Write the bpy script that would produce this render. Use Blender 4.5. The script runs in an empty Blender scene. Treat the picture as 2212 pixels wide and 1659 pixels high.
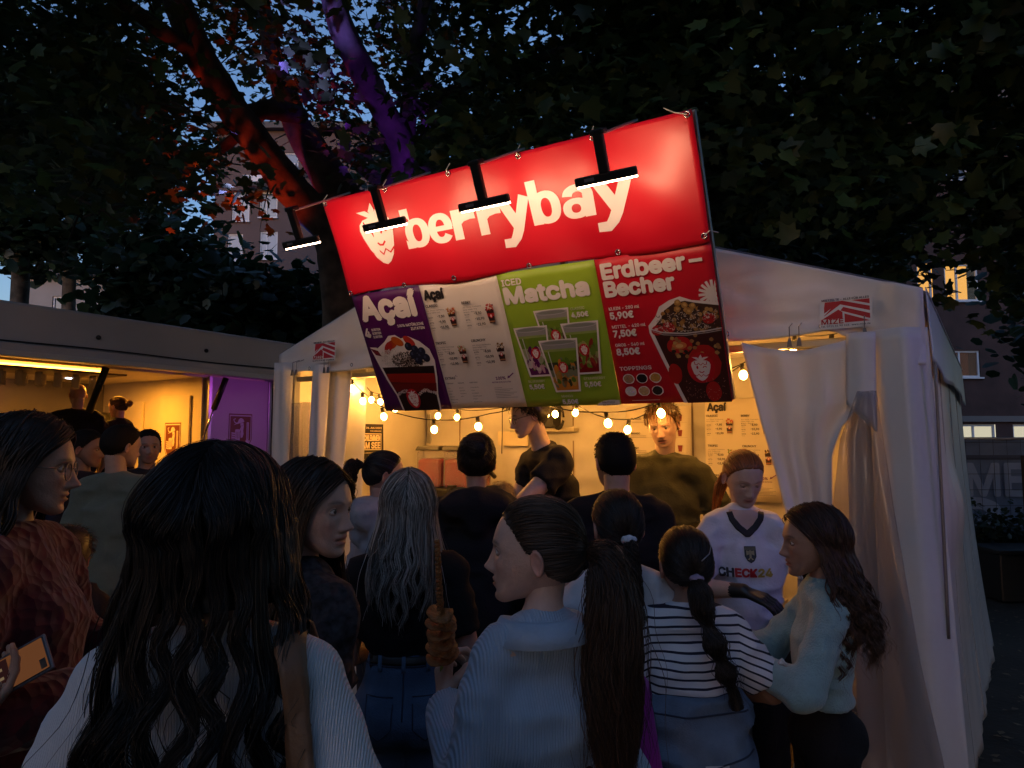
import bpy, math, random
import numpy as np
from mathutils import Vector, Matrix, Euler
R = math.radians
S = bpy.context.scene
COL = S.collection
random.seed(7)
RNG = np.random.default_rng(11)

# ---------------------------------------------------------------- camera
CAM_Z = 1.72
cam_d = bpy.data.cameras.new('camera')
cam_d.sensor_width = 36.0; cam_d.lens = 24.0
cam_d.clip_start = 0.05; cam_d.clip_end = 600
cam = bpy.data.objects.new('camera', cam_d); COL.objects.link(cam)
cam.location = (0, 0, CAM_Z); cam.rotation_euler = (R(90 + 4.67), 0, 0)
S.camera = cam

# ---------------------------------------------------------------- world: late dusk
W = bpy.data.worlds.new('World'); S.world = W; W.use_nodes = True
nt = W.node_tree; nt.nodes.clear()
wo = nt.nodes.new('ShaderNodeOutputWorld'); bg = nt.nodes.new('ShaderNodeBackground')
sk = nt.nodes.new('ShaderNodeTexSky'); sk.sky_type = 'NISHITA'; sk.sun_disc = False
sk.sun_elevation = R(7.0); sk.sun_rotation = R(200); sk.altitude = 200; sk.ozone_density = 4.0
sk.air_density = 1.2; sk.dust_density = 1.5
bg.inputs['Strength'].default_value = 0.15
mx = nt.nodes.new('ShaderNodeMix'); mx.data_type = 'RGBA'; mx.blend_type = 'MULTIPLY'
mx.inputs[0].default_value = 1.0; mx.inputs[7].default_value = (2.2, 1.75, 1.8, 1)   # lilac veil of dusk cloud
nt.links.new(sk.outputs[0], mx.inputs[6]); nt.links.new(mx.outputs[2], bg.inputs[0]); nt.links.new(bg.outputs[0], wo.inputs[0])

sun_d = bpy.data.lights.new('sun', 'SUN'); sun_d.energy = 0.75; sun_d.angle = R(60); sun_d.color = (0.30, 0.55, 1.0)
sun = bpy.data.objects.new('sun', sun_d); COL.objects.link(sun)
sun.rotation_euler = (R(55), 0, R(-20)); sun.location = (0, -10, 20)

S.view_settings.view_transform = 'Standard'; S.view_settings.look = 'None'
S.view_settings.gamma = 1.0; S.view_settings.use_curve_mapping = False
S.view_settings.exposure = 0.0
S.render.engine = 'CYCLES'
S.cycles.use_denoising = True
S.cycles.max_bounces = 7; S.cycles.diffuse_bounces = 3; S.cycles.glossy_bounces = 3
S.cycles.transmission_bounces = 6; S.cycles.transparent_max_bounces = 10
S.cycles.sample_clamp_indirect = 4.0; S.cycles.caustics_reflective = False; S.cycles.caustics_refractive = False

# ---------------------------------------------------------------- helpers
F_PX = 1475.0
PITCH = R(4.67)
def at(px, D, z=0.0):
    """Ground position whose sight line has this bearing at depth D (metres ahead)."""
    return Vector((D * (px - 1106.0) / (F_PX * 1.0), D, z))
def ray(px, py):
    x = (px - 1106.0) / F_PX; y = (829.5 - py) / F_PX
    return Vector((x, math.cos(PITCH) - y * math.sin(PITCH), y * math.cos(PITCH) + math.sin(PITCH)))
def at_h(px, py, D):
    r = ray(px, py); k = D / r.y
    return Vector((r.x * k, D, CAM_Z + r.z * k))

def tag(o, label=None, cat=None, group=None, kind=None):
    if label: o['label'] = label
    if cat: o['category'] = cat
    if group: o['group'] = group
    if kind: o['kind'] = kind
    return o
def link(name, data, parent=None, loc=None, rot=None):
    o = bpy.data.objects.new(name, data); COL.objects.link(o)
    if parent is not None: o.parent = parent
    if loc is not None: o.location = loc
    if rot is not None: o.rotation_euler = rot
    return o
def empty(name, loc=(0, 0, 0), rz=0.0):
    return link(name, None, None, loc, (0, 0, rz))

def mesh_np(name, V, Fc, mat=None, smooth=True, col=None, mats=None, midx=None, sizes=None):
    """V (n,3); Fc (m,3|4) int array or list of lists."""
    me = bpy.data.meshes.new(name)
    V = np.asarray(V, dtype=np.float32)
    if sizes is None and isinstance(Fc, np.ndarray):
        n = Fc.shape[1]; flat = Fc.astype(np.int32).ravel(); sizes = np.full(len(Fc), n, np.int32)
    elif sizes is None:
        sizes = np.array([len(f) for f in Fc], np.int32); flat = np.array([i for f in Fc for i in f], np.int32)
    else:
        flat = np.asarray(Fc, np.int32)
    me.vertices.add(len(V)); me.vertices.foreach_set('co', V.ravel())
    me.loops.add(len(flat)); me.loops.foreach_set('vertex_index', flat)
    me.polygons.add(len(sizes))
    st = np.concatenate([[0], np.cumsum(sizes)[:-1]]).astype(np.int32)
    me.polygons.foreach_set('loop_start', st)
    me.update(calc_edges=True)
    if smooth: me.polygons.foreach_set('use_smooth', np.ones(len(sizes), bool))
    if col is not None:
        a = me.color_attributes.new('Col', 'FLOAT_COLOR', 'POINT')
        c = np.ones((len(V), 4), np.float32); c[:, :3] = col; a.data.foreach_set('color', c.ravel())
    if mat is not None: me.materials.append(mat)
    if mats is not None:
        for m in mats: me.materials.append(m)
        me.polygons.foreach_set('material_index', np.asarray(midx, np.int32))
    me.validate(clean_customdata=False)
    return me

class MB:
    """collects boxes, tubes, grids; build() links them as ONE mesh object"""
    def __init__(s): s.v = []; s.f = []; s.m = []
    def add(s, V, F, mi=0):
        b = len(s.v); s.v += [tuple(p) for p in V]; s.f += [tuple(i + b for i in f) for f in F]; s.m += [mi] * len(F); return s
    def box(s, c, d, rot=None, mi=0, taper=1.0):
        c = Vector(c); M = rot if rot is not None else Matrix.Identity(3)
        P = []
        for z in (-1, 1):
            k = taper if z > 0 else 1.0
            for y in (-1, 1):
                for x in (-1, 1): P.append(c + M @ Vector((x * d[0] / 2 * k, y * d[1] / 2 * k, z * d[2] / 2)))
        return s.add(P, [(0, 2, 3, 1), (4, 5, 7, 6), (0, 1, 5, 4), (2, 6, 7, 3), (0, 4, 6, 2), (1, 3, 7, 5)], mi)
    def bar(s, a, b, w, h=None, upv=(0, 0, 1), mi=0):
        a = Vector(a); b = Vector(b); h = h or w; t = (b - a); L = t.length; t.normalize()
        x = t.cross(Vector(upv));
        if x.length < 1e-4: x = t.cross(Vector((1, 0, 0)))
        x.normalize(); z = x.cross(t)
        M = Matrix((x, t, z)).transposed()
        return s.box((a + b) / 2, (w, L, h), M, mi)
    def tube(s, pts, r, n=8, mi=0, cap=True):
        pts = [Vector(p) for p in pts]; rr = r if isinstance(r, (list, tuple)) else [r] * len(pts)
        V = []; F = []; ref = Vector((0, 0, 1))
        t0 = (pts[1] - pts[0]).normalized()
        if abs(t0.dot(ref)) > .9: ref = Vector((1, 0, 0))
        x = t0.cross(ref).normalized()
        for i, p in enumerate(pts):
            t = (pts[min(i + 1, len(pts) - 1)] - pts[max(i - 1, 0)]).normalized()
            x = (x - t * x.dot(t)).normalized(); y = t.cross(x)
            for k in range(n):
                a = 2 * math.pi * k / n; V.append(p + (x * math.cos(a) + y * math.sin(a)) * rr[i])
        for i in range(len(pts) - 1):
            for k in range(n):
                k2 = (k + 1) % n; F.append((i * n + k, i * n + k2, (i + 1) * n + k2, (i + 1) * n + k))
        if cap: F.append(tuple(range(n))[::-1]); F.append(tuple((len(pts) - 1) * n + k for k in range(n)))
        return s.add(V, F, mi)
    def ball(s, c, r, n=12, m=8, mi=0, sc=(1, 1, 1)):
        c = Vector(c); V = [c + Vector((0, 0, r * sc[2]))]
        for i in range(1, m):
            a = math.pi * i / m
            for k in range(n):
                b = 2 * math.pi * k / n
                V.append(c + Vector((r * sc[0] * math.sin(a) * math.cos(b), r * sc[1] * math.sin(a) * math.sin(b), r * sc[2] * math.cos(a))))
        V.append(c - Vector((0, 0, r * sc[2]))); F = []
        for k in range(n): F.append((0, 1 + k, 1 + (k + 1) % n))
        for i in range(m - 2):
            for k in range(n):
                a = 1 + i * n + k; b = 1 + i * n + (k + 1) % n; F.append((a, a + n, b + n, b))
        e = len(V) - 1
        for k in range(n): F.append((e, 1 + (m - 2) * n + (k + 1) % n, 1 + (m - 2) * n + k))
        return s.add(V, F, mi)
    def grid(s, P, mi=0):
        """P: 2D list of points"""
        h = len(P); w = len(P[0]); V = [p for row in P for p in row]
        F = [(i * w + j, i * w + j + 1, (i + 1) * w + j + 1, (i + 1) * w + j) for i in range(h - 1) for j in range(w - 1)]
        return s.add(V, F, mi)
    def build(s, name, mat, parent=None, smooth=False, bevel=0, solid=0, loc=None, rot=None):
        me = bpy.data.meshes.new(name); me.from_pydata(s.v, [], s.f)
        mats = mat if isinstance(mat, (list, tuple)) else [mat]
        for m in mats: me.materials.append(m)
        me.polygons.foreach_set('material_index', s.m)
        if smooth: me.polygons.foreach_set('use_smooth', [True] * len(s.f))
        me.update()
        o = link(name, me, parent, loc, rot)
        if solid:
            md = o.modifiers.new('solid', 'SOLIDIFY'); md.thickness = solid; md.offset = 0
        if bevel:
            md = o.modifiers.new('bevel', 'BEVEL'); md.width = bevel; md.segments = 2; md.limit_method = 'ANGLE'
        return o

# ---------------------------------------------------------------- materials
def mat(name, rgb=(.5, .5, .5), rough=.6, metal=0.0, spec=.5, noise=None, bump=None, attr=False, trans=0.0, emit=None,
        sheen=0.0, sss=0.0, coat=0.0, alpha=None, var=0.0):
    """noise=(scale, amount): base colour varied; bump=(scale, strength[, kind])"""
    m = bpy.data.materials.new(name); m.use_nodes = True; t = m.node_tree; N = t.nodes; L = t.links
    p = N['Principled BSDF']; out = N['Material Output']
    p.inputs['Base Color'].default_value = (*rgb, 1); p.inputs['Roughness'].default_value = rough
    p.inputs['Metallic'].default_value = metal; p.inputs['Specular IOR Level'].default_value = spec
    if sheen: p.inputs['Sheen Weight'].default_value = sheen
    if coat: p.inputs['Coat Weight'].default_value = coat; p.inputs['Coat Roughness'].default_value = .15
    if sss:
        p.inputs['Subsurface Weight'].default_value = sss; p.inputs['Subsurface Radius'].default_value = (.012, .005, .003)
        p.inputs['Subsurface Scale'].default_value = 1.0
    tc = N.new('ShaderNodeTexCoord')
    src = None
    if attr:
        a = N.new('ShaderNodeAttribute'); a.attribute_name = 'Col'; src = a.outputs['Color']
    if noise:
        n = N.new('ShaderNodeTexNoise'); n.inputs['Scale'].default_value = noise[0]; n.inputs['Detail'].default_value = 5
        L.new(tc.outputs['Object'], n.inputs['Vector'])
        mr = N.new('ShaderNodeMapRange'); mr.inputs[1].default_value = .3; mr.inputs[2].default_value = .7
        mr.inputs[3].default_value = 1 - noise[1]; mr.inputs[4].default_value = 1 + noise[1] * .6
        L.new(n.outputs['Fac'], mr.inputs[0])
        k = N.new('ShaderNodeMix'); k.data_type = 'RGBA'; k.blend_type = 'MULTIPLY'; k.inputs[0].default_value = 1
        if src is not None: L.new(src, k.inputs[6])
        else: k.inputs[6].default_value = (*rgb, 1)
        L.new(mr.outputs[0], k.inputs[7]); src = k.outputs[2]
    if src is not None: L.new(src, p.inputs['Base Color'])
    if bump:
        b = N.new('ShaderNodeBump'); b.inputs['Strength'].default_value = bump[1]; b.inputs['Distance'].default_value = .01
        kind = bump[2] if len(bump) > 2 else 'noise'
        if kind == 'noise':
            n = N.new('ShaderNodeTexNoise'); n.inputs['Scale'].default_value = bump[0]; n.inputs['Detail'].default_value = 6
            L.new(tc.outputs['Object'], n.inputs['Vector']); L.new(n.outputs['Fac'], b.inputs['Height'])
        elif kind == 'rib':
            w = N.new('ShaderNodeTexWave'); w.bands_direction = 'X'; w.inputs['Scale'].default_value = bump[0]; w.inputs['Distortion'].default_value = .6
            w.inputs['Detail Scale'].default_value = .6
            L.new(tc.outputs['Object'], w.inputs['Vector']); L.new(w.outputs['Fac'], b.inputs['Height'])
        elif kind == 'knit':
            w = N.new('ShaderNodeTexVoronoi'); w.inputs['Scale'].default_value = bump[0]
            L.new(tc.outputs['Object'], w.inputs['Vector']); L.new(w.outputs['Distance'], b.inputs['Height'])
        L.new(b.outputs['Normal'], p.inputs['Normal'])
    if emit:
        p.inputs['Emission Color'].default_value = (*emit[0], 1); p.inputs['Emission Strength'].default_value = emit[1]
    if alpha is not None: p.inputs['Alpha'].default_value = alpha
    if trans:
        tr = N.new('ShaderNodeBsdfTranslucent'); tr.inputs['Color'].default_value = (*rgb, 1)
        if src is not None: L.new(src, tr.inputs['Color'])
        ms = N.new('ShaderNodeMixShader'); ms.inputs[0].default_value = trans
        L.new(p.outputs[0], ms.inputs[1]); L.new(tr.outputs[0], ms.inputs[2]); L.new(ms.outputs[0], out.inputs[0])
    return m
def emission(name, rgb, strength):
    m = bpy.data.materials.new(name); m.use_nodes = True; t = m.node_tree; t.nodes.clear()
    e = t.nodes.new('ShaderNodeEmission'); e.inputs[0].default_value = (*rgb, 1); e.inputs[1].default_value = strength
    o = t.nodes.new('ShaderNodeOutputMaterial'); t.links.new(e.outputs[0], o.inputs[0]); return m
# ================================================================ smooth implicit bodies
LAT = RNG.random((24, 24, 24)).astype(np.float32)
def vnoise(P, sc):
    """cheap value noise, P (...,3), sc scalar or 3-vector; returns about -1..1"""
    q = P * np.asarray(sc, np.float32); i = np.floor(q).astype(int); f = q - i; f = f * f * (3 - 2 * f); r = 0
    for a in (0, 1):
        for b in (0, 1):
            for c in (0, 1):
                w = (f[..., 0] if a else 1 - f[..., 0]) * (f[..., 1] if b else 1 - f[..., 1]) * (f[..., 2] if c else 1 - f[..., 2])
                r = r + w * LAT[(i[..., 0] + a) % 24, (i[..., 1] + b) % 24, (i[..., 2] + c) % 24]
    return r * 2 - 1
def cap(a, b, ra, rb, sy=1.0, k=.03, cut=False):
    return dict(t='cap', a=np.array(a, float), b=np.array(b, float), ra=ra, rb=rb, sy=sy, k=k, cut=cut)
def ell(c, r, k=.03): return dict(t='ell', c=np.array(c, float), r=np.array(r, float), k=k)
def sdf_mesh(prims, h, infl=0.0, noise=None, zmin=None, zmax=None):
    lo = np.array([9., 9., 9.]); hi = -lo
    for p in prims:
        if p['t'] == 'cap':
            m = max(p['ra'], p['rb']) + infl; e = np.array([m, m * max(p['sy'], .3), m])
            lo = np.minimum(lo, np.minimum(p['a'], p['b']) - e); hi = np.maximum(hi, np.maximum(p['a'], p['b']) + e)
        else:
            lo = np.minimum(lo, p['c'] - p['r'] - infl); hi = np.maximum(hi, p['c'] + p['r'] + infl)
    lo -= 3 * h; hi += 3 * h
    if zmin is not None: lo[2] = max(lo[2], zmin - 3 * h)
    if zmax is not None: hi[2] = min(hi[2], zmax + 3 * h)
    n = np.ceil((hi - lo) / h).astype(int) + 1
    F = np.full(n, 1.0, np.float32)
    ax = [lo[i] + h * np.arange(n[i]) for i in range(3)]
    for p in prims:
        k = p['k']; pad = k + infl + 2 * h + .02
        if p['t'] == 'cap':
            m = max(p['ra'], p['rb']) + pad; plo = np.minimum(p['a'], p['b']) - m; phi = np.maximum(p['a'], p['b']) + m
        else: plo = p['c'] - p['r'] - pad; phi = p['c'] + p['r'] + pad
        i0 = np.clip(np.floor((plo - lo) / h).astype(int), 0, n); i1 = np.clip(np.ceil((phi - lo) / h).astype(int) + 1, 0, n)
        if np.any(i1 <= i0): continue
        sl = tuple(slice(i0[j], i1[j]) for j in range(3))
        X, Y, Z = np.meshgrid(ax[0][sl[0]], ax[1][sl[1]], ax[2][sl[2]], indexing='ij')
        if p['t'] == 'cap':
            a, b, sy = p['a'], p['b'], p['sy']
            d = b - a; dd = d.dot(d) + 1e-9
            t = np.clip(((X - a[0]) * d[0] + (Y - a[1]) * d[1] + (Z - a[2]) * d[2]) / dd, 0, 1)
            rx = X - a[0] - t * d[0]; ry = (Y - a[1] - t * d[1]) / sy; rz = Z - a[2] - t * d[2]
            D = np.sqrt(rx * rx + ry * ry + rz * rz) - (p['ra'] + (p['rb'] - p['ra']) * t)
            if sy != 1.0: D = D * (sy * .5 + .5)
            if p['cut']:
                L = math.sqrt(dd); D = np.maximum(D, ((X - b[0]) * d[0] + (Y - b[1]) * d[1] + (Z - b[2]) * d[2]) / L - infl * 0)
        else:
            c, r = p['c'], p['r']
            q = np.sqrt(((X - c[0]) / r[0]) ** 2 + ((Y - c[1]) / r[1]) ** 2 + ((Z - c[2]) / r[2]) ** 2)
            q2 = np.sqrt(((X - c[0]) / r[0] ** 2) ** 2 + ((Y - c[1]) / r[1] ** 2) ** 2 + ((Z - c[2]) / r[2] ** 2) ** 2) + 1e-6
            D = q * (q - 1) / q2
        D = D - infl
        A = F[sl]; hh = np.maximum(k - np.abs(A - D), 0) / k
        F[sl] = np.minimum(A, D) - hh * hh * k * .25
    P = None
    if noise or zmin is not None or zmax is not None:
        X, Y, Z = np.meshgrid(*ax, indexing='ij')
        if noise:
            band = np.abs(F) < .04
            P = np.stack([X[band], Y[band], Z[band]], -1); v = F[band]
            for (sc, amp, off) in noise:
                nv = vnoise(P + off, sc)
                v = v + (amp * nv if amp > 0 else -amp * (np.abs(nv) * 1.6 - .4))
            F[band] = v
        if zmin is not None: F = np.maximum(F, zmin - Z)
        if zmax is not None: F = np.maximum(F, Z - zmax)
    return surf_nets(F, lo, h)
def surf_nets(F, lo, h):
    F = F.astype(np.float32); s = F < 0
    for a in range(3):  # guard: nothing solid on the border
        sl = [slice(None)] * 3; sl[a] = 0; s[tuple(sl)] = False; F[tuple(sl)] = np.abs(F[tuple(sl)]) + 1e-4
        sl[a] = -1; s[tuple(sl)] = False; F[tuple(sl)] = np.abs(F[tuple(sl)]) + 1e-4
    n = np.array(F.shape); c = [s[i:n[0] - 1 + i, j:n[1] - 1 + j, k:n[2] - 1 + k] for i in (0, 1) for j in (0, 1) for k in (0, 1)]
    tot = sum(x.astype(np.int8) for x in c); act = (tot > 0) & (tot < 8)
    idx = np.full(act.shape, -1, np.int64); I = np.argwhere(act); idx[act] = np.arange(len(I))
    offs = [(i, j, k) for i in (0, 1) for j in (0, 1) for k in (0, 1)]
    val = np.stack([F[I[:, 0] + o[0], I[:, 1] + o[1], I[:, 2] + o[2]] for o in offs], 1)
    acc = np.zeros((len(I), 3)); cnt = np.zeros(len(I))
    for a in range(8):
        for b in range(a + 1, 8):
            oa, ob = np.array(offs[a]), np.array(offs[b])
            if np.abs(oa - ob).sum() != 1: continue
            va, vb = val[:, a], val[:, b]; m = (va < 0) != (vb < 0)
            t = np.where(m, va / np.where(m, va - vb, 1), 0)
            acc += np.where(m[:, None], oa + t[:, None] * (ob - oa), 0); cnt += m
    V = lo + h * (I + acc / cnt[:, None]); Q = []
    for a in range(3):
        b, d = (a + 1) % 3, (a + 2) % 3
        sa = [slice(None)] * 3; sb = [slice(None)] * 3; sa[a] = slice(0, -1); sb[a] = slice(1, None)
        A = s[tuple(sa)]; B = s[tuple(sb)]; ch = A != B
        e = np.argwhere(ch); fl = A[ch]
        ok = (e[:, b] > 0) & (e[:, d] > 0) & (e[:, b] < n[b] - 1) & (e[:, d] < n[d] - 1); e = e[ok]; fl = fl[ok]
        def g(db, dd_):
            q = e.copy(); q[:, b] -= db; q[:, d] -= dd_; return idx[q[:, 0], q[:, 1], q[:, 2]]
        q = np.stack([g(1, 1), g(0, 1), g(0, 0), g(1, 0)], 1)
        q[~fl] = q[~fl][:, ::-1]; Q.append(q)
    Q = np.concatenate(Q)
    return V, Q[(Q >= 0).all(1)]
def join_geo(parts):
    """[(V, quads, colour (3,) or (n,3)), ...] -> V, F, col"""
    V = []; Fs = []; C = []; b = 0
    for v, f, c in parts:
        V.append(v); Fs.append(f + b); b += len(v); C.append(np.broadcast_to(np.asarray(c, float), (len(v), 3)))
    return np.concatenate(V), np.concatenate(Fs), np.concatenate(C)

# ---------------------------------------------------------------- head
def _per(al, tab):
    t = sorted(tab); A = np.array([p[0] for p in t]); Rr = np.array([p[1] for p in t])
    A = np.concatenate([A - 360, A, A + 360]); Rr = np.concatenate([Rr, Rr, Rr])
    g = np.arange(-360, 721, 2.0); v = np.interp(g, A, Rr); ker = np.array([1, 2, 3, 2, 1.]) / 9
    v = np.convolve(v, ker, 'same'); return np.interp(al, g, v)
RTAB = [(95, .118), (67, .117), (43, .111), (25.6, .104), (11.5, .0995), (2, .0935), (-12.5, .0925), (-26, .100), (-33.7, .109), (-42, .116),
        (-48.3, .132), (-57, .131), (-68, .108), (-90, .085), (-118, .084), (-144, .087), (-177, .100), (161, .107), (136.7, .116), (115, .119)]
def gz(x, c, s): return np.exp(-((x - c) / s) ** 2)
def head_geo(skin, lip=(.42, .16, .13), brow=(.05, .03, .02), hi=False, male=False, child=False, nose=1.0, lid=0.0, mouth_open=0.0, stubble=0.0, iris=(.07,.04,.025)):
    nl, nm = (112, 88) if hi else (64, 52)
    th = np.linspace(0, 2 * np.pi, nl, endpoint=False) + .5 * np.pi   # azimuth
    ph = np.linspace(.02, np.pi - .02, nm)
    T, Pp = np.meshgrid(th, ph)
    dx = np.cos(T) * np.sin(Pp); dy = np.sin(T) * np.sin(Pp); dz = np.cos(Pp)
    al = np.degrees(np.arctan2(dz, dy)); rho = np.sqrt(dy * dy + dz * dz)
    Rm = _per(al, RTAB)
    Wt = _per(al, [(90, .078), (45, .074), (15, .073), (-10, .072), (-30, .068), (-50, .060 if not male else .066), (-75, .058 if not male else .064), (-110, .060), (180, .076), (135, .078)])
    w = np.abs(dx) ** 3; Wd = Wt * (1 - w) + .073 * w; p = 2.35
    r = ((np.abs(dx) / Wd) ** p + (rho / Rm) ** p) ** (-1 / p)
    X, Y, Z = r * dx, r * dy, r * dz
    fr = np.clip((dy - .15) / .4, 0, 1); ax = np.abs(X); d = np.zeros_like(X)
    # nose
    hz = np.interp(Z, [-.052, -.046, -.040, -.034, -.02, -.005, .010, .02], [0, .006, .022, .029, .019, .010, .003, 0]) * nose
    sx = np.interp(Z, [-.045, -.03, 0, .02], [.012, .0105, .0075, .008])
    d += hz * np.exp(-(ax / sx) ** 2)
    d += .009 * nose * gz(ax, .0125, .0062) * gz(Z, -.039, .006)
    # lips, chin, sockets, brows, cheeks
    lx = np.clip(1 - (ax / .027) ** 2, 0, 1)
    d += .0068 * lx * gz(Z, -.0575, .0045) + .0075 * np.clip(1 - (ax / .023) ** 2, 0, 1) * gz(Z, -.0700 - mouth_open * .006, .0050)
    d -= (.0055 + .006 * mouth_open) * lx * gz(Z, -.0636 - mouth_open * .002, .0017 + .002 * mouth_open)
    d -= .0035 * gz(ax, 0, .018) * gz(Z, -.081, .005)
    d += .004 * gz(ax, 0, .014) * gz(Z, -.100, .012)
    d -= .0115 * gz(ax, .031, .0145) * gz(Z, .005, .0105)
    d += (.0045 if male else .0025) * gz(ax, .030, .02) * gz(Z, .023, .007)
    d += .004 * gz(ax, .043, .016) * gz(Z, -.022, .015) * 1.0
    d -= .003 * gz(ax, .047, .014) * gz(Z, -.055, .018)
    Y = Y + d * fr
    V = np.stack([X, Y, Z], -1).reshape(-1, 3)
    col = np.tile(np.array(skin, float), (V.shape[0], 1))
    x, y, z = V.T; axx = np.abs(x)
    blush = .35 * gz(axx, .04, .018) * gz(z, -.03, .016) * (y > .03) + .3 * gz(axx, 0, .012) * gz(z, -.036, .010) * (y > .09)
    col = col * (1 - blush[:, None] * np.array([.0, .30, .30]))
    lm = np.clip(1 - (axx / .0245) ** 2, 0, 1) ** .5 * np.clip(1.3 - np.abs((z + .0640 + mouth_open * .003) / (.0105 + .003 * mouth_open)) ** 2, 0, 1) * (y > .07)
    col = col * (1 - lm[:, None]) + np.array(lip) * lm[:, None]
    ml = np.clip(1 - (axx / .026) ** 2, 0, 1) * gz(z, -.0636 - mouth_open * .002, .0016 + .002 * mouth_open) * (y > .07)
    col = col * (1 - .85 * ml[:, None])
    bz = .0235 + .004 * np.clip(1 - ((axx - .032) / .018) ** 2, -1, 1)
    bm = (np.clip(1 - ((axx - .031) / .0205) ** 2, 0, 1) ** .4) * gz(z, bz, .0034) * (y > .04)
    col = col * (1 - .85 * bm[:, None]) + np.array(brow) * .85 * bm[:, None]
    if stubble:
        sm = stubble * np.clip((-.035 - z) / .02, 0, 1) * np.clip((y + .01) / .05, 0, 1)
        col = col * (1 - sm[:, None] * np.array([.45, .5, .5]))
    n1 = np.arange(nm - 1)[:, None] * nl; k = np.arange(nl)[None, :]; k2 = (k + 1) % nl
    Q = np.stack([n1 + k, n1 + nl + k, n1 + nl + k2, n1 + k2], -1).reshape(-1, 4)
    parts = [(V, Q, col)]
    # eyeballs with lids
    na, nb = (28, 20) if hi else (16, 12)
    A, B = np.meshgrid(np.linspace(0, 2 * np.pi, na, endpoint=False), np.linspace(.05, np.pi - .05, nb))
    ex = np.cos(A) * np.sin(B); ey = np.sin(A) * np.sin(B); ez = np.cos(B)
    for sgn in (-1, 1):
        ex0 = np.array([sgn * .0310, .0745 if not child else .0755, .006])
        az = np.degrees(np.arctan2(ex, ey)); el = np.degrees(np.arcsin(np.clip(ez, -1, 1)))
        lim = np.clip(1 - (az / 68.) ** 2, 0, 1) ** .6
        up = (24 - 40 * lid) * lim; dn = -22 * lim - 4
        if lid > .4: dn = -26 * lim
        lidm = (el > up) | (el < dn) | (np.abs(az) > 68)
        edge = ((el > up - 5) & (el <= up + 5) & (np.abs(az) < 66))
        rr = .0122 + np.where(lidm, .0013, 0)
        EV = np.stack([ex * rr, ey * rr, ez * rr], -1).reshape(-1, 3) + ex0
        ec = np.tile(np.array([.62, .60, .57]), (EV.shape[0], 1))
        ga = np.degrees(np.arccos(np.clip(ey * .995 + (-.09) * ez, -1, 1))).reshape(-1)
        ec[ga < 30] = iris; ec[ga < 14] = (.006, .006, .006)
        ec[lidm.reshape(-1)] = np.array(skin) * .86; ec[edge.reshape(-1)] = np.array(brow) * .5
        m1 = np.arange(nb - 1)[:, None] * na; kk = np.arange(na)[None, :]; kk2 = (kk + 1) % na
        parts.append((EV, np.stack([m1 + kk, m1 + na + kk, m1 + na + kk2, m1 + kk2], -1).reshape(-1, 4), ec))
        # ear
        A2, B2 = np.meshgrid(np.linspace(0, 2 * np.pi, 20, endpoint=False), np.linspace(.05, np.pi - .05, 14))
        u_ = np.cos(A2) * np.sin(B2); v_ = np.sin(A2) * np.sin(B2); w_ = np.cos(B2)   # u: outwards
        lobe = 1 - .28 * np.clip(-w_, 0, 1)
        eX = u_ * .009; eY = v_ * .0160 * lobe; eZ = w_ * .0285
        rad = np.sqrt((v_ / 1) ** 2 + (w_) ** 2); dent = (.008 * gz(rad, .35, .38)) * (u_ > 0)
        eX = eX - dent + .003 * gz(rad, .85, .15) * (u_ > 0)
        tl = .35; # flare out at the back
        ox = eX * np.cos(tl) - eY * np.sin(tl); oy = eX * np.sin(tl) + eY * np.cos(tl)
        oy2 = oy - eZ * .18 * -1
        EV = np.stack([sgn * (.0785 + ox), -.010 - .0 + oy2 * 1.0, -.008 + eZ], -1).reshape(-1, 3)
        m1 = np.arange(13)[:, None] * 20; kk = np.arange(20)[None, :]; kk2 = (kk + 1) % 20
        q = np.stack([m1 + kk, m1 + 20 + kk, m1 + 20 + kk2, m1 + kk2], -1).reshape(-1, 4)
        if sgn < 0: q = q[:, ::-1]
        parts.append((EV, q, np.array(skin) * np.array([1.02, .82, .80])))
    return join_geo(parts)

# ---------------------------------------------------------------- hand
def hand_prims(w, d, n, side, curl=.5, s=1.0, thumb=.5, spread=.12):
    """w wrist, d towards the fingers, n palm normal (the way the palm faces), side +1/-1 where the thumb leaves"""
    w = np.array(w, float); d = np.array(d, float); d /= np.linalg.norm(d); n = np.array(n, float); n -= d * n.dot(d); n /= np.linalg.norm(n)
    t = np.cross(d, n) * side; P = []
    k = .008
    for o in (-.55, -.18, .2, .55):
        P.append(cap(w + t * o * .026 * s, w + d * .088 * s + t * o * .062 * s, .013 * s, .0115 * s, 1, .012))
    L = [(.040, .026, .020), (.045, .030, .022), (.042, .027, .021), (.033, .020, .018)]
    for i, o in enumerate((.56, .19, -.19, -.55)):
        p = w + d * .090 * s + t * o * .064 * s
        a = .25 * curl; dirv = d
        for j, l in enumerate(L[i]):
            a += curl * (.75 if j else .45)
            dv = d * math.cos(a) + n * math.sin(a) + t * o * spread
            q = p + dv * l * s; P.append(cap(p, q, (.0093 - .0008 * j) * s, (.0087 - .0011 * j) * s, 1, .004)); p = q
    p = w + d * .022 * s + t * .022 * s + n * .006 * s
    for j, l in enumerate((.042, .032, .027)):
        dv = d * (.62 + .15 * j) + t * (.78 - thumb * .55 * j) + n * (.25 + thumb * .45 * j); dv /= np.linalg.norm(dv)
        q = p + dv * l * s; P.append(cap(p, q, (.0135 - .002 * j) * s, (.0115 - .0018 * j) * s, 1, .006)); p = q
    return P
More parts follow.
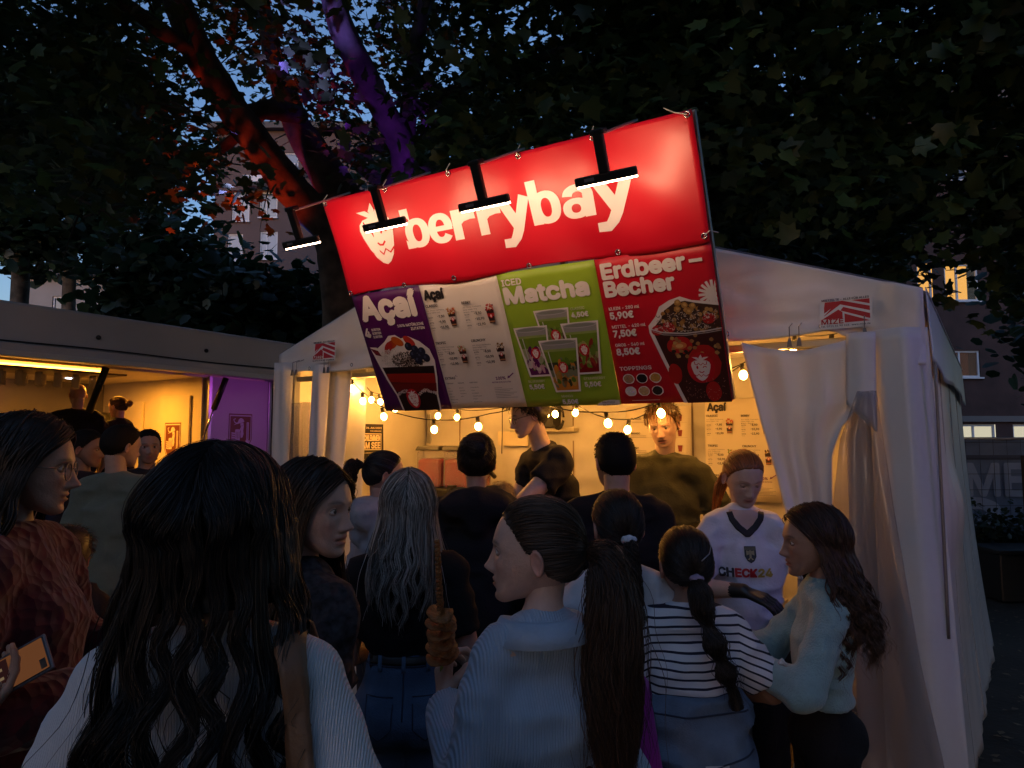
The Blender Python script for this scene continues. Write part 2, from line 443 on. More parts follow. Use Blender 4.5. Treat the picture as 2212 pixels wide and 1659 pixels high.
# ================================================================ hair
def head_r(D):
    dx, dy, dz = D[..., 0], D[..., 1], D[..., 2]
    al = np.degrees(np.arctan2(dz, dy)); rho = np.sqrt(dy * dy + dz * dz)
    Rm = _per(al, RTAB)
    Wt = _per(al, [(90, .078), (45, .074), (15, .073), (-10, .072), (-30, .070), (-50, .066), (-75, .062), (-110, .062), (180, .076), (135, .078)])
    w = np.abs(dx) ** 3; Wd = Wt * (1 - w) + .073 * w
    return ((np.abs(dx) / Wd) ** 2.35 + (rho / Rm) ** 2.35) ** (-1 / 2.35)
def adir(az, el):
    """az 0 = face, +-180 back (degrees, + = right), el up"""
    az = np.radians(az); el = np.radians(el)
    return np.stack([np.sin(az) * np.cos(el), np.cos(az) * np.cos(el), np.sin(el)], -1)
HL = ([0, 25, 50, 66, 78, 92, 102, 115, 145, 180], [47, 45, 36, 22, 8, 5, -10, -27, -36, -37])
def hairline(az): return np.interp(np.abs(az), *HL)
def slerp(A, B, t):
    dt = np.clip((A * B).sum(-1, keepdims=True), -.9999, .9999); w = np.arccos(dt); s = np.sin(w)
    t = t[None, :, None]
    return (np.sin((1 - t) * w[:, None, :]) * A[:, None, :] + np.sin(t * w[:, None, :]) * B[:, None, :]) / s[:, None, :]
def tubes(P, r0, col, taper=.35, sides=3, rootf=1.0):
    n, m, _ = P.shape
    T = np.gradient(P, axis=1); T /= np.linalg.norm(T, axis=-1, keepdims=True) + 1e-9
    ref = np.tile(np.array([.31, .22, .92]), (n, m, 1)) ; ref[:, :, :] += RNG.normal(0, .3, (n, 1, 3))
    A = np.cross(T, ref); A /= np.linalg.norm(A, axis=-1, keepdims=True) + 1e-9; B = np.cross(T, A)
    r = np.broadcast_to(np.asarray(r0, float).reshape(-1, 1), (n, m)) if np.ndim(r0) else np.full((n, m), r0)
    t = np.linspace(0, 1, m); prof = np.minimum(1, rootf + t * 4) * np.where(t > .6, 1 - (1 - taper) * ((t - .6) / .4), 1)
    r = r * prof
    V = np.stack([P + (A * math.cos(2 * math.pi * k / sides) + B * math.sin(2 * math.pi * k / sides)) * r[..., None] for k in range(sides)], 2)
    V = V.reshape(-1, 3)
    base = (np.arange(n)[:, None, None] * m + np.arange(m - 1)[None, :, None]) * sides
    k = np.arange(sides)[None, None, :]; k2 = (k + 1) % sides
    Q = np.stack([base + k, base + k2, base + sides + k2, base + sides + k], -1).reshape(-1, 4)
    col = np.asarray(col, float)
    if col.ndim == 1: col = np.tile(col, (n, 1))
    if col.ndim == 2: col = np.repeat(col[:, None, :], m, 1)
    return V, Q, np.repeat(col, sides, 1).reshape(-1, 3) if col.ndim == 3 else col
def strand_cols(rgb, n, var=.35, tip=None, m=None, hl=None, hlf=0.0):
    c = np.array(rgb)[None, :] * (1 + var * RNG.normal(0, 1, (n, 1))).clip(.35, 2.2)
    if hl is not None:
        k = (RNG.random(n) < hlf); c[k] = np.array(hl) * (1 + .25 * RNG.normal(0, 1, (k.sum(), 1))).clip(.5, 1.6)
    if tip is not None:
        t = np.linspace(0, 1, m)[None, :, None] ** 1.5
        return c[:, None, :] * (1 - t) + (np.array(tip)[None, None, :] * (1 + var * RNG.normal(0, 1, (n, 1, 1))).clip(.4, 2)) * t
    return c
def cap_geo(rgb, off=.006, low=None, res=(72, 44), hl=None, face_cut=True, bulk=0.0):
    az = np.linspace(-180, 180, res[0], endpoint=False); el = np.linspace(88, -60, res[1])
    A, E = np.meshgrid(az, el); lim = hairline(A) if low is None else low(A)
    Ec = np.maximum(E, lim)
    D = adir(A, Ec); o = off + bulk * np.clip((Ec - lim) / 30, 0, 1)
    edge = (E < lim)
    o = np.where(edge, -.004, o)
    V = (D * (head_r(D) + o)[..., None]).reshape(-1, 3)
    n1 = np.arange(res[1] - 1)[:, None] * res[0]; k = np.arange(res[0])[None, :]; k2 = (k + 1) % res[0]
    Q = np.stack([n1 + k, n1 + res[0] + k, n1 + res[0] + k2, n1 + k2], -1)
    keep = ~(edge[:-1] & edge[1:]); Q = Q[keep]
    # crown lid
    c = len(V); top = np.array([[0, 0, head_r(np.array([[0, 0, 1.]]))[0] + off + bulk]]); V = np.concatenate([V, top])
    kk = np.arange(res[0]); Q = np.concatenate([Q, np.stack([kk, (kk + 1) % res[0], np.full(res[0], c), np.full(res[0], c)], 1)[:, [0, 1, 2, 2]]])
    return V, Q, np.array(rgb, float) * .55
def clean(V, Q, C): return V, Q, C
def loft(profile, rgb, front=72, shrink=.86, n=40):
    """opaque body under long hair: profile list of (z, rx, ryback, cy)"""
    rows = []; pr = sorted(profile, reverse=True); zs = np.linspace(pr[0][0], pr[-1][0], 26)
    P = np.array(pr)[::-1]
    az = np.radians(np.concatenate([np.linspace(front, 180, n // 2), np.linspace(180, 360 - front, n // 2)[1:]]))
    for z in zs:
        rx = np.interp(z, P[:, 0], P[:, 1]) * shrink; ry = np.interp(z, P[:, 0], P[:, 2]) * shrink; cy = np.interp(z, P[:, 0], P[:, 3])
        rows.append(np.stack([np.sin(az) * rx, np.cos(az) * ry + cy, np.full_like(az, z)], -1))
    G = np.array(rows); h, w = G.shape[:2]; V = G.reshape(-1, 3)
    a = np.arange(h - 1)[:, None] * w; k = np.arange(w - 1)[None, :]
    Q = np.stack([a + k, a + w + k, a + w + k + 1, a + k + 1], -1).reshape(-1, 4)
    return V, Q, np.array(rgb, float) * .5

def hair_long(rgb, profile, n=700, m=18, r=.0016, wave=.006, wlen=.10, curl=0.0, front=70, locks=60, tip=None, hl=None, hlf=0.0, off=.011,
              part=0.0, var=.35, endvar=.06, gap=.0, loftcut=None, fly=.03, sides=3, thin=0.0, vol=.004):
    """profile [(z, rx, ry, cy)] from z=-.01 downwards, last z = ends"""
    P = np.array(sorted(profile), float); zend = P[0, 0]; z0 = P[-1, 0]; P[-1, 1] = .0735 + off + vol; P[-1, 2] = .0985 + off + vol; P[-1, 3] = 0
    az = RNG.uniform(front, 180, n) * RNG.choice([-1, 1], n)
    lock = (np.floor((az + 180) / 360 * locks)).astype(int) % locks
    lph = RNG.uniform(0, 6.28, locks)[lock]; ll = RNG.uniform(.6, 1.5, locks)[lock]; lk = RNG.uniform(-.012, .012, locks)[lock]
    lz = RNG.uniform(-endvar, endvar * .4, locks)[lock] + RNG.normal(0, .012, n) + thin * RNG.random(n) ** 1.3
    # pull azimuth towards its lock centre near the tips
    lc = ((lock + .5) / locks) * 360 - 180
    a0 = np.interp(np.abs(az), [front, 180], [52, 150]) + RNG.uniform(-12, 12, n)
    D0 = adir(np.where(a0 <= 90, 0, 180), np.where(a0 <= 90, a0, 180 - a0)); D0[:, 0] += part + np.sign(az) * RNG.uniform(.005, .05, n)
    D0 /= np.linalg.norm(D0, axis=1, keepdims=True)
    D1 = adir(az, np.full(n, -2.0))
    mu = m // 3; ml = m - mu
    U = slerp(D0, D1, np.linspace(0, 1, mu, endpoint=False))
    jit = RNG.normal(0, .0028, n)
    U = U * (head_r(U) + (off + jit)[:, None] + vol * np.linspace(0, 1, mu)[None, :])[..., None]
    t = np.linspace(0, 1, ml)[None, :]; Z = z0 + (zend + lz[:, None] - z0) * t
    rx = np.interp(Z, P[:, 0], P[:, 1]); ry = np.interp(Z, P[:, 0], P[:, 2]); cy = np.interp(Z, P[:, 0], P[:, 3])
    dep = (1 + (lk[:, None] * 2.2 + RNG.normal(0, .035, n)[:, None]) * t - .05 * RNG.random(n)[:, None] * np.clip(t * 3, 0, 1))
    A = np.radians(az[:, None] + (lc - az)[:, None] * gap * t ** .6)
    L = np.stack([np.sin(A) * rx * dep, np.cos(A) * ry * dep + cy, Z], -1)
    w0 = np.clip(t * 1.6, 0, 1)
    ang = 2 * np.pi * (z0 - Z) / wlen * ll[:, None] + lph[:, None] + RNG.normal(0, .35, n)[:, None] + .9 * np.sin(Z * 23 + lph[:, None] * 3)
    fl = (RNG.random(n) < fly)[:, None] * t ** 1.5; L += (RNG.normal(0, .03, (n, 1, 3)) * fl[..., None])
    # meet: blend first lower point from the upper
    Pt = np.concatenate([U, L], 1)
    for _ in range(3): Pt[:, 1:-1] = (Pt[:, :-2] + 2 * Pt[:, 1:-1] + Pt[:, 2:]) / 4
    wu = np.linspace(0, .45, mu)[None, :]; au = 2 * np.pi * np.linspace(-.9, 0, mu)[None, :] + lph[:, None] + .6 * RNG.normal(0, .25, n)[:, None]
    Pt[:, :mu, 0] += np.sin(au) * (wave + abs(curl) * .5) * wu; Pt[:, :mu, 1] += np.cos(au) * (wave + abs(curl)) * .35 * wu
    Pt[:, mu:, 0] += np.sin(ang) * wave * w0 * np.abs(np.cos(A)) + np.cos(ang) * curl * w0
    Pt[:, mu:, 1] += np.cos(ang) * wave * w0 * np.abs(np.sin(A)) + np.sin(ang) * curl * w0 * .6
    cols = strand_cols(rgb, n, var, tip, m, hl, hlf)
    rr = r * RNG.uniform(.6, 1.4, n)
    g = [tubes(Pt, rr, cols, sides=sides)]
    low = lambda a: np.interp(np.abs(a), [0, 20, 50, front - 4, front + 8, 180], [56, 52, 38, 12, -30, -45])
    g.append(cap_geo(rgb, off - .004, low))
    zc = loftcut if loftcut is not None else zend * .8
    pr = [tuple(p) for p in P if p[0] >= zc]
    if pr and pr[0][0] > zc:
        pr = [(zc, np.interp(zc, P[:, 0], P[:, 1]), np.interp(zc, P[:, 0], P[:, 2]), np.interp(zc, P[:, 0], P[:, 3]))] + pr
    g.append(loft(pr, rgb, front + 6))
    return join_geo(g)

def hair_tight(rgb, tie=(180, 10), n=420, m=12, r=.0013, off=.005, var=.3, hl=None, hlf=0, lift=.0):
    """combed back to a tie point"""
    az = RNG.uniform(-180, 180, n); el = hairline(az) + RNG.exponential(9, n)
    A = adir(az, np.minimum(el, 80)); B = np.tile(adir(np.array([tie[0]]), np.array([tie[1]])), (n, 1)); B += RNG.normal(0, .035, (n, 3)); B /= np.linalg.norm(B, axis=1, keepdims=True)
    t = np.linspace(0, 1, m); U = slerp(A, B, t)
    up = np.sin(np.pi * t)[None, :] * lift
    U = U * (head_r(U) + off + RNG.normal(0, .0012, n)[:, None] + up + np.where(t == 0, -.004, 0)[None, :])[..., None]
    g = [tubes(U, r * RNG.uniform(.6, 1.4, n), strand_cols(rgb, n, var, hl=hl, hlf=hlf)), cap_geo(rgb, off - .0015)]
    return join_geo(g)
def tie_pos(tie, out=.012):
    d = adir(np.array([tie[0]]), np.array([tie[1]])); return (d * (head_r(d) + out)[:, None])[0]
def hair_tail(rgb, pts, rad, n=260, m=20, r=.0015, wave=.004, wlen=.09, var=.3, tip=None, hl=None, hlf=0, core=True, frizz=.0, sides=3, flat=1.0):
    """bundle along a centre line; rad: radius at each given point"""
    pts = np.array(pts, float); k = np.linspace(0, 1, len(pts)); t = np.linspace(0, 1, m)
    C = np.stack([np.interp(t, k, pts[:, i]) for i in range(3)], -1)
    for _ in range(2): C[1:-1] = (C[:-2] + 2 * C[1:-1] + C[2:]) / 4
    Rr = np.interp(t, k, rad); T = np.gradient(C, axis=0); T /= np.linalg.norm(T, axis=1, keepdims=True) + 1e-9
    X = np.cross(T, np.array([0, 1, .01])); X /= np.linalg.norm(X, axis=1, keepdims=True) + 1e-9; Y = np.cross(T, X)
    a = RNG.uniform(0, 6.283, n); q = RNG.random(n) ** .35
    L = np.linalg.norm(np.diff(C, axis=0), axis=1).sum()
    lock = RNG.integers(0, 14, n); ph = RNG.uniform(0, 6.28, 14)[lock] + RNG.normal(0, .35, n)
    ang = 2 * np.pi * t[None, :] * L / wlen + ph[:, None]
    aa = a[:, None] + .25 * np.sin(ang * .5)
    tt = t[None, :] * RNG.uniform(.84, 1.0, n)[:, None]
    Ci = np.stack([np.interp(tt, t, C[:, i]) for i in range(3)], -1); Ri = np.interp(tt, t, Rr)
    Xi = np.stack([np.interp(tt, t, X[:, i]) for i in range(3)], -1); Yi = np.stack([np.interp(tt, t, Y[:, i]) for i in range(3)], -1)
    P = Ci + Xi * (np.cos(aa) * q[:, None] * Ri)[..., None] + Yi * (np.sin(aa) * q[:, None] * Ri * flat)[..., None]
    w0 = np.clip(tt * 3, 0, 1)
    P += Xi * (np.sin(ang) * wave * w0)[..., None] + Yi * (np.cos(ang) * wave * .7 * w0)[..., None]
    if frizz:
        f = (RNG.random(n) < .12)[:, None, None] * t[None, :, None]; P += f * RNG.normal(0, frizz, (n, 1, 3))
    g = [tubes(P, r * RNG.uniform(.6, 1.4, n), strand_cols(rgb, n, var, tip, m, hl, hlf), sides=sides)]
    if core:
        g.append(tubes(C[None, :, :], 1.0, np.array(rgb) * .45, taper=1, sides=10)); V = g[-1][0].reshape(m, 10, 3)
        V2 = C[:, None, :] + (V - C[:, None, :]) * (Rr * .8)[:, None, None]
        g[-1] = (V2.reshape(-1, 3), g[-1][1], g[-1][2])
    return join_geo(g)
def hair_short(rgb, n=900, ln=.03, m=5, r=.0012, off=.004, var=.3, bulk=.006, fwd=0.0, fuzz=.5, top_only=False, front_drop=0.0, tophl=1.0):
    az = RNG.uniform(-180, 180, n); el = np.degrees(np.arcsin(RNG.uniform(-.7, 1, n))); k = el > hairline(az) - 1
    if top_only: k &= el > 18
    az, el = az[k], el[k]; n = len(az); D = adir(az, el); top = np.clip((el - 10) / 50, 0, 1)
    rt = D * (head_r(D) + off)[:, None]
    flow = np.stack([np.sin(np.radians(az)) * .25, -.25 + fwd * top * 1.3 + np.zeros(n), -.9 + .75 * top], -1)
    flow += RNG.normal(0, .35, (n, 3)) * fuzz
    flow -= D * (flow * D).sum(1, keepdims=True); flow /= np.linalg.norm(flow, axis=1, keepdims=True) + 1e-9
    L = ln * (.35 + .65 * top) * RNG.uniform(.7, 1.25, n)
    t = np.linspace(0, 1, m)[None, :, None]
    P = rt[:, None, :] + flow[:, None, :] * L[:, None, None] * t + D[:, None, :] * (bulk * 1.6 * (.3 + .7 * top))[:, None, None] * np.sin(t * 2.2)
    if front_drop:
        f = (np.abs(az) < 50) & (el > 38); P[f, :, 2] -= front_drop * t[0, :, 0][None, :] ** 2; P[f, :, 1] += .02 * t[0, :, 0]
    g = [tubes(P, r * RNG.uniform(.6, 1.4, n), strand_cols(rgb, n, var)), cap_geo(rgb, off + .001, bulk=bulk)]
    return join_geo(g)
def hair_ball(rgb, c, r, n=120, m=16, rr=.0015, var=.3, sc=(1, 1, 1)):
    c = np.array(c); A = RNG.normal(0, 1, (n, 3)); A /= np.linalg.norm(A, axis=1, keepdims=True); B = RNG.normal(0, 1, (n, 3)); B -= A * (A * B).sum(1, keepdims=True); B /= np.linalg.norm(B, axis=1, keepdims=True)
    t = np.linspace(0, RNG.uniform(3.5, 5), m)[None, :, None]
    P = (A[:, None, :] * np.cos(t) + B[:, None, :] * np.sin(t)) * (r * RNG.uniform(.82, 1.08, n))[:, None, None]
    P = P * np.array(sc) + c
    e = sdf_mesh([ell(c, np.array(sc) * r * .93, .01)], .008)
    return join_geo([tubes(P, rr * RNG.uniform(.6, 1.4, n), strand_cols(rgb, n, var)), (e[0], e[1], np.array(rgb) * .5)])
def move(g, off): return (g[0] + np.array(off), g[1], g[2])
def tri_fix(F):
    """degenerate quads (two equal corners) -> keep as they are for mesh.validate"""
    return F

# ================================================================ people
def rotm(yaw=0, pitch=0, roll=0):
    """head turn: yaw + = to the person's left, pitch + = down, roll + = towards the right shoulder"""
    return np.array((Matrix.Rotation(R(yaw), 3, 'Z') @ Matrix.Rotation(R(-pitch), 3, 'X') @ Matrix.Rotation(R(roll), 3, 'Y')))
def ik(Sh, T, l1, l2, hint):
    Sh, T, hint = map(lambda a: np.array(a, float), (Sh, T, hint)); d = T - Sh; L = np.linalg.norm(d)
    if L > (l1 + l2) * .998: T = Sh + d / L * (l1 + l2) * .998; L = (l1 + l2) * .998
    u = d / L; a = (l1 * l1 - l2 * l2 + L * L) / (2 * L); h = math.sqrt(max(l1 * l1 - a * a, 0))
    v = hint - u * hint.dot(u); v /= np.linalg.norm(v) + 1e-9
    return Sh + u * a + v * h, T
PEOPLE = []
def geo_obj(name, g, m, parent, dq=True):
    V, Q, C = g
    me = bpy.data.meshes.new(name)
    V = V.astype(np.float32); Q = Q.astype(np.int32)
    deg = Q[:, 2] == Q[:, 3]
    q4 = Q[~deg]; q3 = Q[deg][:, :3]
    flat = np.concatenate([q4.ravel(), q3.ravel()]); sizes = np.concatenate([np.full(len(q4), 4), np.full(len(q3), 3)]).astype(np.int32)
    me.vertices.add(len(V)); me.vertices.foreach_set('co', V.ravel())
    me.loops.add(len(flat)); me.loops.foreach_set('vertex_index', flat)
    me.polygons.add(len(sizes)); me.polygons.foreach_set('loop_start', np.concatenate([[0], np.cumsum(sizes)[:-1]]).astype(np.int32))
    me.update(calc_edges=True); me.polygons.foreach_set('use_smooth', np.ones(len(sizes), bool))
    a = me.color_attributes.new('Col', 'FLOAT_COLOR', 'POINT'); c = np.ones((len(V), 4), np.float32); c[:, :3] = np.clip(C, 0, 1); a.data.foreach_set('color', c.ravel())
    me.materials.append(m)
    return link(name, me, parent)
def person(label, loc, face, H, skin=(.50, .31, .23), head=(0, 0, 0), hs=1.0, wid=1.0, female=True, lean=(0, 0), hair=None, hair_mat=None,
           top=None, bottom=None, armR=None, armL=None, handR=None, handL=None, h=.011, hi=False, facep=None, kid=False, headoff=(0, 0, 0),
           group='people crowding in front of the stall', z0=0.0, build_legs=True, neck_r=None, belly=0.0, shoe=None, glove=None):
    """face: heading in degrees, 0 = away from the camera, 90 = to the camera's left, -90 = to its right"""
    fp = dict(facep or {}); sk = np.array(skin)
    hipz = .52 * H; M = np.array(Matrix.Rotation(R(-lean[0]), 3, 'X') @ Matrix.Rotation(R(lean[1]), 3, 'Y'))
    def T(p):
        p = np.array(p, float); c = np.array([0, 0, hipz]); return c + M @ (p - c)
    w = wid * (.94 if female else 1.04)
    sx = (.074 if kid else .079) * H * w
    Z_sh = .808 * H
    hc = T((0, .012, H - .120 * hs)) + np.array(headoff); HM = rotm(*head)
    hx = lambda p: hc + HM @ (np.array(p) * hs)
    nr = neck_r or (.041 if kid else .045 if female else .053) * (hs * .97)
    torso = [ell(T((0, -.005, .535 * H)), (.094 * H * w, .064 * H, .060 * H)),
             cap(T((0, .004 + belly * .3, .57 * H)), T((0, .004, .655 * H)), .076 * H * w * (1 if not female else .93), .073 * H * w * (1 if not female else .90), .74, .05),
             cap(T((-.028 * H, .0, .71 * H)), T((.028 * H, .0, .71 * H)), .066 * H * w ** .7, .066 * H * w ** .7, .86, .05),
             cap(T((-sx * .85, -.008, Z_sh - .014)), T((sx * .85, -.008, Z_sh - .014)), .034 * H, .034 * H, .95, .04),
             cap(T((0, -.016, Z_sh + .014 * H)), T((-.06 * H * w, -.012, Z_sh + .001 * H)), .027 * H, .025 * H, 1, .03),
             cap(T((0, -.016, Z_sh + .014 * H)), T((.06 * H * w, -.012, Z_sh + .001 * H)), .027 * H, .025 * H, 1, .03)]
    if female and not kid:
        for s in (-1, 1): torso.append(ell(T((s * .040 * H, .044 * H, .715 * H)), (.034 * H, .029 * H, .034 * H), .035))
    body = list(torso)
    body.append(cap(T((0, -.012, Z_sh + .01 * H)), hx((0, -.022, -.062)), nr * 1.08, nr, 1, .03))
    body.append(cap(hx((0, -.02, -.06)), hx((0, .005, -.03)), nr * .95, nr * .9, 1, .02))
    arms = {}; la, lf = .172 * H, .150 * H
    for s, tg, nm in ((1, armR, 'R'), (-1, armL, 'L')):
        Sh = T((s * (sx + .008 * H), -.006, Z_sh - .018 * H))
        if tg is None: tg = ((s * (sx + .022 * H), .03 * H, Z_sh - .315 * H), (s * .35, -1, 0))
        E_, W_ = ik(Sh, tg[0], la, lf, tg[1]); arms[nm] = (Sh, E_, W_)
        body += [cap(Sh, E_, .031 * H * w ** .5, .0235 * H, 1, .02), cap(E_, E_ + (W_ - E_) * .35, .0245 * H, .0255 * H, 1, .01), cap(E_ + (W_ - E_) * .35, W_, .0245 * H, .0155 * H, 1, .01)]
    if build_legs:
        for s in (-1, 1):
            body += [cap((s * .052 * H, 0, .50 * H), (s * .054 * H, .006, .285 * H), .050 * H * w ** .5, .033 * H, 1, .02),
                     cap((s * .054 * H, .004, .285 * H), (s * .055 * H, -.008, .05 * H), .033 * H, .021 * H, 1, .02),
                     cap((s * .055 * H, -.02, .028 * H), (s * .062 * H, .085 * H, .016 * H), .024 * H, .016 * H, 1, .02)]
    V, Q = sdf_mesh(body, h, zmax=hc[2] - .02 * hs)
    parts = [(V, Q, sk)]
    hg = head_geo(skin, hi=hi, child=kid, male=not female, **fp)
    hv = (hg[0] * hs) @ HM.T + hc
    parts.append((hv, hg[1], hg[2]))
    glove_geo = None
    for nm, spec, s in (('R', handR, 1), ('L', handL, -1)):
        Sh, E_, W_ = arms[nm]; fd = W_ - E_; fd /= np.linalg.norm(fd)
        if spec is None: spec = dict(d=fd * .9 + np.array([0, .15, -.2]), n=(-s, .2, 0), side=1 if s > 0 else -1, curl=.55)
        hp = hand_prims(W_, spec['d'], spec['n'], spec['side'], spec.get('curl', .5), (.92 if female else 1.06) * hs * (H / 1.68 if kid else 1) ** .5, spec.get('thumb', .5), spec.get('spread', .1))
        hp.insert(0, cap(E_ + (W_ - E_) * .8, W_, .0155 * H + .0015, .0155 * H, 1, .012))
        if glove: 
            gV, gQ = sdf_mesh(hp, .0042, infl=.0025); glove_geo = (glove_geo or []) + [(gV, gQ, (.02, .02, .02))]
        hV, hQ = sdf_mesh(hp, .0042 if hi or spec.get('fine') else .006); parts.append((hV, hQ, sk * .97))
    o = geo_obj('person', join_geo(parts), M_SKIN, None)
    tag(o, label, 'person', group)
    o.location = (loc[0], loc[1], z0); o.rotation_euler = (0, 0, R(face))
    if glove_geo:
        g = geo_obj('glove', join_geo(glove_geo), glove, o)
    # ---- clothes
    ctx = dict(o=o, H=H, T=T, torso=torso, arms=arms, hc=hc, HM=HM, hs=hs, hx=hx, sx=sx, w=w, Z_sh=Z_sh, h=h)
    if top:
        infl = top.get('infl', .012); pr = [dict(p) for p in torso]; hem = top.get('hem', .50) * H
        if top.get('loose'):
            l = top['loose']; pr.append(cap(T((0, 0, .52 * H)), T((0, 0, .70 * H)), (.088 + l) * H * w, .082 * H * w, .72, .05))
        for nm in ('R', 'L'):
            Sh, E_, W_ = arms[nm]; sl = top.get('sleeve', 'long')
            fl = top.get('flare', .004)
            if sl == 'long':
                pr += [cap(Sh, E_, .034 * H * w ** .5, .028 * H, 1, .02), cap(E_, E_ + (W_ - E_) * .97, .028 * H, .0185 * H + fl, 1, .02, cut=True)]
            elif sl == 'short':
                k = top.get('slen', .62); pr += [cap(Sh, Sh + (E_ - Sh) * k, .036 * H * w ** .5, .034 * H + fl, 1, .02, cut=True)]
        wr = top.get('wrinkle', 1.0)
        ns = [((8, 8, 4.5), .009 * wr, 3.1), ((10, 10, 17), -.013 * wr, 8.7), ((14, 14, 8), -.006 * wr, 5.5), ((26, 26, 30), .0015 * wr, 2.3)]
        if top.get('hood'):
            hd = T((0, -.055 * H, Z_sh + .012 * H)); pr += [cap(hd + np.array([-.05 * H, .01, 0]), hd + np.array([.05 * H, .01, 0]), .032 * H, .032 * H, 1, .03),
                                                            cap(hd, hd + np.array([0, -.012, -.05 * H]), .035 * H, .02 * H, 1, .03),
                                                            cap(T((-.048 * H, .01, Z_sh + .028 * H)), hd + np.array([-.04 * H, .01, .01]), .018 * H, .025 * H, 1, .02),
                                                            cap(T((.048 * H, .01, Z_sh + .028 * H)), hd + np.array([.04 * H, .01, .01]), .018 * H, .025 * H, 1, .02)]
        V, Q = sdf_mesh(pr, h, infl=infl, noise=ns, zmin=hem)
        ctx['topV'], ctx['topQ'] = V, Q
        c = geo_obj(top.get('name', 'shirt'), (V, Q, np.array(top.get('rgb', (.5, .5, .5)))), top['mat'], o)
        if top.get('lab'): c['label'] = top['lab']
        ctx['top'] = c
    if bottom:
        ty = bottom.get('type', 'trousers'); bi = bottom.get('infl', .010)
        pr = [ell(T((0, -.008, .525 * H)), (.100 * H * w, .070 * H, .062 * H)), cap(T((0, 0, .56 * H)), T((0, 0, .60 * H)), .076 * H * w, .072 * H * w, .76, .04)]
        if female and not kid:
            for s in (-1, 1): pr.append(ell((s * .04 * H, -.042 * H, .515 * H), (.05 * H, .042 * H, .048 * H), .03))
        lz = .045 * H if ty == 'trousers' else .30 * H
        for s in (-1, 1):
            pr.append(cap((s * .052 * H, 0, .50 * H), (s * .055 * H, .004, .285 * H), .053 * H * w ** .5, (.038 if ty == 'trousers' else .048) * H, 1, .02))
            if ty == 'trousers': pr.append(cap((s * .055 * H, .002, .285 * H), (s * .056 * H, -.006, .05 * H), .038 * H, .034 * H, 1, .02))
        V, Q = sdf_mesh(pr, h * 1.1, infl=bi, noise=[((8, 8, 14), .005, 1.7), ((20, 20, 26), .003, 4.2)], zmin=lz, zmax=bottom.get('waist', .60) * H)
        ctx['botV'], ctx['botQ'] = V, Q
        geo_obj('trousers' if ty == 'trousers' else 'shorts', (V, Q, np.array(bottom.get('rgb', (.03, .03, .04)))), bottom['mat'], o)
    if build_legs:
        for s in (-1, 1):
            V, Q = sdf_mesh([cap((s * .056 * H, -.03, .035), (s * .064 * H, .09 * H, .03), .042, .036, 1, .02), cap((s * .056 * H, -.02, .05), (s * .056 * H, -.02, .09), .04, .036, 1, .02)], .009, infl=.004, zmin=.002)
            geo_obj('shoe', (V, Q, np.array(shoe or (.05, .05, .05))), M_SHOE, o)
    # ---- hair
    if hair is not None:
        for i, g in enumerate(hair if isinstance(hair, list) else [hair]):
            nm = 'hair'
            if isinstance(g, tuple) and isinstance(g[0], str): nm, g, mm = g
            else: mm = hair_mat or M_HAIR
            V = (g[0] * hs) @ HM.T + hc
            geo_obj(nm, (V, g[1], g[2]), mm, o)
    PEOPLE.append(o)
    return ctx
# ================================================================ materials of the place
M_SKIN = mat('skin', attr=True, rough=.46, sss=.12, noise=(45, .07), bump=(160, .12))
M_HAIR = mat('hair', attr=True, rough=.42, spec=.45)
M_CROP = mat('cropped_hair', attr=True, rough=.75, spec=.2)
M_SHOE = mat('shoe', attr=True, rough=.6)
PRINT = mat('print', attr=True, rough=.42, spec=.45)
METAL = mat('galvanised', (.45, .46, .48), .38, 1.0)
STEEL = mat('steel', (.6, .6, .62), .22, 1.0)
BLACK = mat('black_plastic', (.012, .012, .013), .42)
CABLE = mat('cable', (.012, .012, .012), .6)
PVC = mat('tent_pvc', (.80, .80, .80), .34, noise=(3.0, .05), bump=(14, .25), trans=.22)
PVC_IN = mat('tent_pvc_side', (.72, .70, .70), .42, noise=(2.0, .10), bump=(10, .3), trans=.20)
SHEETM = mat('tent_lining', (.74, .71, .66), .38, noise=(3.0, .08), bump=(6, .5), trans=.08)

# ================================================================ ground
g = MB()
NX = 90
gx = np.linspace(-1, 1, NX); gx = np.sign(gx) * np.abs(gx) ** 2.2 * 120
P = [[Vector((x, y + 8, .03 * math.sin(x * 1.3 + y * .7) * (1 if abs(x) < 30 else 0))) for x in gx] for y in gx]
g.grid(P)
dirt = mat('packed_dirt', (.045, .034, .026), .9, noise=(1.6, .5), bump=(26, .9))
tag(g.build('ground', dirt, smooth=True), kind='structure')
# litter of small stones and leaves in front of the fence
V = []; Fq = []
for i in range(2600):
    x = RNG.uniform(1.5, 9); y = RNG.uniform(3.0, 9.5); s = RNG.uniform(.008, .035); a = RNG.uniform(0, 6.28); b = len(V); c, d = math.cos(a) * s, math.sin(a) * s
    z = .03 * math.sin(x * 1.3 + (y - 8) * .7) + .012; w = RNG.uniform(-.3, .9) * s * .6
    V += [(x + c, y + d, z + w), (x - d * .6, y + c * .6, z + .004), (x - c, y - d, z + w * .5), (x + d * .6, y - c * .6, z + .003)]; Fq.append((b, b + 1, b + 2, b + 3))
o = link('fallen_leaves', mesh_np('fallen_leaves', V, np.array(Fq), mat('dead_leaf', (.16, .11, .06), .8, noise=(9, .5)), smooth=False))
tag(o, 'dry leaves and grit scattered over the dirt by the fence', 'leaves', kind='stuff')

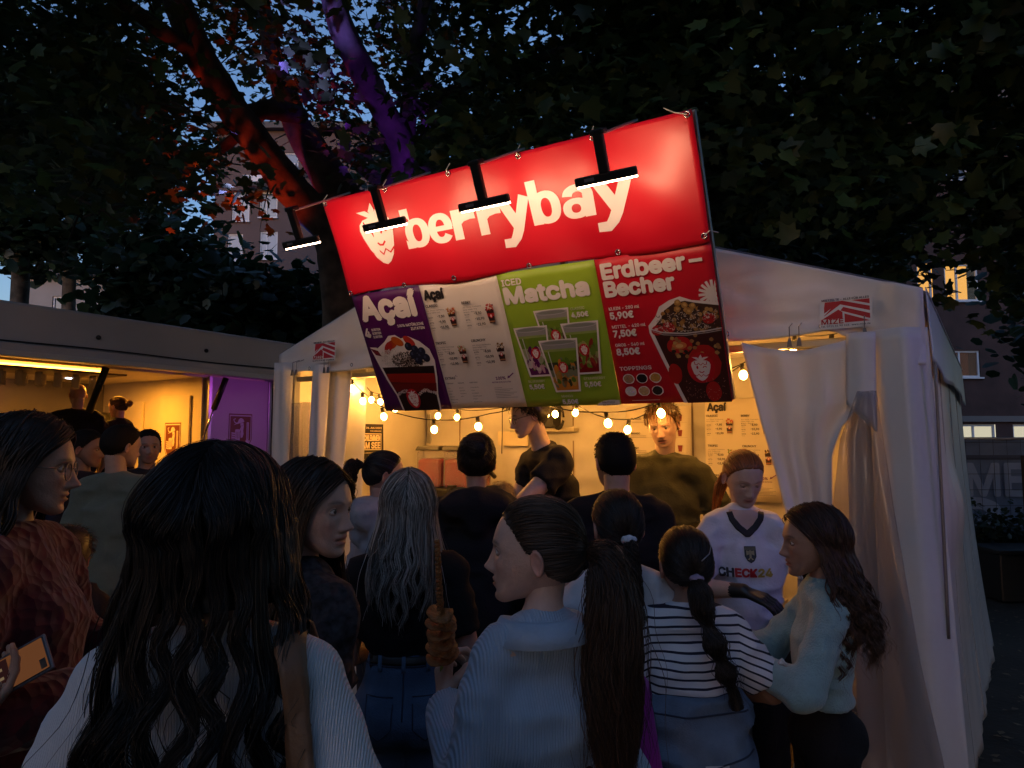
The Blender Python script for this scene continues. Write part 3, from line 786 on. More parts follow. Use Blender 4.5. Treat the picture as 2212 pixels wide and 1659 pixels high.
# ================================================================ tent
TH = R(32.5)
TU = Vector((math.cos(TH), -math.sin(TH), 0)); TV = Vector((math.sin(TH), math.cos(TH), 0))
TC = Vector((1.71, 2.82, 0)); TO = TC - TU * 4.0
def tp(s, t, z=0.0):
    s = s + .045 * t * max(0, (s - 2) / 2)      # the tent stands slightly out of square
    return TO + TU * s + TV * t + Vector((0, 0, z))
tent = empty('party_tent', TO)
tag(tent, 'white party tent with a gable roof, clipped open door flaps and warm light inside', 'tent')
def tb(m, name, mt, smooth=False, **k):
    m.v = [tuple(Vector(p) - TO) for p in m.v]; return m.build(name, mt, tent, smooth, **k)
EAVE = 2.33; APEX = 3.05; DEP = 3.8
def fold(s, z, a=1.0, q=0.0):
    return a * (.020 * math.sin(s * 9 + z * 1.7 + q) + .012 * math.sin(s * 21 - z * 2.3 + q * 2) + .008 * math.sin(z * 7 + s * 4 + q))
def wrk(s, z, a=1.0):
    v = vnoise(np.array([s, z, .37]), (2.2, 4.0, 1)); w = vnoise(np.array([s + z * .8, z - s * .4, 2.2]), (5, 9, 1))
    return a * (.035 * (abs(float(v)) - .4) + .014 * (abs(float(w)) - .3))
# frame
for (s, t) in ((.05, .06), (3.95, .06), (.05, DEP - .05), (3.95, DEP - .05), (.05, 1.62), (3.95, 1.62)):
    m = MB(); m.box(tp(s, t, EAVE / 2 - .02), (.05, .05, EAVE - .06), Matrix.Rotation(-TH, 3, 'Z')); m.box(tp(s, t, .01), (.14, .14, .02), Matrix.Rotation(-TH, 3, 'Z'))
    tb(m, 'pole', METAL, bevel=.004)
for a, b, w_ in ((tp(0.03, .07, EAVE - .07), tp(3.97, .07, EAVE - .07), .05), (tp(.03, .07, EAVE - .17), tp(3.97, .07, EAVE - .17), .035), (tp(0.03, DEP - .05, EAVE - .06), tp(3.97, DEP - .05, EAVE - .06), .05),
              (tp(.04, .08, EAVE - .05), tp(.04, DEP, EAVE - .05), .05), (tp(3.96, .08, EAVE - .05), tp(3.96, DEP, EAVE - .05), .05), (tp(2, .05, APEX - .06), tp(2, DEP, APEX - .06), .05),
              (tp(.03, .08, EAVE - .05), tp(2, .08, APEX - .07), .045), (tp(3.97, .08, EAVE - .05), tp(2, .08, APEX - .07), .045)):
    tb(MB().bar(a, b, w_), 'frame_beam', METAL, bevel=.004)
# roof
for side in (0, 1):
    P = []
    for i in range(29):
        k = i / 28; row = []
        s = k * 2.03 - .03 if side == 0 else 4.03 - k * 2.03
        for j in range(25):
            t = j / 24 * (DEP + .06) - .03
            sag = -.05 * math.sin(math.pi * k) * abs(math.sin(math.pi * j / 12))
            row.append(tp(s, t, EAVE + (APEX - EAVE) * k + sag + .3 * wrk(s * 2, t) * math.sin(math.pi * k)))
        P.append(row if side else row[::-1])
    tb(MB().grid(P), 'roof', PVC, True, solid=.003)
# gable cloth and front valance
P = []
NS = 110
for i in range(26):
    k = i / 25; row = []
    for j in range(NS + 1):
        s = -.015 + 4.03 * j / NS
        top = EAVE + .01 + (APEX - EAVE) * (1 - abs(s - 2) / 2.015)
        lo = 2.19 + .012 * math.sin(s * 7)
        if s > 3.66: lo -= .17 * min(1, (s - 3.66) / .30)
        if s < .12: lo += .04
        z = lo + (top - lo) * k
        bul = wrk(s * 1.1, z * 1.5, 1.15) * math.sin(math.pi * min(k * .9 + .08, 1)) + .03 * math.exp(-(k / .12) ** 2) * abs(math.sin(s * 2.2))
        row.append(tp(s, -.035 - max(-.02, bul) - (.03 if s > 3.9 else 0), z))
    P.append(row)
tb(MB().grid(P), 'gable_cloth', PVC, True, solid=.003)
tb(MB().tube([tp(s, -.02, EAVE + (APEX - EAVE) * (1 - abs(s - 2) / 2) + .012) for s in np.linspace(0, 4, 17)], .014, 6), 'roof_piping', mat('piping', (.10, .10, .12), .5), True)
# right side: wall with hanging folds, and its valance
P = []
for i in range(40):
    z = 2.33 * (1 - i / 39) + .01; row = []
    for j in range(90):
        t = -.05 + (DEP + .05) * j / 89; fl = max(0, 1 - z / 2.33) ** 1.8
        push = .05 + .09 * (t / DEP)
        row.append(tp(4.0 + fold(t * 1.1, z * .25, .8 * (.35 + fl * .12)) * min(1, max(0, 2.3 - z) * 2.2) + fl * push + .05 * math.exp(-((z - 1.35) / .2) ** 2) * math.exp(-((t - 1.2) / .5) ** 2), t, z))
    P.append(row)
tb(MB().grid(P), 'side_wall', PVC_IN, True, solid=.003, )
P = []
for i in range(12):
    row = []
    for j in range(50):
        t = -.03 + (DEP + .06) * j / 49; zz = 2.35 - i / 11 * (.31 + .02 * math.sin(t * 2.1))
        row.append(tp(4.022 + i / 11 * .014 + .006 * math.sin(t * 5) * i / 11, t, zz))
    P.append(row)
tb(MB().grid(P), 'side_valance', PVC, True, solid=.003)
# valance corner skirt folded round the front corner
P = []
for i in range(8):
    row = []
    for j in range(8):
        a = j / 7 * 1.57; z = 2.34 - i / 7 * (.33 - .05 * j / 7)
        row.append(tp(4.0 + .05 * math.sin(a) + .01 * math.sin(i * 2.), -.06 * math.cos(a) - .0, z))
    P.append(row)
# left side wall, partition and rear wall
def wallgrid(fn, name, mt, nu=60, nv=30):
    tb(MB().grid([[fn(j / (nu - 1), i / (nv - 1)) for j in range(nu)] for i in range(nv)]), name, mt, True, solid=.003)
wallgrid(lambda u, v: tp(-.01 + fold(u * 3.8 * .8, v * 2.3, .45), u * DEP, .02 + v * 2.31), 'side_wall', SHEETM)
wallgrid(lambda u, v: tp(.02 + u * 3.96, 1.60 + fold(u * 4 * .9, v * 2, .5, 1.0) + 3.0 * wrk(u * 4, v * 3, .5), .02 + v * 2.28), 'partition_wall', SHEETM, 90, 44)
wallgrid(lambda u, v: tp(.0 + u * 4.0, DEP, .02 + v * 2.30), 'rear_wall', PVC_IN, 12, 8)
tb(MB().grid([[tp(s, 1.6, z) for s in (0, 1, 2, 3, 4)] for z in (2.27, 2.31)] + [[tp(s, 1.6, EAVE + (APEX - EAVE) * (1 - abs(s - 2) / 2) - .02) for s in (0, 1, 2, 3, 4)]]), 'partition_gable', SHEETM, solid=.003)
for s in (.42, 1.55, 2.5):
    tb(MB().box(tp(s, 1.575, 1.1), (.012, .004, 2.0), Matrix.Rotation(-TH, 3, 'Z')), 'seam', mat('seam', (.30, .24, .18), .7))
# white rolled curtain at the right front corner
P = []
for i in range(44):
    z = 2.17 * (1 - i / 43) + .01; row = []
    for j in range(36):
        u = j / 35; s = 3.80 + (.222 + .07 * (1 - z / 2.2)) * u; w_ = .005 * math.sin(u * 14 + z * .8) + .010 * math.sin(u * 6.2 + .6 + .5 * math.sin(z * 1.4)) + .012 * wrk(s * 5, z * 2, 8) * .3
        row.append(tp(s + .015 * (1 - z / 2.2), -.05 - max(0, math.sin(math.pi * min(1, u * 1.05))) * .05 + w_ - .06 * (1 - z / 2.2), z))
    P.append(row)
tb(MB().grid(P), 'corner_curtain', PVC, True, solid=.003)
# clipped door cloth at the right
def lerp(a, b, t): return a + (b - a) * t
def edge(tab, z):
    zz = [p[0] for p in tab]; ss = [p[1] for p in tab]; return float(np.interp(z, zz, ss))
LE = [(.0, 3.40), (.3, 3.46), (.57, 3.50), (1.21, 3.51), (1.57, 3.43), (1.83, 3.36), (2.16, 3.285)]
RE = [(.0, 3.74), (1.03, 3.66), (1.42, 3.65), (1.66, 3.655), (1.78, 3.70), (1.88, 3.785), (2.16, 3.785)]
P = []
for i in range(50):
    z = 2.15 * (1 - i / 49) + .02; row = []; a, b = edge(LE, z), edge(RE, z)
    for j in range(34):
        u = j / 33; s = lerp(a, b, u)
        sag = -.055 * math.sin(math.pi * u) * max(0, (z - 1.2)) if z > 1.9 else 0
        w_ = .020 * math.sin(u * 7 + 1.4 * (2.1 - z)) * min(1, (2.2 - z) * 1.6) + .045 * math.exp(-((u - .62) / .16) ** 2) * math.exp(-((z - 1.86) / .22) ** 2) + .012 * math.sin(u * 17 + z)
        row.append(tp(s, -.075 - w_ - .05 * (2.15 - z) / 2, z + sag))
    P.append(row)
tb(MB().grid(P), 'door_cloth', PVC, True, solid=.003)
P = [[tp(lerp(3.73, 3.84, j / 9) - .01 * i / 11, -.10 - .018 * math.sin(j / 9 * math.pi), 2.17 - i / 11 * (.30 + .12 * j / 9)) for j in range(10)] for i in range(12)]
tb(MB().grid(P), 'door_roll', PVC, True, solid=.003)
P = [[tp(lerp(3.70, 3.99, j / 11), .0 - .012 * math.sin(j * .9 + i * .2), 2.12 * (1 - i / 20) + .02) for j in range(12)] for i in range(21)]
tb(MB().grid(P), 'door_cloth', PVC_IN, True, solid=.003)
# clear window sheets
def clearmat():
    m = bpy.data.materials.new('clear_vinyl'); m.use_nodes = True; t = m.node_tree; N = t.nodes; L = t.links; p = N['Principled BSDF']
    p.inputs['Base Color'].default_value = (.35, .33, .33, 1); p.inputs['Roughness'].default_value = .06; p.inputs['Specular IOR Level'].default_value = 1.0; p.inputs['Coat Weight'].default_value = 1.0
    tr = N.new('ShaderNodeBsdfTransparent'); tr.inputs[0].default_value = (.86, .84, .84, 1); ms = N.new('ShaderNodeMixShader'); ms.inputs[0].default_value = .24
    L.new(tr.outputs[0], ms.inputs[1]); L.new(p.outputs[0], ms.inputs[2]); L.new(ms.outputs[0], N['Material Output'].inputs[0]); return m
CLEAR = clearmat()
P = []
for i in range(46):
    z = 1.92 - (1.92 - .46) * i / 45; row = []; a = float(np.interp(z, [.4, 1.4, 1.72, 1.92], [3.66, 3.66, 3.70, 3.77])); b = float(np.interp(z, [.4, .54, .87, 1.43, 1.92], [4.03, 4.02, 3.96, 3.89, 3.84]))
    for j in range(26):
        u = j / 25; row.append(tp(lerp(a, b, u), -.15 - .012 * math.sin(u * 7 + z * 1.1) - .07 * (1.92 - z) - .005 * math.sin(u * 19 + z * 3), z))
    P.append(row)
tb(MB().grid(P), 'window_sheet', CLEAR, True, solid=.0015)
# left front: corner curtain, two white rolls, clear sheet
def roll(s0, s1, z0, z1, name, off=.05, amp=.04, q=0, lean=0.0, mt=PVC):
    P = []
    for i in range(30):
        z = lerp(z1, z0, i / 29); row = []
        for j in range(18):
            u = j / 17; row.append(tp(lerp(s0, s1, u) + lean * (z1 - z), -off - amp * math.sin(math.pi * u) - .01 * math.sin(u * 12 + z * 2 + q) - .02 * (2.2 - z) / 2, z))
        P.append(row)
    tb(MB().grid(P), name, mt, True, solid=.003)
roll(-.03, .15, .02, 2.27, 'corner_curtain', .05, .06)
roll(.40, .54, .02, 2.23, 'door_roll', .07, .05, 1, -.03)
roll(.43, .66, .02, 2.20, 'door_roll', -.03, .04, 2.5, -.10)
roll(.12, .42, .3, 1.98, 'window_sheet', .03, .03, 3, 0, CLEAR)
roll(.16, .62, .02, 2.22, 'door_cloth', -.22, .05, 3, -.04)
# clips holding the cloth to the beam
CLIP = mat('clip_steel', (.15, .15, .16), .3, .8)
for (s, z) in ((3.50, 2.15), (3.54, 2.15), (3.80, 2.17), (.20, 2.19), (.24, 2.19), (.52, 2.19), (.56, 2.19)):
    m = MB(); c = tp(s, -.095, z); m.box(c, (.022, .014, .04), Matrix.Rotation(-TH, 3, 'Z'), taper=.5); m.tube([c + Vector((0, 0, .015)), c + Vector((0, 0, .07)), tp(s, -.02, z + .10)], .0022, 5)
    tb(m, 'clip', CLIP)
SEAMT = mat('welded_seam', (.42, .40, .40), .45)
for t_ in (.95, 1.9, 2.85):
    tb(MB().tube([tp(4.0 + .003 + fold(t_ * 1.1, z * .25, .8 * (.35 + max(0, 1 - z / 2.33) ** 1.8 * .12)) * min(1, max(0, 2.3 - z) * 2.2) + max(0, 1 - z / 2.33) ** 1.8 * (.05 + .09 * t_ / DEP), t_, z) for z in np.linspace(.03, 2.1, 26)], .005, 5), 'seam', SEAMT, True)
tb(MB().tube([tp(4.045, -.075 - .03 * (1 - z / 2.2), z) for z in np.linspace(.95, 2.03, 12)], .006, 6), 'corner_zip', mat('zip_dark', (.30, .25, .22), .45, .5), True)
tb(MB().tube([tp(4.040 + .01 * (1 - z), -.06 - .03 * (1 - z / 2.2), z) for z in np.linspace(.05, .92, 12)], .005, 6), 'corner_zip', mat('zip_dark2', (.30, .25, .22), .45, .5), True)
for k in range(9):
    s_ = .35 + k * .41
    if 1.2 < s_ < 3.2: continue
    c_ = tp(s_, -.075, 2.215); tb(MB().tube([c_ + TU * .010 * math.cos(a) + Vector((0, 0, .010 * math.sin(a))) for a in [i * math.pi / 5 for i in range(11)]], .003, 5), 'eyelet', STEEL, True)
m = MB(); m.box(tp(4.04, .02, 1.02), (.03, .02, .05), Matrix.Rotation(-TH, 3, 'Z')); m.box(tp(4.04, .0, 1.02), (.014, .03, .03), Matrix.Rotation(-TH, 3, 'Z')); tb(m, 'buckle', CLIP)

# ================================================================ flat print
FONT = None
try: FONT = bpy.data.fonts.load(bpy.utils.resource_path('LOCAL') + '/datafiles/fonts/Inter.woff2')
except Exception: FONT = None
_tc = {}
def text_geo(s):
    if s in _tc: return _tc[s]
    c = bpy.data.curves.new('lettering', 'FONT'); c.body = s; c.size = 1.0; c.resolution_u = 3
    if FONT: c.font = FONT
    o = bpy.data.objects.new('lettering', c); me = bpy.data.meshes.new_from_object(o)
    V = [(v.co.x, v.co.y) for v in me.vertices]; F = [tuple(p.vertices) for p in me.polygons]
    bpy.data.objects.remove(o); bpy.data.curves.remove(c); bpy.data.meshes.remove(me)
    if s != 'H': H = _capH()
    else: H = 1
    _tc[s] = (V, F); return _tc[s]
_ch = []
def _capH():
    if not _ch:
        _ch.append(1.0); V, F = text_geo('H'); _ch[0] = max(p[1] for p in V) - min(p[1] for p in V)
    return _ch[0]
class Print:
    def __init__(s, dz=4e-5): s.v = []; s.f = []; s.c = []; s.z = 0.0; s.dz = dz
    def up(s): s.z += s.dz
    def poly(s, pts, col, lift=True):
        if lift: s.up()
        b = len(s.v); s.v += [(p[0], p[1], s.z) for p in pts]; s.f.append(tuple(range(b, b + len(pts)))); s.c += [col] * len(pts)
    def rect(s, x0, y0, x1, y1, col): s.poly([(x0, y0), (x1, y0), (x1, y1), (x0, y1)], col)
    def ellipse(s, cx, cy, rx, ry, col, n=24, a=0.0, lift=True):
        ca, sa = math.cos(a), math.sin(a)
        s.poly([(cx + rx * math.cos(t) * ca - ry * math.sin(t) * sa, cy + rx * math.cos(t) * sa + ry * math.sin(t) * ca) for t in [2 * math.pi * k / n for k in range(n)]], col, lift)
    def stroke(s, pts, w, col, lift=True):
        if lift: s.up()
        ww = w if isinstance(w, (list, tuple)) else [w] * len(pts); L = []; Rr = []
        for i, p in enumerate(pts):
            a = pts[max(0, i - 1)]; b = pts[min(len(pts) - 1, i + 1)]; d = math.hypot(b[0] - a[0], b[1] - a[1]) or 1; nx, ny = -(b[1] - a[1]) / d, (b[0] - a[0]) / d
            L.append((p[0] + nx * ww[i] / 2, p[1] + ny * ww[i] / 2)); Rr.append((p[0] - nx * ww[i] / 2, p[1] - ny * ww[i] / 2))
        for i in range(len(pts) - 1):
            s.poly([Rr[i], Rr[i + 1], L[i + 1], L[i]], col, False)
    def text(s, t, x, y, cap, col, bold=0.0, width=None, align='l', xs=1.0, shear=0.0, rot=0.0):
        V, F = text_geo(t); k = cap / _capH()
        if not V: return
        x0 = min(p[0] for p in V); x1 = max(p[0] for p in V); w = (x1 - x0) * k * xs
        if width: xs = width / ((x1 - x0) * k); w = width
        ox = x - (w if align == 'r' else w / 2 if align == 'c' else 0); cr, sr = math.cos(rot), math.sin(rot)
        offs = [(0, 0)] + ([(bold * cap * math.cos(a), bold * cap * math.sin(a)) for a in [math.pi / 4 * q for q in range(8)]] if bold else [])
        for dx, dy in offs:
            s.up(); b = len(s.v)
            for p in V:
                X = (p[0] - x0) * k * xs + dx + p[1] * k * shear; Y = p[1] * k + dy
                s.v.append((ox + X * cr - Y * sr, y + X * sr + Y * cr, s.z))
            s.f += [tuple(i + b for i in f) for f in F]; s.c += [col] * len(V)
    def build(s, name, M, parent=None, mt=None, bend=None):
        me = bpy.data.meshes.new(name); vv = s.v if bend is None else [bend(p) for p in s.v]
        me.from_pydata(vv, [], s.f); a = me.color_attributes.new('Col', 'FLOAT_COLOR', 'POINT')
        a.data.foreach_set('color', np.array([(*c, 1) for c in s.c], np.float32).ravel()); me.materials.append(mt or PRINT); me.update()
        o = link(name, me, None); o.matrix_world = M
        if parent is not None: o.parent = parent; o.matrix_parent_inverse = parent_inv(parent)
        return o
def parent_inv(p):
    bpy.context.view_layer.update(); return p.matrix_world.inverted()
def frame_m(o, x, y):
    x = Vector(x).normalized(); y = Vector(y).normalized(); z = x.cross(y); M = Matrix.Identity(4)
    for i, c in enumerate((x, y, z)):
        for j in range(3): M[j][i] = c[j]
    M.translation = o; return M
WHITE = (.82, .74, .66); RED = (.60, .006, .022); DARK = (.015, .012, .012)
def straw(p, cx, cy, h, body=WHITE, ink=RED, a=0.0):
    """winking strawberry emblem, height h"""
    ca, sa = math.cos(a), math.sin(a)
    def q(x, y): x *= h; y *= h; return (cx + x * ca - y * sa, cy + x * sa + y * ca)
    out = [(0, -.5), (-.09, -.46), (-.19, -.36), (-.27, -.2), (-.33, 0), (-.345, .12), (-.31, .21), (-.22, .27), (-.1, .285), (.1, .285), (.22, .27), (.31, .21), (.345, .12), (.33, 0), (.27, -.2), (.19, -.36), (.09, -.46)]
    p.poly([q(*v) for v in out], body)
    for leaf in ([(0, .27), (-.06, .38), (.03, .5), (.07, .38)], [(-.05, .26), (-.3, .41), (-.12, .40), (.02, .30)], [(.05, .26), (.3, .41), (.12, .40), (-.02, .30)]):
        p.poly([q(*v) for v in leaf], body)
    p.stroke([q(*v) for v in [(-.22, .24), (-.20, .13), (-.13, .12), (-.08, .18), (0, .10), (.08, .18), (.13, .12), (.20, .13), (.22, .24)]], .028 * h, ink)
    p.ellipse(*q(-.13, .02), .035 * h, .065 * h, ink, 14, a)
    p.stroke([q(*v) for v in [(.07, .0), (.10, .05), (.15, .055), (.20, .02)]], .032 * h, ink)
    p.stroke([q(*v) for v in [(-.07, -.13), (-.03, -.17), (.03, -.18), (.10, -.13)]], .032 * h, ink)
    p.stroke([q(*v) for v in [(-.26, -.25), (-.17, -.31), (-.10, -.24), (-.02, -.33), (.06, -.25), (.14, -.32), (.25, -.25)]], .030 * h, ink)
def blob(cx, cy, rx, ry, n=22, j=.06, seed=0):
    r_ = random.Random(seed); return [(cx + rx * math.cos(2 * math.pi * k / n) * (1 + r_.uniform(-j, j)), cy + ry * math.sin(2 * math.pi * k / n) * (1 + r_.uniform(-j, j))) for k in range(n)]

# ================================================================ the slanting sign
SBL = Vector((-.76307593, 4.16595163, .17816998 + CAM_Z)); SU = Vector((.85637332, -.51635718, 0)); SP = Vector((-.22318595, -.37015172, .90176257)); SN = Vector((-.46563158, -.77224541, -.43223172))
SW, SH = 2.0644, 1.2655
MS = frame_m(SBL, SU, SP)    # local x right, y up, z = towards the viewer side
if MS.col[2].xyz.dot(SN) < 0: pass
sign = empty('menu_sign', SBL); tag(sign, 'large red and multicoloured menu sign board tilted over the tent front', 'sign')
def sp(x, y, z=0.0): return MS @ Vector((x, y, z)) - SBL
def sgn_mb(): return MB()
fr = MB()
for a, b in (((.0, .02), (SW, .02)), ((.0, SH - .022), (SW, SH - .022))):
    MB().bar(sp(*a, -.022), sp(*b, -.022), .03, .03, MS.to_3x3() @ Vector((0, 0, 1))).build('crossbar', METAL, sign, bevel=.003)
for x in (.016, .68, 1.36, SW - .008):
    MB().bar(sp(x, .0, -.022), sp(x, SH - .004, -.022), .028, .028, MS.to_3x3() @ Vector((0, 0, 1))).build('upright', METAL, sign, bevel=.003)
# red banner, slightly wavy, grommets and ties
def waves(x, y): return .006 * math.sin(x * 9 + 1) * math.exp(-((y - .72) / .08) ** 2) + .0045 * math.sin(x * 6 + y * 11) + .0025 * math.sin(x * 17 - y * 6) + .004 * math.sin((x + y * 1.4) * 14) * math.exp(-((x - 1.7) / .3) ** 2)
BAN = mat('banner_red', (.52, .003, .020), .38, noise=(4, .05), bump=(8, .10), spec=.5)
P = [[sp(SW * i / 80, .728 + (SH - .728) * j / 30 + (.012 * math.sin(math.pi * 4 * i / 80) if j == 0 else 0), .010 + waves(SW * i / 80, .728 + (SH - .728) * j / 30)) for i in range(81)] for j in range(31)]
bb = MB().grid(P).build('banner', BAN, sign, True, solid=.0012)
bend = lambda p: (p[0], p[1], p[2] + .0125 + waves(p[0], p[1]))
# lettering built from heavy strokes
pr = Print()
pr_col = (.80, .75, .76)
X = lambda f: f
def ring(p, cx, cy, rx, ry, w, col, a0=0, a1=360, sq=2.25, wy=None):
    n = 30; wy = wy or w; p.up()
    def se(t, ax_, ay_):
        c, s_ = math.cos(t), math.sin(t); return (cx + ax_ * math.copysign(abs(c) ** (2 / sq), c), cy + ay_ * math.copysign(abs(s_) ** (2 / sq), s_))
    for i in range(n):
        t0 = R(a0 + (a1 - a0) * i / n); t1 = R(a0 + (a1 - a0) * (i + 1) / n)
        p.poly([se(t0, rx - w, ry - wy), se(t0, rx, ry), se(t1, rx, ry), se(t1, rx - w, ry - wy)], col, False)
def L_b(p, x, y, xh, asc, w, st):
    p.rect(x, y, x + st, y + asc, pr_col); ring(p, x + w / 2 + .004, y + xh / 2, w / 2 - .004, xh / 2 + .002, st * .93, pr_col, wy=st * .62); return w
def L_e(p, x, y, xh, w, st):
    ring(p, x + w / 2, y + xh / 2, w / 2, xh / 2 + .002, st * .93, pr_col, 0, 325, wy=st * .62); p.rect(x + st * .5, y + xh * .41, x + w - .003, y + xh * .58, pr_col); return w
def L_r(p, x, y, xh, w, st):
    p.rect(x, y, x + st, y + xh, pr_col); p.stroke([(x + st * .6, y + xh * .52), (x + st * 1.05, y + xh * .72), (x + w * .75, y + xh * .80), (x + w, y + xh * .80)], [.03, .05, .055, .058], pr_col); return w
def L_y(p, x, y, xh, w, st, d):
    p.stroke([(x + st * .55, y + xh), (x + w * .53, y + .012)], st * 1.05, pr_col); p.stroke([(x + w - st * .5, y + xh), (x + w * .52, y + .0), (x + w * .42, y - d * .45), (x + w * .28, y - d * .80), (x + .004, y - d * .78)], [st * 1.05, st * 1.05, st, st * .9, st * .8], pr_col); return w
def L_a(p, x, y, xh, w, st):
    p.rect(x + w - st, y, x + w, y + xh * .7, pr_col); ring(p, x + w * .43, y + xh * .30, w * .43, xh * .31, st * .85, pr_col, 0, 360, wy=st * .5)
    ring(p, x + w * .52, y + xh * .64, w * .48, xh * .365, st * .95, pr_col, 0, 172, wy=st * .62); return w
bx, by, XH, AS, ST = .502, .927, .148, .205, .052
for ch, x, w in (('b', .502, .158), ('e', .658, .152), ('r', .812, .135), ('r', .962, .135), ('y', 1.082, .185), ('b', 1.262, .158), ('a', 1.428, .158), ('y', 1.580, .198)):
    if ch == 'b': L_b(pr, x, by, XH, AS, w, ST)
    elif ch == 'e': L_e(pr, x, by, XH, w, ST)
    elif ch == 'r': L_r(pr, x, by, XH, w, ST)
    elif ch == 'y': L_y(pr, x, by, XH, w, ST, .075)
    else: L_a(pr, x, by, XH, w, ST)
straw(pr, .325, 1.035, .335, pr_col, RED, R(3))
pr.build('lettering', MS, sign, bend=bend)
for x, y in [(.02, 1.25), (.45, 1.25), (.86, 1.25), (1.26, 1.25), (1.63, 1.25), (2.045, 1.25), (2.045, .76), (.02, .745), (.40, .742), (.745, .742), (1.19, .745), (1.65, .745)]:
    m = MB(); z = .016 + waves(x, y)
    c = [sp(x + .011 * math.cos(a), y + .011 * math.sin(a), z) for a in [i * math.pi / 6 for i in range(13)]]
    m.tube(c, .0035, 6); gr = m.build('grommet', STEEL, sign, True)
    if y > 1.2 or x > 2:
        dx = .05 if x > 2 and y < 1 else (-.10 if x > 2 else .0)
        MB().tube([sp(x, y, z), sp(x + dx * .5, y + .02, z + .006), sp(x + dx, SH + .03 if y > 1 else y, -.02)], .0025, 5).build('cable_tie', mat('tie', (.5, .5, .45), .5), sign)
# four lower panels
panels = [('panel', .0, .494, (.075, .004, .095), 'purple acai panel'), ('panel', .494, .990, (.80, .72, .66), 'cream price list panel'), ('panel', .990, 1.526, (.30, .46, .030), 'green iced matcha panel'), ('panel', 1.526, 2.064, (.55, .006, .022), 'red strawberry cup panel')]
PM = []
for i, (nm, x0, x1, col, lab) in enumerate(panels):
    P = [[sp(x0 + (x1 - x0) * a / 14, .727 * b / 16 + (-.012 * math.sin(math.pi * a / 14) if (i == 1 and b == 16) else 0), (.004 if i % 2 else .006) + .003 * math.sin(a * .9 + i) * math.sin(b * .4)) for a in range(15)] for b in range(17)]
    o = MB().grid(P).build('panel', mat('panel_' + str(i), col, .45, noise=(5, .06)), sign, True, solid=.001); o['label'] = lab; PM.append(o)
PB = lambda p: (p[0], p[1], p[2] + .0112)
OFFW = (.80, .72, .70)
def fruitcup(p, x0, x1, y0, y1, layers, seed=0, outline=WHITE, logo=True, top=None, ow=.010):
    """printed cup: wide rim at y1, narrower foot at y0"""
    cx = (x0 + x1) / 2; w = x1 - x0; ft = .62
    p.poly([(x0 - ow, y1 + ow), (x0 + w * (1 - ft) / 2 - ow, y0 - ow), (x1 - w * (1 - ft) / 2 + ow, y0 - ow), (x1 + ow, y1 + ow)], outline)
    if top: p.poly([(a, b) for a, b in top], outline)
    yy = y0
    for f, c in layers:
        ya, yb = yy, yy + (y1 - y0) * f; yy = yb
        ka = (1 - ft) / 2 * (1 - (ya - y0) / (y1 - y0)); kb = (1 - ft) / 2 * (1 - (yb - y0) / (y1 - y0))
        p.poly([(x0 + w * ka, ya), (x1 - w * ka, ya), (x1 - w * kb, yb), (x0 + w * kb, yb)], c)
r9 = random.Random(5)
# panel 1: acai
p = Print()
p.text('Açaí', .045, .575, .128, OFFW, .10, .40)
p.text('4', .022, .470, .052, OFFW, .07)
for k in range(3): p.text('SORTEN', .078, .505 - .0215 * k, .0135, OFFW, .05, .065)
p.text('100% NATÜRLICHE', .462, .512, .0145, OFFW, .05, .185, 'r'); p.text('ZUTATEN', .462, .488, .0145, OFFW, .05, .095, 'r')
p.poly([(.140, .0), (.125, .10), (.085, .20), (.062, .28), (.028, .41), (.075, .405), (.085, .40), (.15, .435), (.19, .468), (.24, .470), (.275, .445), (.33, .455), (.40, .42), (.455, .37), (.472, .30), (.458, .20), (.432, .10), (.425, .0)], OFFW)
p.poly([(.152, .0), (.137, .10), (.100, .20), (.078, .28), (.455, .27), (.445, .20), (.420, .10), (.413, .0)], (.02, .008, .008))
p.poly([(.106, .185), (.090, .24), (.448, .225), (.438, .165)], (.30, .012, .006))
p.poly([(.13, .125), (.108, .18), (.44, .165), (.428, .115)], (.16, .008, .006))
for k in range(160):
    x = r9.uniform(.135, .425); y = .112 + .012 * math.sin(x * 40) + r9.uniform(-.008, .010); p.ellipse(x, y, .006, .003, (.6, .5, .48), 6, r9.uniform(0, 3), lift=(k % 20 == 0))
for c, x, y, a in (((.45, .05, .01), .20, .415, .4), ((.55, .10, .01), .245, .43, -.5), ((.42, .02, .02), .165, .395, .9), ((.45, .03, .02), .33, .425, -.7)): p.ellipse(x, y, .045, .024, c, 18, a)
for k in range(420):
    a = r9.uniform(0, 6.28); rr_ = r9.random() ** .6; x = .175 + .09 * rr_ * math.cos(a); y = .335 + .055 * rr_ * math.sin(a)
    p.ellipse(x, y, r9.uniform(.005, .011), .0018, random.choice([(.75, .70, .68), (.55, .50, .48)]), 5, r9.uniform(0, 3), lift=(k % 30 == 0))
for k in range(500):
    a = r9.uniform(0, 6.28); rr_ = r9.random() ** .6; x = .285 + .12 * rr_ * math.cos(a); y = .315 + .05 * rr_ * math.sin(a)
    p.ellipse(x, y, r9.uniform(.004, .009), .0024, r9.choice([(.03, .015, .01), (.07, .03, .018), (.015, .008, .006)]), 5, r9.uniform(0, 3), lift=(k % 30 == 0))
for x, y in ((.315, .395), (.355, .375), (.335, .345), (.385, .335), (.40, .36), (.42, .32), (.36, .31)):
    p.ellipse(x, y, .026, .025, (.012, .014, .035), 18); p.ellipse(x - .006, y + .006, .010, .009, (.06, .07, .13), 12); p.ellipse(x + .002, y + .004, .005, .004, (.01, .01, .02), 8)
p.poly([(.03, .405), (.085, .385), (.10, .35), (.06, .36)], (.16, .01, .02))
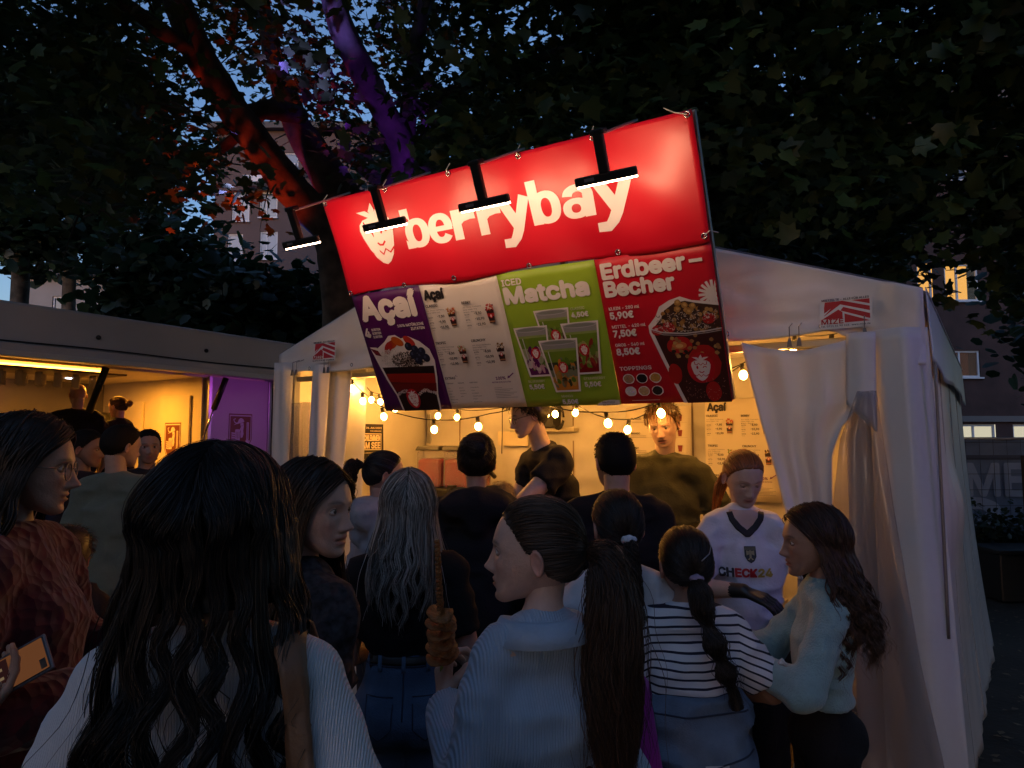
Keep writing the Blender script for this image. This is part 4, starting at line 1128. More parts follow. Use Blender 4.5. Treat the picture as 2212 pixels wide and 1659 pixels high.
p.ellipse(.246, .078, .048, .062, (.55, .008, .02), 26, .1); straw(p, .248, .078, .105, OFFW, (.55, .008, .02), .1)
p.build('lettering', MS, sign, bend=PB)
# panel 2: price list
def pricelist(p, ox=0.0, oy=0.0, ink=(.02, .016, .018), head=True):
    g_ = (.11, .09, .09)
    if head: p.text('Açaí', ox + .021, oy + .645, .050, ink, .09, .128)
    for (t, x, y, pr_, cx, cols) in (('CLASSIC', .012, .602, ('7,50', '9,90', '11,90'), .172, ((.55, .33, .05), (.5, .16, .03))), ('BERRY', .253, .598, ('8,50', '10,90', '12,90'), .417, ((.06, .03, .06), (.5, .02, .03))),
                                ('TROPIC', .020, .392, ('8,50', '10,90', '12,90'), .187, ((.5, .3, .1), (.2, .3, .05))), ('CRUNCHY', .259, .390, ('8,50', '10,90', '12,90'), .429, ((.32, .17, .05), (.03, .02, .02)))):
        x += ox; y += oy; cx += ox
        p.text(t, x, y, .0135, ink, .05)
        for k, s_ in enumerate(('Açaí · Granola · Fruchttopping', 'Banane · Erdbeere · Honig', 'Kokos · Beeren')): 
            if k < (2 if t == 'CLASSIC' else 3): p.text(s_, x, y - .022 - .013 * k, .0062, g_, .0, .115 - .03 * (k > 0))
        for k, (nm, q_, ml) in enumerate(zip(('KLEIN', 'MITTEL', 'GROß'), pr_, ('280 ml', '420 ml', '540 ml'))):
            yy = y - .062 - .030 * k; p.text(nm, x + .002, yy, .0080, g_, .02, .028); p.text(ml, x + .002, yy - .011, .0050, g_, .0)
            p.text('€', x + .063, yy + .004, .0065, ink, .03); p.text(q_, x + .072, yy, .0125, ink, .06)
        cy = y - .072
        p.poly([(cx - .024, cy + .030), (cx - .016, cy - .045), (cx + .016, cy - .045), (cx + .024, cy + .030)], (.035, .012, .012))
        p.poly([(cx - .0215, cy + .008), (cx - .0200, cy - .008), (cx + .0200, cy - .008), (cx + .0215, cy + .008)], (.62, .55, .5) if t != 'BERRY' else (.45, .02, .02))
        p.poly([(cx - .0175, cy - .032), (cx - .0165, cy - .040), (cx + .0165, cy - .040), (cx + .0175, cy - .032)], (.40, .18, .08))
        p.ellipse(cx, cy - .006, .009, .012, (.55, .01, .02), 12); p.ellipse(cx, cy - .006, .005, .008, OFFW, 10)
        for k in range(26): p.ellipse(cx + r9.uniform(-.024, .024), cy + .040 + r9.uniform(-.014, .014), r9.uniform(.004, .009), r9.uniform(.003, .006), r9.choice([cols[0], cols[1], (.5, .06, .02) if t != 'CRUNCHY' else (.25, .12, .03), (.7, .6, .5)]), 7, r9.uniform(0, 3), lift=(k % 6 == 0))
    p.text('EXTRAS', ox + .028, oy + .188, .0130, ink, .05)
    for a in range(3): p.ellipse(ox + .098 + .006 * a, oy + .203 + .006 * (a % 2), .0016, .004, (.12, .02, .14), 6)
    cols_ = [('TOPPINGS', ('Chia', 'Mandel', 'Kokos', 'Cashew', 'Mandel-Mus', 'Haselnuss')), ('FRÜCHTE', ('Banane', 'Erdbeere', 'Blaubeere', 'Kiwi')), ('SONSTIGES', ('Erdnussbutter', 'Honig', 'Schokolade', 'Agavendicksaft', 'Protein', 'Knuspermüsli'))]
    for i, (h_, its) in enumerate(cols_):
        xx = ox + .028 + .078 * i; p.text(h_, xx, oy + .160, .0065, g_, .03)
        for k, it in enumerate(its): p.text(it, xx, oy + .132 - .017 * k, .0060, g_, .0)
    p.text('100%', ox + .360, oy + .172, .0160, (.13, .01, .15), .06); p.text('NATÜRLICHE ZUTATEN', ox + .331, oy + .154, .0075, (.13, .01, .15), .03)
    p.stroke([(ox + .475, oy + .205), (ox + .440, oy + .182)], .006, (.16, .02, .18)); p.poly([(ox + .432, oy + .176), (ox + .450, oy + .182), (ox + .440, oy + .194)], (.16, .02, .18))
    for k in range(7): p.rect(ox + .335, oy + .125 - .0095 * k, ox + .335 + (.05 if k == 0 else .135 - .02 * (k % 3)), oy + .1266 - .0095 * k, g_)
p = Print(); pricelist(p, .494); p.build('lettering', MS, sign, bend=PB)
# panel 3: matcha
p = Print()
p.text('ICED', 1.012, .662, .030, OFFW, .05, .112); p.text('Matcha', 1.016, .571, .076, OFFW, .10, .455)
def matcha(x0, x1, y0, y1, foot, mid, seed):
    rr_ = random.Random(seed)
    fruitcup(p, x0, x1, y0, y1, [(.16, foot[0]), (.12, foot[1]), (.14, mid[0]), (.16, mid[1]), (.22, (.16, .26, .02)), (.05, (.28, .36, .10)), (.15, (.30, .29, .28))], outline=OFFW)
    w = x1 - x0
    for k in range(46): p.ellipse(rr_.uniform(x0 + w * .2, x1 - w * .2), rr_.uniform(y0 + .03, y0 + (y1 - y0) * .6), rr_.uniform(.006, .016), rr_.uniform(.008, .03), rr_.choice([foot[0], foot[1], mid[0], mid[1], (.10, .19, .015)]), 9, rr_.uniform(-.4, .4), lift=(k % 8 == 0))
    p.ellipse((x0 + x1) / 2, y1 - .006, w / 2, .013, (.42, .40, .42), 24); p.ellipse((x0 + x1) / 2, y1 - .006, w / 2 - .008, .009, (.24, .25, .22), 24)
    p.stroke([(x0 + w * .17, y1 - .05), (x0 + w * .24, y0 + .05)], .005, (.5, .5, .48))
    cx, cy = (x0 + x1) / 2, y0 + (y1 - y0) * .47; p.ellipse(cx, cy, .027, .031, (.55, .008, .02), 22); straw(p, cx, cy, .050, OFFW, (.55, .008, .02))
matcha(1.165, 1.340, .270, .508, ((.10, .02, .04), (.5, .4, .4)), ((.3, .35, .15), (.2, .3, .05)), 1)
matcha(1.030, 1.205, .180, .430, ((.12, .004, .10), (.55, .30, .36)), ((.60, .50, .46), (.35, .38, .2)), 2)
matcha(1.300, 1.482, .180, .430, ((.20, .004, .008), (.30, .03, .02)), ((.35, .35, .12), (.14, .22, .03)), 3)
matcha(1.158, 1.355, .090, .352, ((.55, .20, .02), (.45, .28, .06)), ((.18, .20, .12), (.04, .05, .02)), 4)
for t, q_, x, y in (('CLASSIC', '4,50€', 1.362, .503), ('BLUEBERRY', '5,50€', 1.040, .141), ('STRAWBERRY', '5,50€', 1.358, .142), ('MANGO', '5,50€', 1.215, .052)):
    p.text(t, x, y, .0125, (.62, .62, .42), .03); p.text(q_, x, y - .036, .0230, OFFW, .07)
p.poly([(1.40, .0005), (1.41, .012), (1.44, .026), (1.48, .031), (1.5255, .028), (1.5255, .0005)], (.62, .60, .58)); p.text('Alle Preise', 1.432, .014, .0100, (.25, .24, .2), .03); p.text('auf dem Menü', 1.434, .001, .0085, (.25, .24, .2), .02)
p.build('lettering', MS, sign, bend=PB)
# panel 4: strawberry cup
p = Print()
p.text('Erdbeer', 1.556, .632, .066, OFFW, .09, .385); p.rect(1.962, .655, 2.020, .670, OFFW); p.text('Becher', 1.556, .548, .066, OFFW, .09, .325)
for t, q_, y in (('KLEIN - 280 ml', '5,90€', .480), ('MITTEL - 420 ml', '7,50€', .391), ('GROß - 540 ml', '8,50€', .300)):
    p.text(t, 1.556, y, .0145, OFFW, .04); p.text(q_, 1.557, y - .042, .0300, OFFW, .08)
p.text('TOPPINGS', 1.556, .178, .0185, OFFW, .04, .158)
for k in range(6):
    cx, cy = 1.592 + .067 * (k % 3), .134 - .065 * (k // 3); p.poly(blob(cx, cy, .029, .026, 16, .05, k), OFFW)
    c = [(.40, .22, .12), (.02, .015, .015), (.50, .27, .06), (.66, .64, .62), (.55, .36, .18), (.03, .025, .02)][k]; p.poly(blob(cx, cy, .025, .022, 14, .06, k + 9), c)
    for i in range(40): p.ellipse(cx + r9.uniform(-.019, .019), cy + r9.uniform(-.016, .016), .0032, .0016, tuple(min(1, v * r9.uniform(.5, 1.7)) for v in c), 5, r9.uniform(0, 3), lift=(i % 10 == 0))
p.rect(1.59, .0205, 1.73, .0225, OFFW)
for k in range(16):
    a = 2 * math.pi * k / 16; x0, y0 = 2.046, .508
    pts = [(x0 + .010 * math.cos(a) - .006 * math.sin(a), y0 + .010 * math.sin(a) + .006 * math.cos(a)), (x0 + .062 * math.cos(a) - .006 * math.sin(a), y0 + .062 * math.sin(a) + .006 * math.cos(a)),
           (x0 + .062 * math.cos(a) + .006 * math.sin(a), y0 + .062 * math.sin(a) - .006 * math.cos(a)), (x0 + .010 * math.cos(a) + .006 * math.sin(a), y0 + .010 * math.sin(a) - .006 * math.cos(a))]
    if max(q[0] for q in pts) < 2.063: p.poly(pts, OFFW, lift=(k == 0))
    else: p.poly([(min(2.063, q[0]), q[1]) for q in pts], OFFW, lift=(k == 0))
p.ellipse(2.042, .508, .021, .021, OFFW)
RX = 2.0635
p.poly([(1.845, .0005), (1.825, .06), (1.775, .22), (1.735, .355), (1.735, .39), (1.775, .43), (1.80, .475), (1.85, .50), (1.90, .512), (1.95, .49), (2.02, .478), (RX, .47), (RX, .0005)], OFFW)
p.poly([(1.862, .0005), (1.842, .06), (1.792, .22), (1.755, .35), (RX, .33), (RX, .0005)], (.055, .014, .012))
p.poly([(1.755, .35), (1.75, .37), (1.80, .42), (1.82, .455), (1.87, .485), (1.92, .49), (1.97, .475), (RX, .455), (RX, .33)], (.06, .025, .015))
def inx(x): return min(max(x, 1.0), RX - .012)
for k in range(60): x, y = r9.uniform(1.80, 2.05), r9.uniform(.345, .455); p.ellipse(inx(x), y, .010, .010, r9.choice([(.40, .20, .05), (.30, .13, .03), (.5, .28, .09), (.035, .015, .012)]), 9, r9.uniform(0, 3), lift=(k % 8 == 0))
for x, y, a in ((1.79, .365, .3), (1.845, .375, -.4), (2.03, .40, .2)): p.ellipse(inx(x) - .015, y, .030, .024, (.48, .015, .015), 16, a); p.ellipse(inx(x) - .020, y + .006, .009, .006, (.75, .5, .45), 8)
for k in range(240): x, y = r9.uniform(1.78, 2.05), r9.uniform(.35, .44); p.ellipse(inx(x), y, r9.uniform(.004, .008), .0016, r9.choice([(.7, .62, .58), (.05, .02, .015), (.45, .35, .3)]), 5, r9.uniform(0, 3), lift=(k % 30 == 0))
for x, y in ((1.885, .485), (1.915, .47), (1.95, .465), (1.93, .44), (1.88, .455)): p.poly(blob(x, y, .016, .014, 11, .2, int(x * 1000)), (.42, .22, .06)); p.poly(blob(x + .002, y + .002, .008, .007, 9, .25, int(y * 1000)), (.62, .38, .13))
for x, y, rx, ry in ((1.865, .285, .06, .042), (1.825, .15, .032, .05), (1.965, .19, .075, .09), (1.99, .055, .035, .048)): p.poly([(inx(q[0]), q[1]) for q in blob(x, y, rx, ry, 22, .05, int(x * 99))], (.45, .014, .014))
p.ellipse(1.865, .285, .034, .018, (.62, .20, .06), 18); p.ellipse(1.865, .283, .018, .009, (.72, .42, .16), 14)
for k in range(26): p.poly(blob(r9.uniform(1.82, 2.04), r9.uniform(.23, .33), .010, .009, 9, .2, k), r9.choice([(.5, .30, .10), (.36, .18, .06), (.03, .02, .015)]), lift=(k % 5 == 0))
p.stroke([(1.748, .372), (1.80, .352), (1.90, .340), (2.0, .345), (RX, .352)], .006, (.62, .56, .56)); p.stroke([(1.752, .362), (1.80, .342), (1.90, .331), (2.0, .336), (RX, .343)], .003, (.5, .42, .42))
p.ellipse(1.948, .172, .062, .074, (.55, .008, .02), 26, -.05); straw(p, 1.948, .172, .128, OFFW, (.55, .008, .02), -.04)
for k in range(60): p.ellipse(r9.uniform(1.86, 2.05), r9.uniform(.02, .12), .003, .0012, (.5, .3, .28), 5, r9.uniform(0, 3), lift=(k % 20 == 0))
p.build('lettering', MS, sign, bend=PB)
# sign lamps
LEDM = emission('led_warm', (1.0, .70, .46), 26.0)
for i, x in enumerate((.17, .72, 1.267, 1.816)):
    root = empty('sign_lamp', MS @ Vector((x, SH + .01, 0)))
    tag(root, ['sign lamp hanging past the left edge of the sign', 'sign lamp in front of the strawberry emblem', 'sign lamp above the middle of the lettering', 'sign lamp near the upper right corner of the sign'][i], 'lamp', 'lamps along the top of the menu sign')
    bs = MS @ Vector((x, SH + .01, 0))
    q = lambda a, b, c: MS @ Vector((a, b, c)) - bs
    L0 = .42
    zz = MS.to_3x3() @ Vector((0, 0, 1))
    MB().bar(q(x, SH + .012, -.03), q(x, SH - .015, L0), .022, .010).build('rod', METAL, root, bevel=.002)
    m = MB(); m.bar(q(x, SH + .002, L0), q(x, SH - .155, L0 + .0), .040, .028, zz); m.bar(q(x - .028, SH - .004, L0 - .01), q(x + .028, SH - .004, L0 - .01), .022, .05, zz); m.build('arm', BLACK, root, bevel=.006)
    m = MB(); m.bar(q(x - .125, SH - .168, L0), q(x + .125, SH - .168, L0), .034, .022, zz); m.build('lamp_head', BLACK, root, bevel=.006)
    MB().box(q(x - .06, SH - .166, L0 + .0165), (.04, .012, .001), MS.to_3x3()).build('rating_plate', mat('plate', (.2, .2, .22), .5), root)
    MB().bar(q(x - .121, SH - .187, L0 - .006), q(x + .121, SH - .187, L0 - .006), .009, .007, zz).build('light_strip', LEDM, root)
    la_ = bpy.data.lights.new('sign_lamp_light', 'AREA'); la_.shape = 'RECTANGLE'; la_.size = .24; la_.size_y = .015; la_.energy = 1.7; la_.color = (1.0, .58, .32); la_.spread = R(150)
    lo = bpy.data.objects.new('sign_lamp_light', la_); COL.objects.link(lo); lo.location = MS @ Vector((x, SH - .194, L0 - .012))
    d3 = MS.to_3x3() @ Vector((0, .02, -.42)); xx = SU; zz_ = -d3.normalized(); yy = zz_.cross(xx); M3 = Matrix((xx, yy, zz_)).transposed(); lo.rotation_euler = M3.to_euler()
# struts from the sign back to the tent frame
for x, y in ((.35, .45), (1.65, .45), (.35, .05), (1.65, .05)):
    a = MS @ Vector((x, y, -.04)); d = (a - TO); s_ = d.dot(TU); b = tp(s_, .08, min(a.z + .02, EAVE - .1) if y > .2 else a.z)
    MB().bar(a - SBL, b - SBL, .025).build('strut', METAL, sign)
# ================================================================ inside the tent
RT = Matrix.Rotation(-TH, 3, 'Z'); RT4 = RT.to_4x4()
def tmat(s, t, z, rz=0.0): return Matrix.Translation(tp(s, t, z)) @ Matrix.Rotation(-TH + rz, 4, 'Z')
counter = empty('counter', tp(1.9, .15)); tag(counter, 'white cloth covered serving counter across the tent opening', 'counter')
m = MB(); m.box((0, 0, .90), (2.9, .6, .035), RT); m.build('tabletop', mat('counter_top', (.55, .5, .45), .4), counter, bevel=.004)
m = MB(); m.box((0, 0, .44), (2.8, .52, .86), RT); m.build('cloth', mat('counter_cloth', (.6, .58, .55), .8, bump=(6, .5)), counter)
wt = empty('side_table', tp(.62, .95)); tag(wt, 'low table along the left tent wall carrying the drink dispenser', 'table')
m = MB(); m.box((0, 0, 1.08), (.6, .75, .03), RT); m.build('tabletop', mat('table_wood', (.35, .28, .2), .5), wt)
for a in (-1, 1):
    for b in (-1, 1): MB().tube([RT @ Vector((a * .26, b * .33, 1.06)), RT @ Vector((a * .26, b * .33, 0))], .014).build('leg', METAL, wt)
# slush dispenser: two clear tanks of red drink on a dark machine
mc = empty('drink_dispenser', tp(.80, 1.00, 1.095)); tag(mc, 'twin tank slush dispenser full of red drink on the table in the tent', 'drink dispenser')
MB().box((0, 0, .13), (.50, .40, .26), RT).build('body', BLACK, mc, bevel=.02)
GL = mat('tank_plastic', (.55, .5, .5), .08, spec=.7, alpha=.35); REDL = mat('red_slush', (.42, .012, .012), .25, bump=(30, .6))
for sx_ in (-.13, .13):
    c = RT @ Vector((sx_, 0, 0))
    MB().box(c + Vector((0, 0, .37)), (.215, .34, .22), RT).build('slush', REDL, mc, bevel=.03)
    MB().box(c + Vector((0, 0, .40)), (.228, .355, .29), RT).build('tank', GL, mc, bevel=.03)
    MB().box(c + Vector((0, 0, .560)), (.24, .37, .035), RT, taper=.92).build('tank_lid', BLACK, mc, bevel=.008)
    m = MB(); m.box(c + RT @ Vector((0, -.20, .24)), (.05, .05, .09), RT); m.tube([c + RT @ Vector((0, -.225, .26)), c + RT @ Vector((0, -.26, .20))], .008); m.build('tap', BLACK, mc)
for sx_ in (-.28, .28):
    c = RT @ Vector((sx_, 0, .30)); m = MB(); m.tube([c + RT @ Vector((0, y, .10 * math.cos(y * 8))) for y in (-.15, -.08, 0, .08, .15)], .018); m.build('handle', BLACK, mc, True)
# shelf with a speaker and cables on the partition
sh = empty('wall_shelf', tp(1.30, 1.56, 1.80)); tag(sh, 'narrow cream shelf on the tent wall behind the server', 'shelf')
MB().box((0, 0, 0), (.60, .14, .03), RT).build('board', mat('shelf_board', (.6, .55, .42), .5), sh, bevel=.003)
MB().box((0, 0, 0) , (.02, .10, .06), RT).build('bracket', METAL, sh)
bx_ = link('speaker', None, None, tp(1.34, 1.52, 1.815)); tag(bx_, 'small black speaker box with looped cable on the shelf in the tent', 'speaker')
MB().box((0, 0, .10), (.19, .13, .20), RT).build('housing', BLACK, bx_, bevel=.01)
for k in range(3):
    MB().tube([RT @ Vector((.13 + .05 * math.cos(a) + .01 * k, -.06 - .012 * k, .08 + (.075 + .01 * k) * math.sin(a))) for a in [i * .4 for i in range(16)]], .006, 6).build('cable', CABLE, bx_, True)
# posters
def poster(name, lab, M, w, h, col, fn, cat='poster', group=None):
    o = empty(name, M.translation); tag(o, lab, cat, group)
    inv = Matrix.Translation(-M.translation) @ M
    q = lambda x, y, z=0: inv @ Vector((x, y, z))
    P = [[q(w * i / 8, h * j / 8, .004 * math.sin(i * .8 + j * .5)) for i in range(9)] for j in range(9)]
    MB().grid(P).build('sheet', mat('poster_paper', col, .45), o, True, solid=.0008)
    pr = Print(); fn(pr); pr.build('lettering', M, o, bend=lambda p: (p[0], p[1], p[2] + .0052))
    return o
def wallM(s, t, z, on='back'):
    if on == 'back': return frame_m(tp(s, t, z), TU, Vector((0, 0, 1)))
    return frame_m(tp(s, t, z), TV, Vector((0, 0, 1)))
ORP = (.78, .70, .58)
poster('menu_poster', 'cream price list poster on the tent wall right of the tall server', wallM(2.60, 1.535, 1.30), .50, .705, ORP, lambda p: pricelist(p, 0, -.02))
def drinks(p):
    for k in range(5):
        y = .62 - .11 * k; p.rect(.03, y - .035, .47, y - .034, (.3, .25, .2)); p.text(('CLASSIC', 'MANGO', 'BERRY', 'KIWI', 'MIX')[k], .04, y - .01, .014, (.02, .016, .018), .05)
        p.text('5,50', .30, y - .01, .014, (.02, .016, .018), .06); p.poly([(.40, y + .02), (.406, y - .025), (.43, y - .025), (.436, y + .02)], (.25, .03, .03))
        for i in range(2): p.rect(.04, y - .022 - .01 * i, .16, y - .020 - .01 * i, (.15, .12, .1))
poster('menu_poster', 'cream drinks price poster half hidden behind the tall server', wallM(2.02, 1.535, 1.26), .50, .705, ORP, drinks)
def sch(p):
    T_ = (.70, .58, .42)
    p.text('22.- 26. JULI 2025', .025, .392, .013, T_, .05, .25); p.text('FEUERSEE', .14, .368, .008, T_, .04, .13)
    for a, b in (((.028, .215), (.272, .222)), ((.028, .345), (.272, .352)), ((.028, .215), (.035, .352)), ((.265, .215), (.272, .352))): p.rect(a[0], a[1], b[0], b[1], T_)
    p.text('SCHLEMMEN', .044, .292, .045, T_, .07, .212); p.text('AM SEE', .044, .230, .048, T_, .07, .212)
    p.text('AM FEUERSEE STREETFOOD', .03, .188, .008, T_, .05, .24); p.text('UND MUSIK', .12, .168, .008, T_, .05, .13)
    for k, t in enumerate(('DI 17 UHR', 'MI 17 UHR', 'DO 17 UHR', 'FR 16 UHR', 'SA 14 UHR')): p.text(t, .03, .135 - .017 * k, .008, T_, .05, .10)
poster('event_poster', 'black and gold festival poster hanging on the left tent wall', wallM(.045, .70, 1.42, 'left'), .30, .43, (.012, .010, .010), sch)
nt_ = link('note_card', MB().box((0, 0, 0), (.30, .004, .12), RT).build('x', mat('card', (.8, .7, .5), .6)).data, None, tp(1.0, 1.54, 1.73)); tag(nt_, 'blank pale card pinned to the tent wall behind the server', 'card')
bpy.data.objects.remove(bpy.data.objects['x'])
for k, (s, z) in enumerate(((2.35, 1.62), )): pass
# mize badges on the gable cloth
def badge(s, z, w, lab):
    M = frame_m(tp(s, -.085, z), TU, Vector((0, 0, 1))); o = empty('maker_badge', M.translation); tag(o, lab, 'badge', 'maker badges on the tent gable')
    c = (.52, .012, .02); p = Print(2e-4); h = w * .62
    p.rect(-w * .02, -h * .06, w * 1.02, h * 1.02, (.8, .78, .76))
    p.poly([(w * .07, h * .72), (w * .07, h * .52), (w * .36, h * .84), (w * .36, h * .92), (w * .09, h * .92)], c); p.poly([(w * .07, h * .44), (w * .07, h * .42), (w * .40, h * .80), (w * .98, h * .50), (w * .98, h * .66), (w * .44, h * .93), (w * .36, h * .92)], c, True)
    p.poly([(w * .62, h * .92), (w * .98, h * .92), (w * .98, h * .74)], c); p.poly([(w * .40, h * .58), (w * .98, h * .22), (w * .98, h * .40), (w * .46, h * .70)], c)
    p.poly([(w * .02, h * .30), (w * .36, h * .62), (w * .44, h * .52), (w * .44, h * .30)], c); p.poly([(w * .48, h * .46), (w * .98, h * .14), (w * .48, h * .14)], c)
    p.text('MIZE', w * .01, h * .12, h * .17, c, .04, w * .44); p.text('MIETZELTE - ALLE FÜR ALLES', w * .03, h * .945, h * .07, (.03, .03, .03), .04, w * .94)
    p.text('Tel. 0711 31 90 103   www.mize.de', w * .0, h * .01, h * .06, (.03, .03, .03), .02, w * .98)
    p.build('print', M, o)
badge(3.63, 2.205, .195, 'red MIZE badge on the gable cloth at the right tent corner')
badge(.40, 2.255, .215, 'red MIZE badge on the gable cloth at the left tent corner')

# ================================================================ string lights
BULB = emission('filament_glow', (1.0, .42, .075), 140.0)
SOCK = mat('socket', (.012, .012, .012), .5)
bulb_me = MB().ball((0, 0, 0), .021, 12, 8, sc=(1, 1, 1.18)).build('bulb_src', BULB, None, True).data
sock_me = MB().tube([(0, 0, .024), (0, 0, .062)], .0125, 8).build('sock_src', SOCK, None, True).data
for n_ in ('bulb_src', 'sock_src'): bpy.data.objects.remove(bpy.data.objects[n_])
def lightstring(lab, pts, bulbs, r=.0035):
    """pts: wire anchor points; bulbs: indices along the wire fraction"""
    c = sum(pts, Vector()) / len(pts); o = empty('string_lights', c); tag(o, lab, 'string lights', 'warm bulb strings in the tent')
    W_ = []
    for i in range(len(pts) - 1):
        a, b = pts[i], pts[i + 1]; L = (b - a).length
        for k in range(7): t = k / 7; W_.append(a.lerp(b, t) - Vector((0, 0, .16 * L * 4 * t * (1 - t) * .35)))
    W_.append(pts[-1])
    MB().tube([p - c for p in W_], r, 5).build('wire', CABLE, o, True)
    for f in bulbs:
        x = f * (len(W_) - 1); i = min(int(x), len(W_) - 2); p = W_[i].lerp(W_[i + 1], x - i) - Vector((0, 0, .062)) - c
        q = link('bulb', bulb_me, o, p, (random.uniform(-.25, .25), random.uniform(-.25, .25), 0)); link('socket', sock_me, q)
def hp(px, py, t):
    """point on the tent's plane t seen at this bearing"""
    r_ = ray(px, py); n_ = TV; k = (TO + TV * t - Vector((0, 0, 0))).dot(n_) / Vector((r_.x, r_.y, 0)).dot(n_); return Vector((r_.x * k, r_.y * k, CAM_Z + r_.z * k))
lightstring('bulb string swagged low from the left post past the olive shirted server', [hp(745, 800, .15), hp(790, 852, .15), hp(870, 896, .15), hp(1060, 893, .15), hp(1150, 862, .2), hp(1300, 890, .2), hp(1425, 868, .2), hp(1560, 835, .2)], [.045, .125, .215, .34, .41, .60, .73, .86])
lightstring('bulb string along the back of the tent opening above the servers', [hp(760, 840, .9), hp(840, 862, .9), hp(960, 880, .9), hp(1130, 868, .9), hp(1240, 870, .9), hp(1370, 905, .5), hp(1440, 862, .5), hp(1600, 790, .5)], [.05, .16, .27, .31, .44, .52, .575, .70, .80, .93])
lightstring('bulb string looping from the right roof corner behind the door cloth', [hp(1560, 800, .35), hp(1610, 782, .35), hp(1690, 752, .25), hp(1800, 742, .3)], [.30, .66])
lightstring('bulb string under the tent ridge hidden mostly by the sign', [tp(.5, .5, 2.28), tp(1.2, .7, 2.42), tp(2.2, .7, 2.5), tp(3.3, .6, 2.30), tp(3.7, .4, 2.26)], [.08, .2, .32, .44, .56, .68, .80, .92])
lightstring('bulb cluster at the left roof corner of the tent', [hp(750, 795, .3), hp(772, 806, .4), hp(800, 845, .5), hp(830, 850, .7), hp(850, 800, .8)], [.12, .35, .52, .68, .85])
m = MB(); m.tube([hp(1085, 872, 1.5), hp(1085, 930, 1.5), hp(1084, 980, 1.5)], .004, 5); tag(m.build('hanging_cable', CABLE), 'black cable hanging down behind the dispenser', 'cable')

# ================================================================ beer trailer on the left
TA = Vector((math.sin(R(31.5)), math.cos(R(31.5)), 0)); TN = Vector((math.cos(R(31.5)), -math.sin(R(31.5)), 0))
TR0 = Vector((-3.20, 9.03, 0))            # far end of the front wall
def rp(a, n, z): return TR0 - TA * a + TN * n + Vector((0, 0, z))
trailer = empty('beer_trailer', TR0); tag(trailer, 'grey drinks trailer with its serving hatch raised and orange light inside', 'trailer')
def rb(m, name, mt, smooth=False, **k):
    m.v = [tuple(Vector(p) - TR0) for p in m.v]; return m.build(name, mt, trailer, smooth, **k)
RM = Matrix.Rotation(R(90 - 31.5) - math.pi / 2 + math.pi / 2, 3, 'Z')   # local x along the trailer
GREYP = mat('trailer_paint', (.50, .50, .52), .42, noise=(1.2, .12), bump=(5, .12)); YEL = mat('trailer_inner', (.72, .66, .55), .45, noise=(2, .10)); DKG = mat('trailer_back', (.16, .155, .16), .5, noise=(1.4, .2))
def rbox(a, n, z, da, dn, dz): return MB().box(rp(a, n, z), (da, dn, dz), RM)
LT = 6.6
rb(rbox(.46, -.025, 1.50, .92, .05, 1.98), 'front_panel', GREYP, bevel=.008)
rb(rbox(.02, .012, 1.5, .045, .03, 1.98), 'corner_trim', METAL, bevel=.004); rb(rbox(.90, .012, 1.5, .045, .03, 1.98), 'corner_trim', METAL, bevel=.004)
rb(rbox(3.75, -.03, .82, 5.6, .06, .62), 'lower_wall', GREYP, bevel=.006)
rb(rbox(.94, -1.15, 1.50, .05, 2.2, 1.98), 'end_wall', YEL)
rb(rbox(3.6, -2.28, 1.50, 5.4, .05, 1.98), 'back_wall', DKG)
rb(rbox(LT, -1.15, 1.50, .05, 2.3, 1.98), 'end_wall', YEL)
rb(rbox(3.4, -1.15, .48, LT, 2.3, .08), 'floor_deck', mat('trailer_floor', (.1, .1, .1), .6))
rb(rbox(3.4, -1.15, 2.50, LT, 2.3, .05), 'ceiling_board', YEL)
rb(rbox(3.05, -.62, 2.70, LT + .6, 3.1, .36), 'roof_box', GREYP, bevel=.03)
m = MB()
c0, c1 = rp(-.35, .0, 2.50), rp(LT, 0.0, 2.50); d0, d1 = rp(-.35, 1.12, 2.405), rp(LT, 1.12, 2.405)
m.grid([[c0, c1], [d0, d1]]); m.grid([[c0 + Vector((0, 0, .16)), c1 + Vector((0, 0, .16))], [d0 + Vector((0, 0, .10)), d1 + Vector((0, 0, .10))]]); m.grid([[d0, d1], [d0 + Vector((0, 0, .10)), d1 + Vector((0, 0, .10))]]); m.grid([[c0, d0], [c0 + Vector((0, 0, .16)), d0 + Vector((0, 0, .10))]]); m.grid([[c1, d1], [c1 + Vector((0, 0, .16)), d1 + Vector((0, 0, .10))]])
rb(m, 'raised_hatch', GREYP)
rb(MB().bar(rp(-.36, 1.14, 2.42), rp(LT, 1.14, 2.42), .03, .05), 'edge_rail', mat('rail', (.6, .6, .62), .35), bevel=.004)
rb(MB().tube([rp(a, .945, 2.545 + .006 * math.sin(a * 3)) for a in np.linspace(-.2, 6, 30)], .007, 5), 'cable', CABLE, True)
for a in (.5, 1.6, 2.7, 3.8): rb(MB().ball(rp(a, .938, 2.66), .022, 10, 6), 'rivet', BLACK, True)
rb(rbox(3.6, .16, 1.16, 5.2, .40, .04), 'serving_shelf', METAL, bevel=.004)
for a in (.98,):
    rb(MB().tube([rp(a, .42, 2.44), rp(a + .02, .24, 2.08)], .034, 10), 'gas_strut', BLACK, True); rb(MB().tube([rp(a + .02, .24, 2.08), rp(a + .04, .04, 1.66)], .013, 8), 'strut_rod', STEEL, True)
rb(MB().tube([rp(2.35, .42, 2.44), rp(2.38, .20, 2.0)], .034, 10), 'gas_strut', BLACK, True)
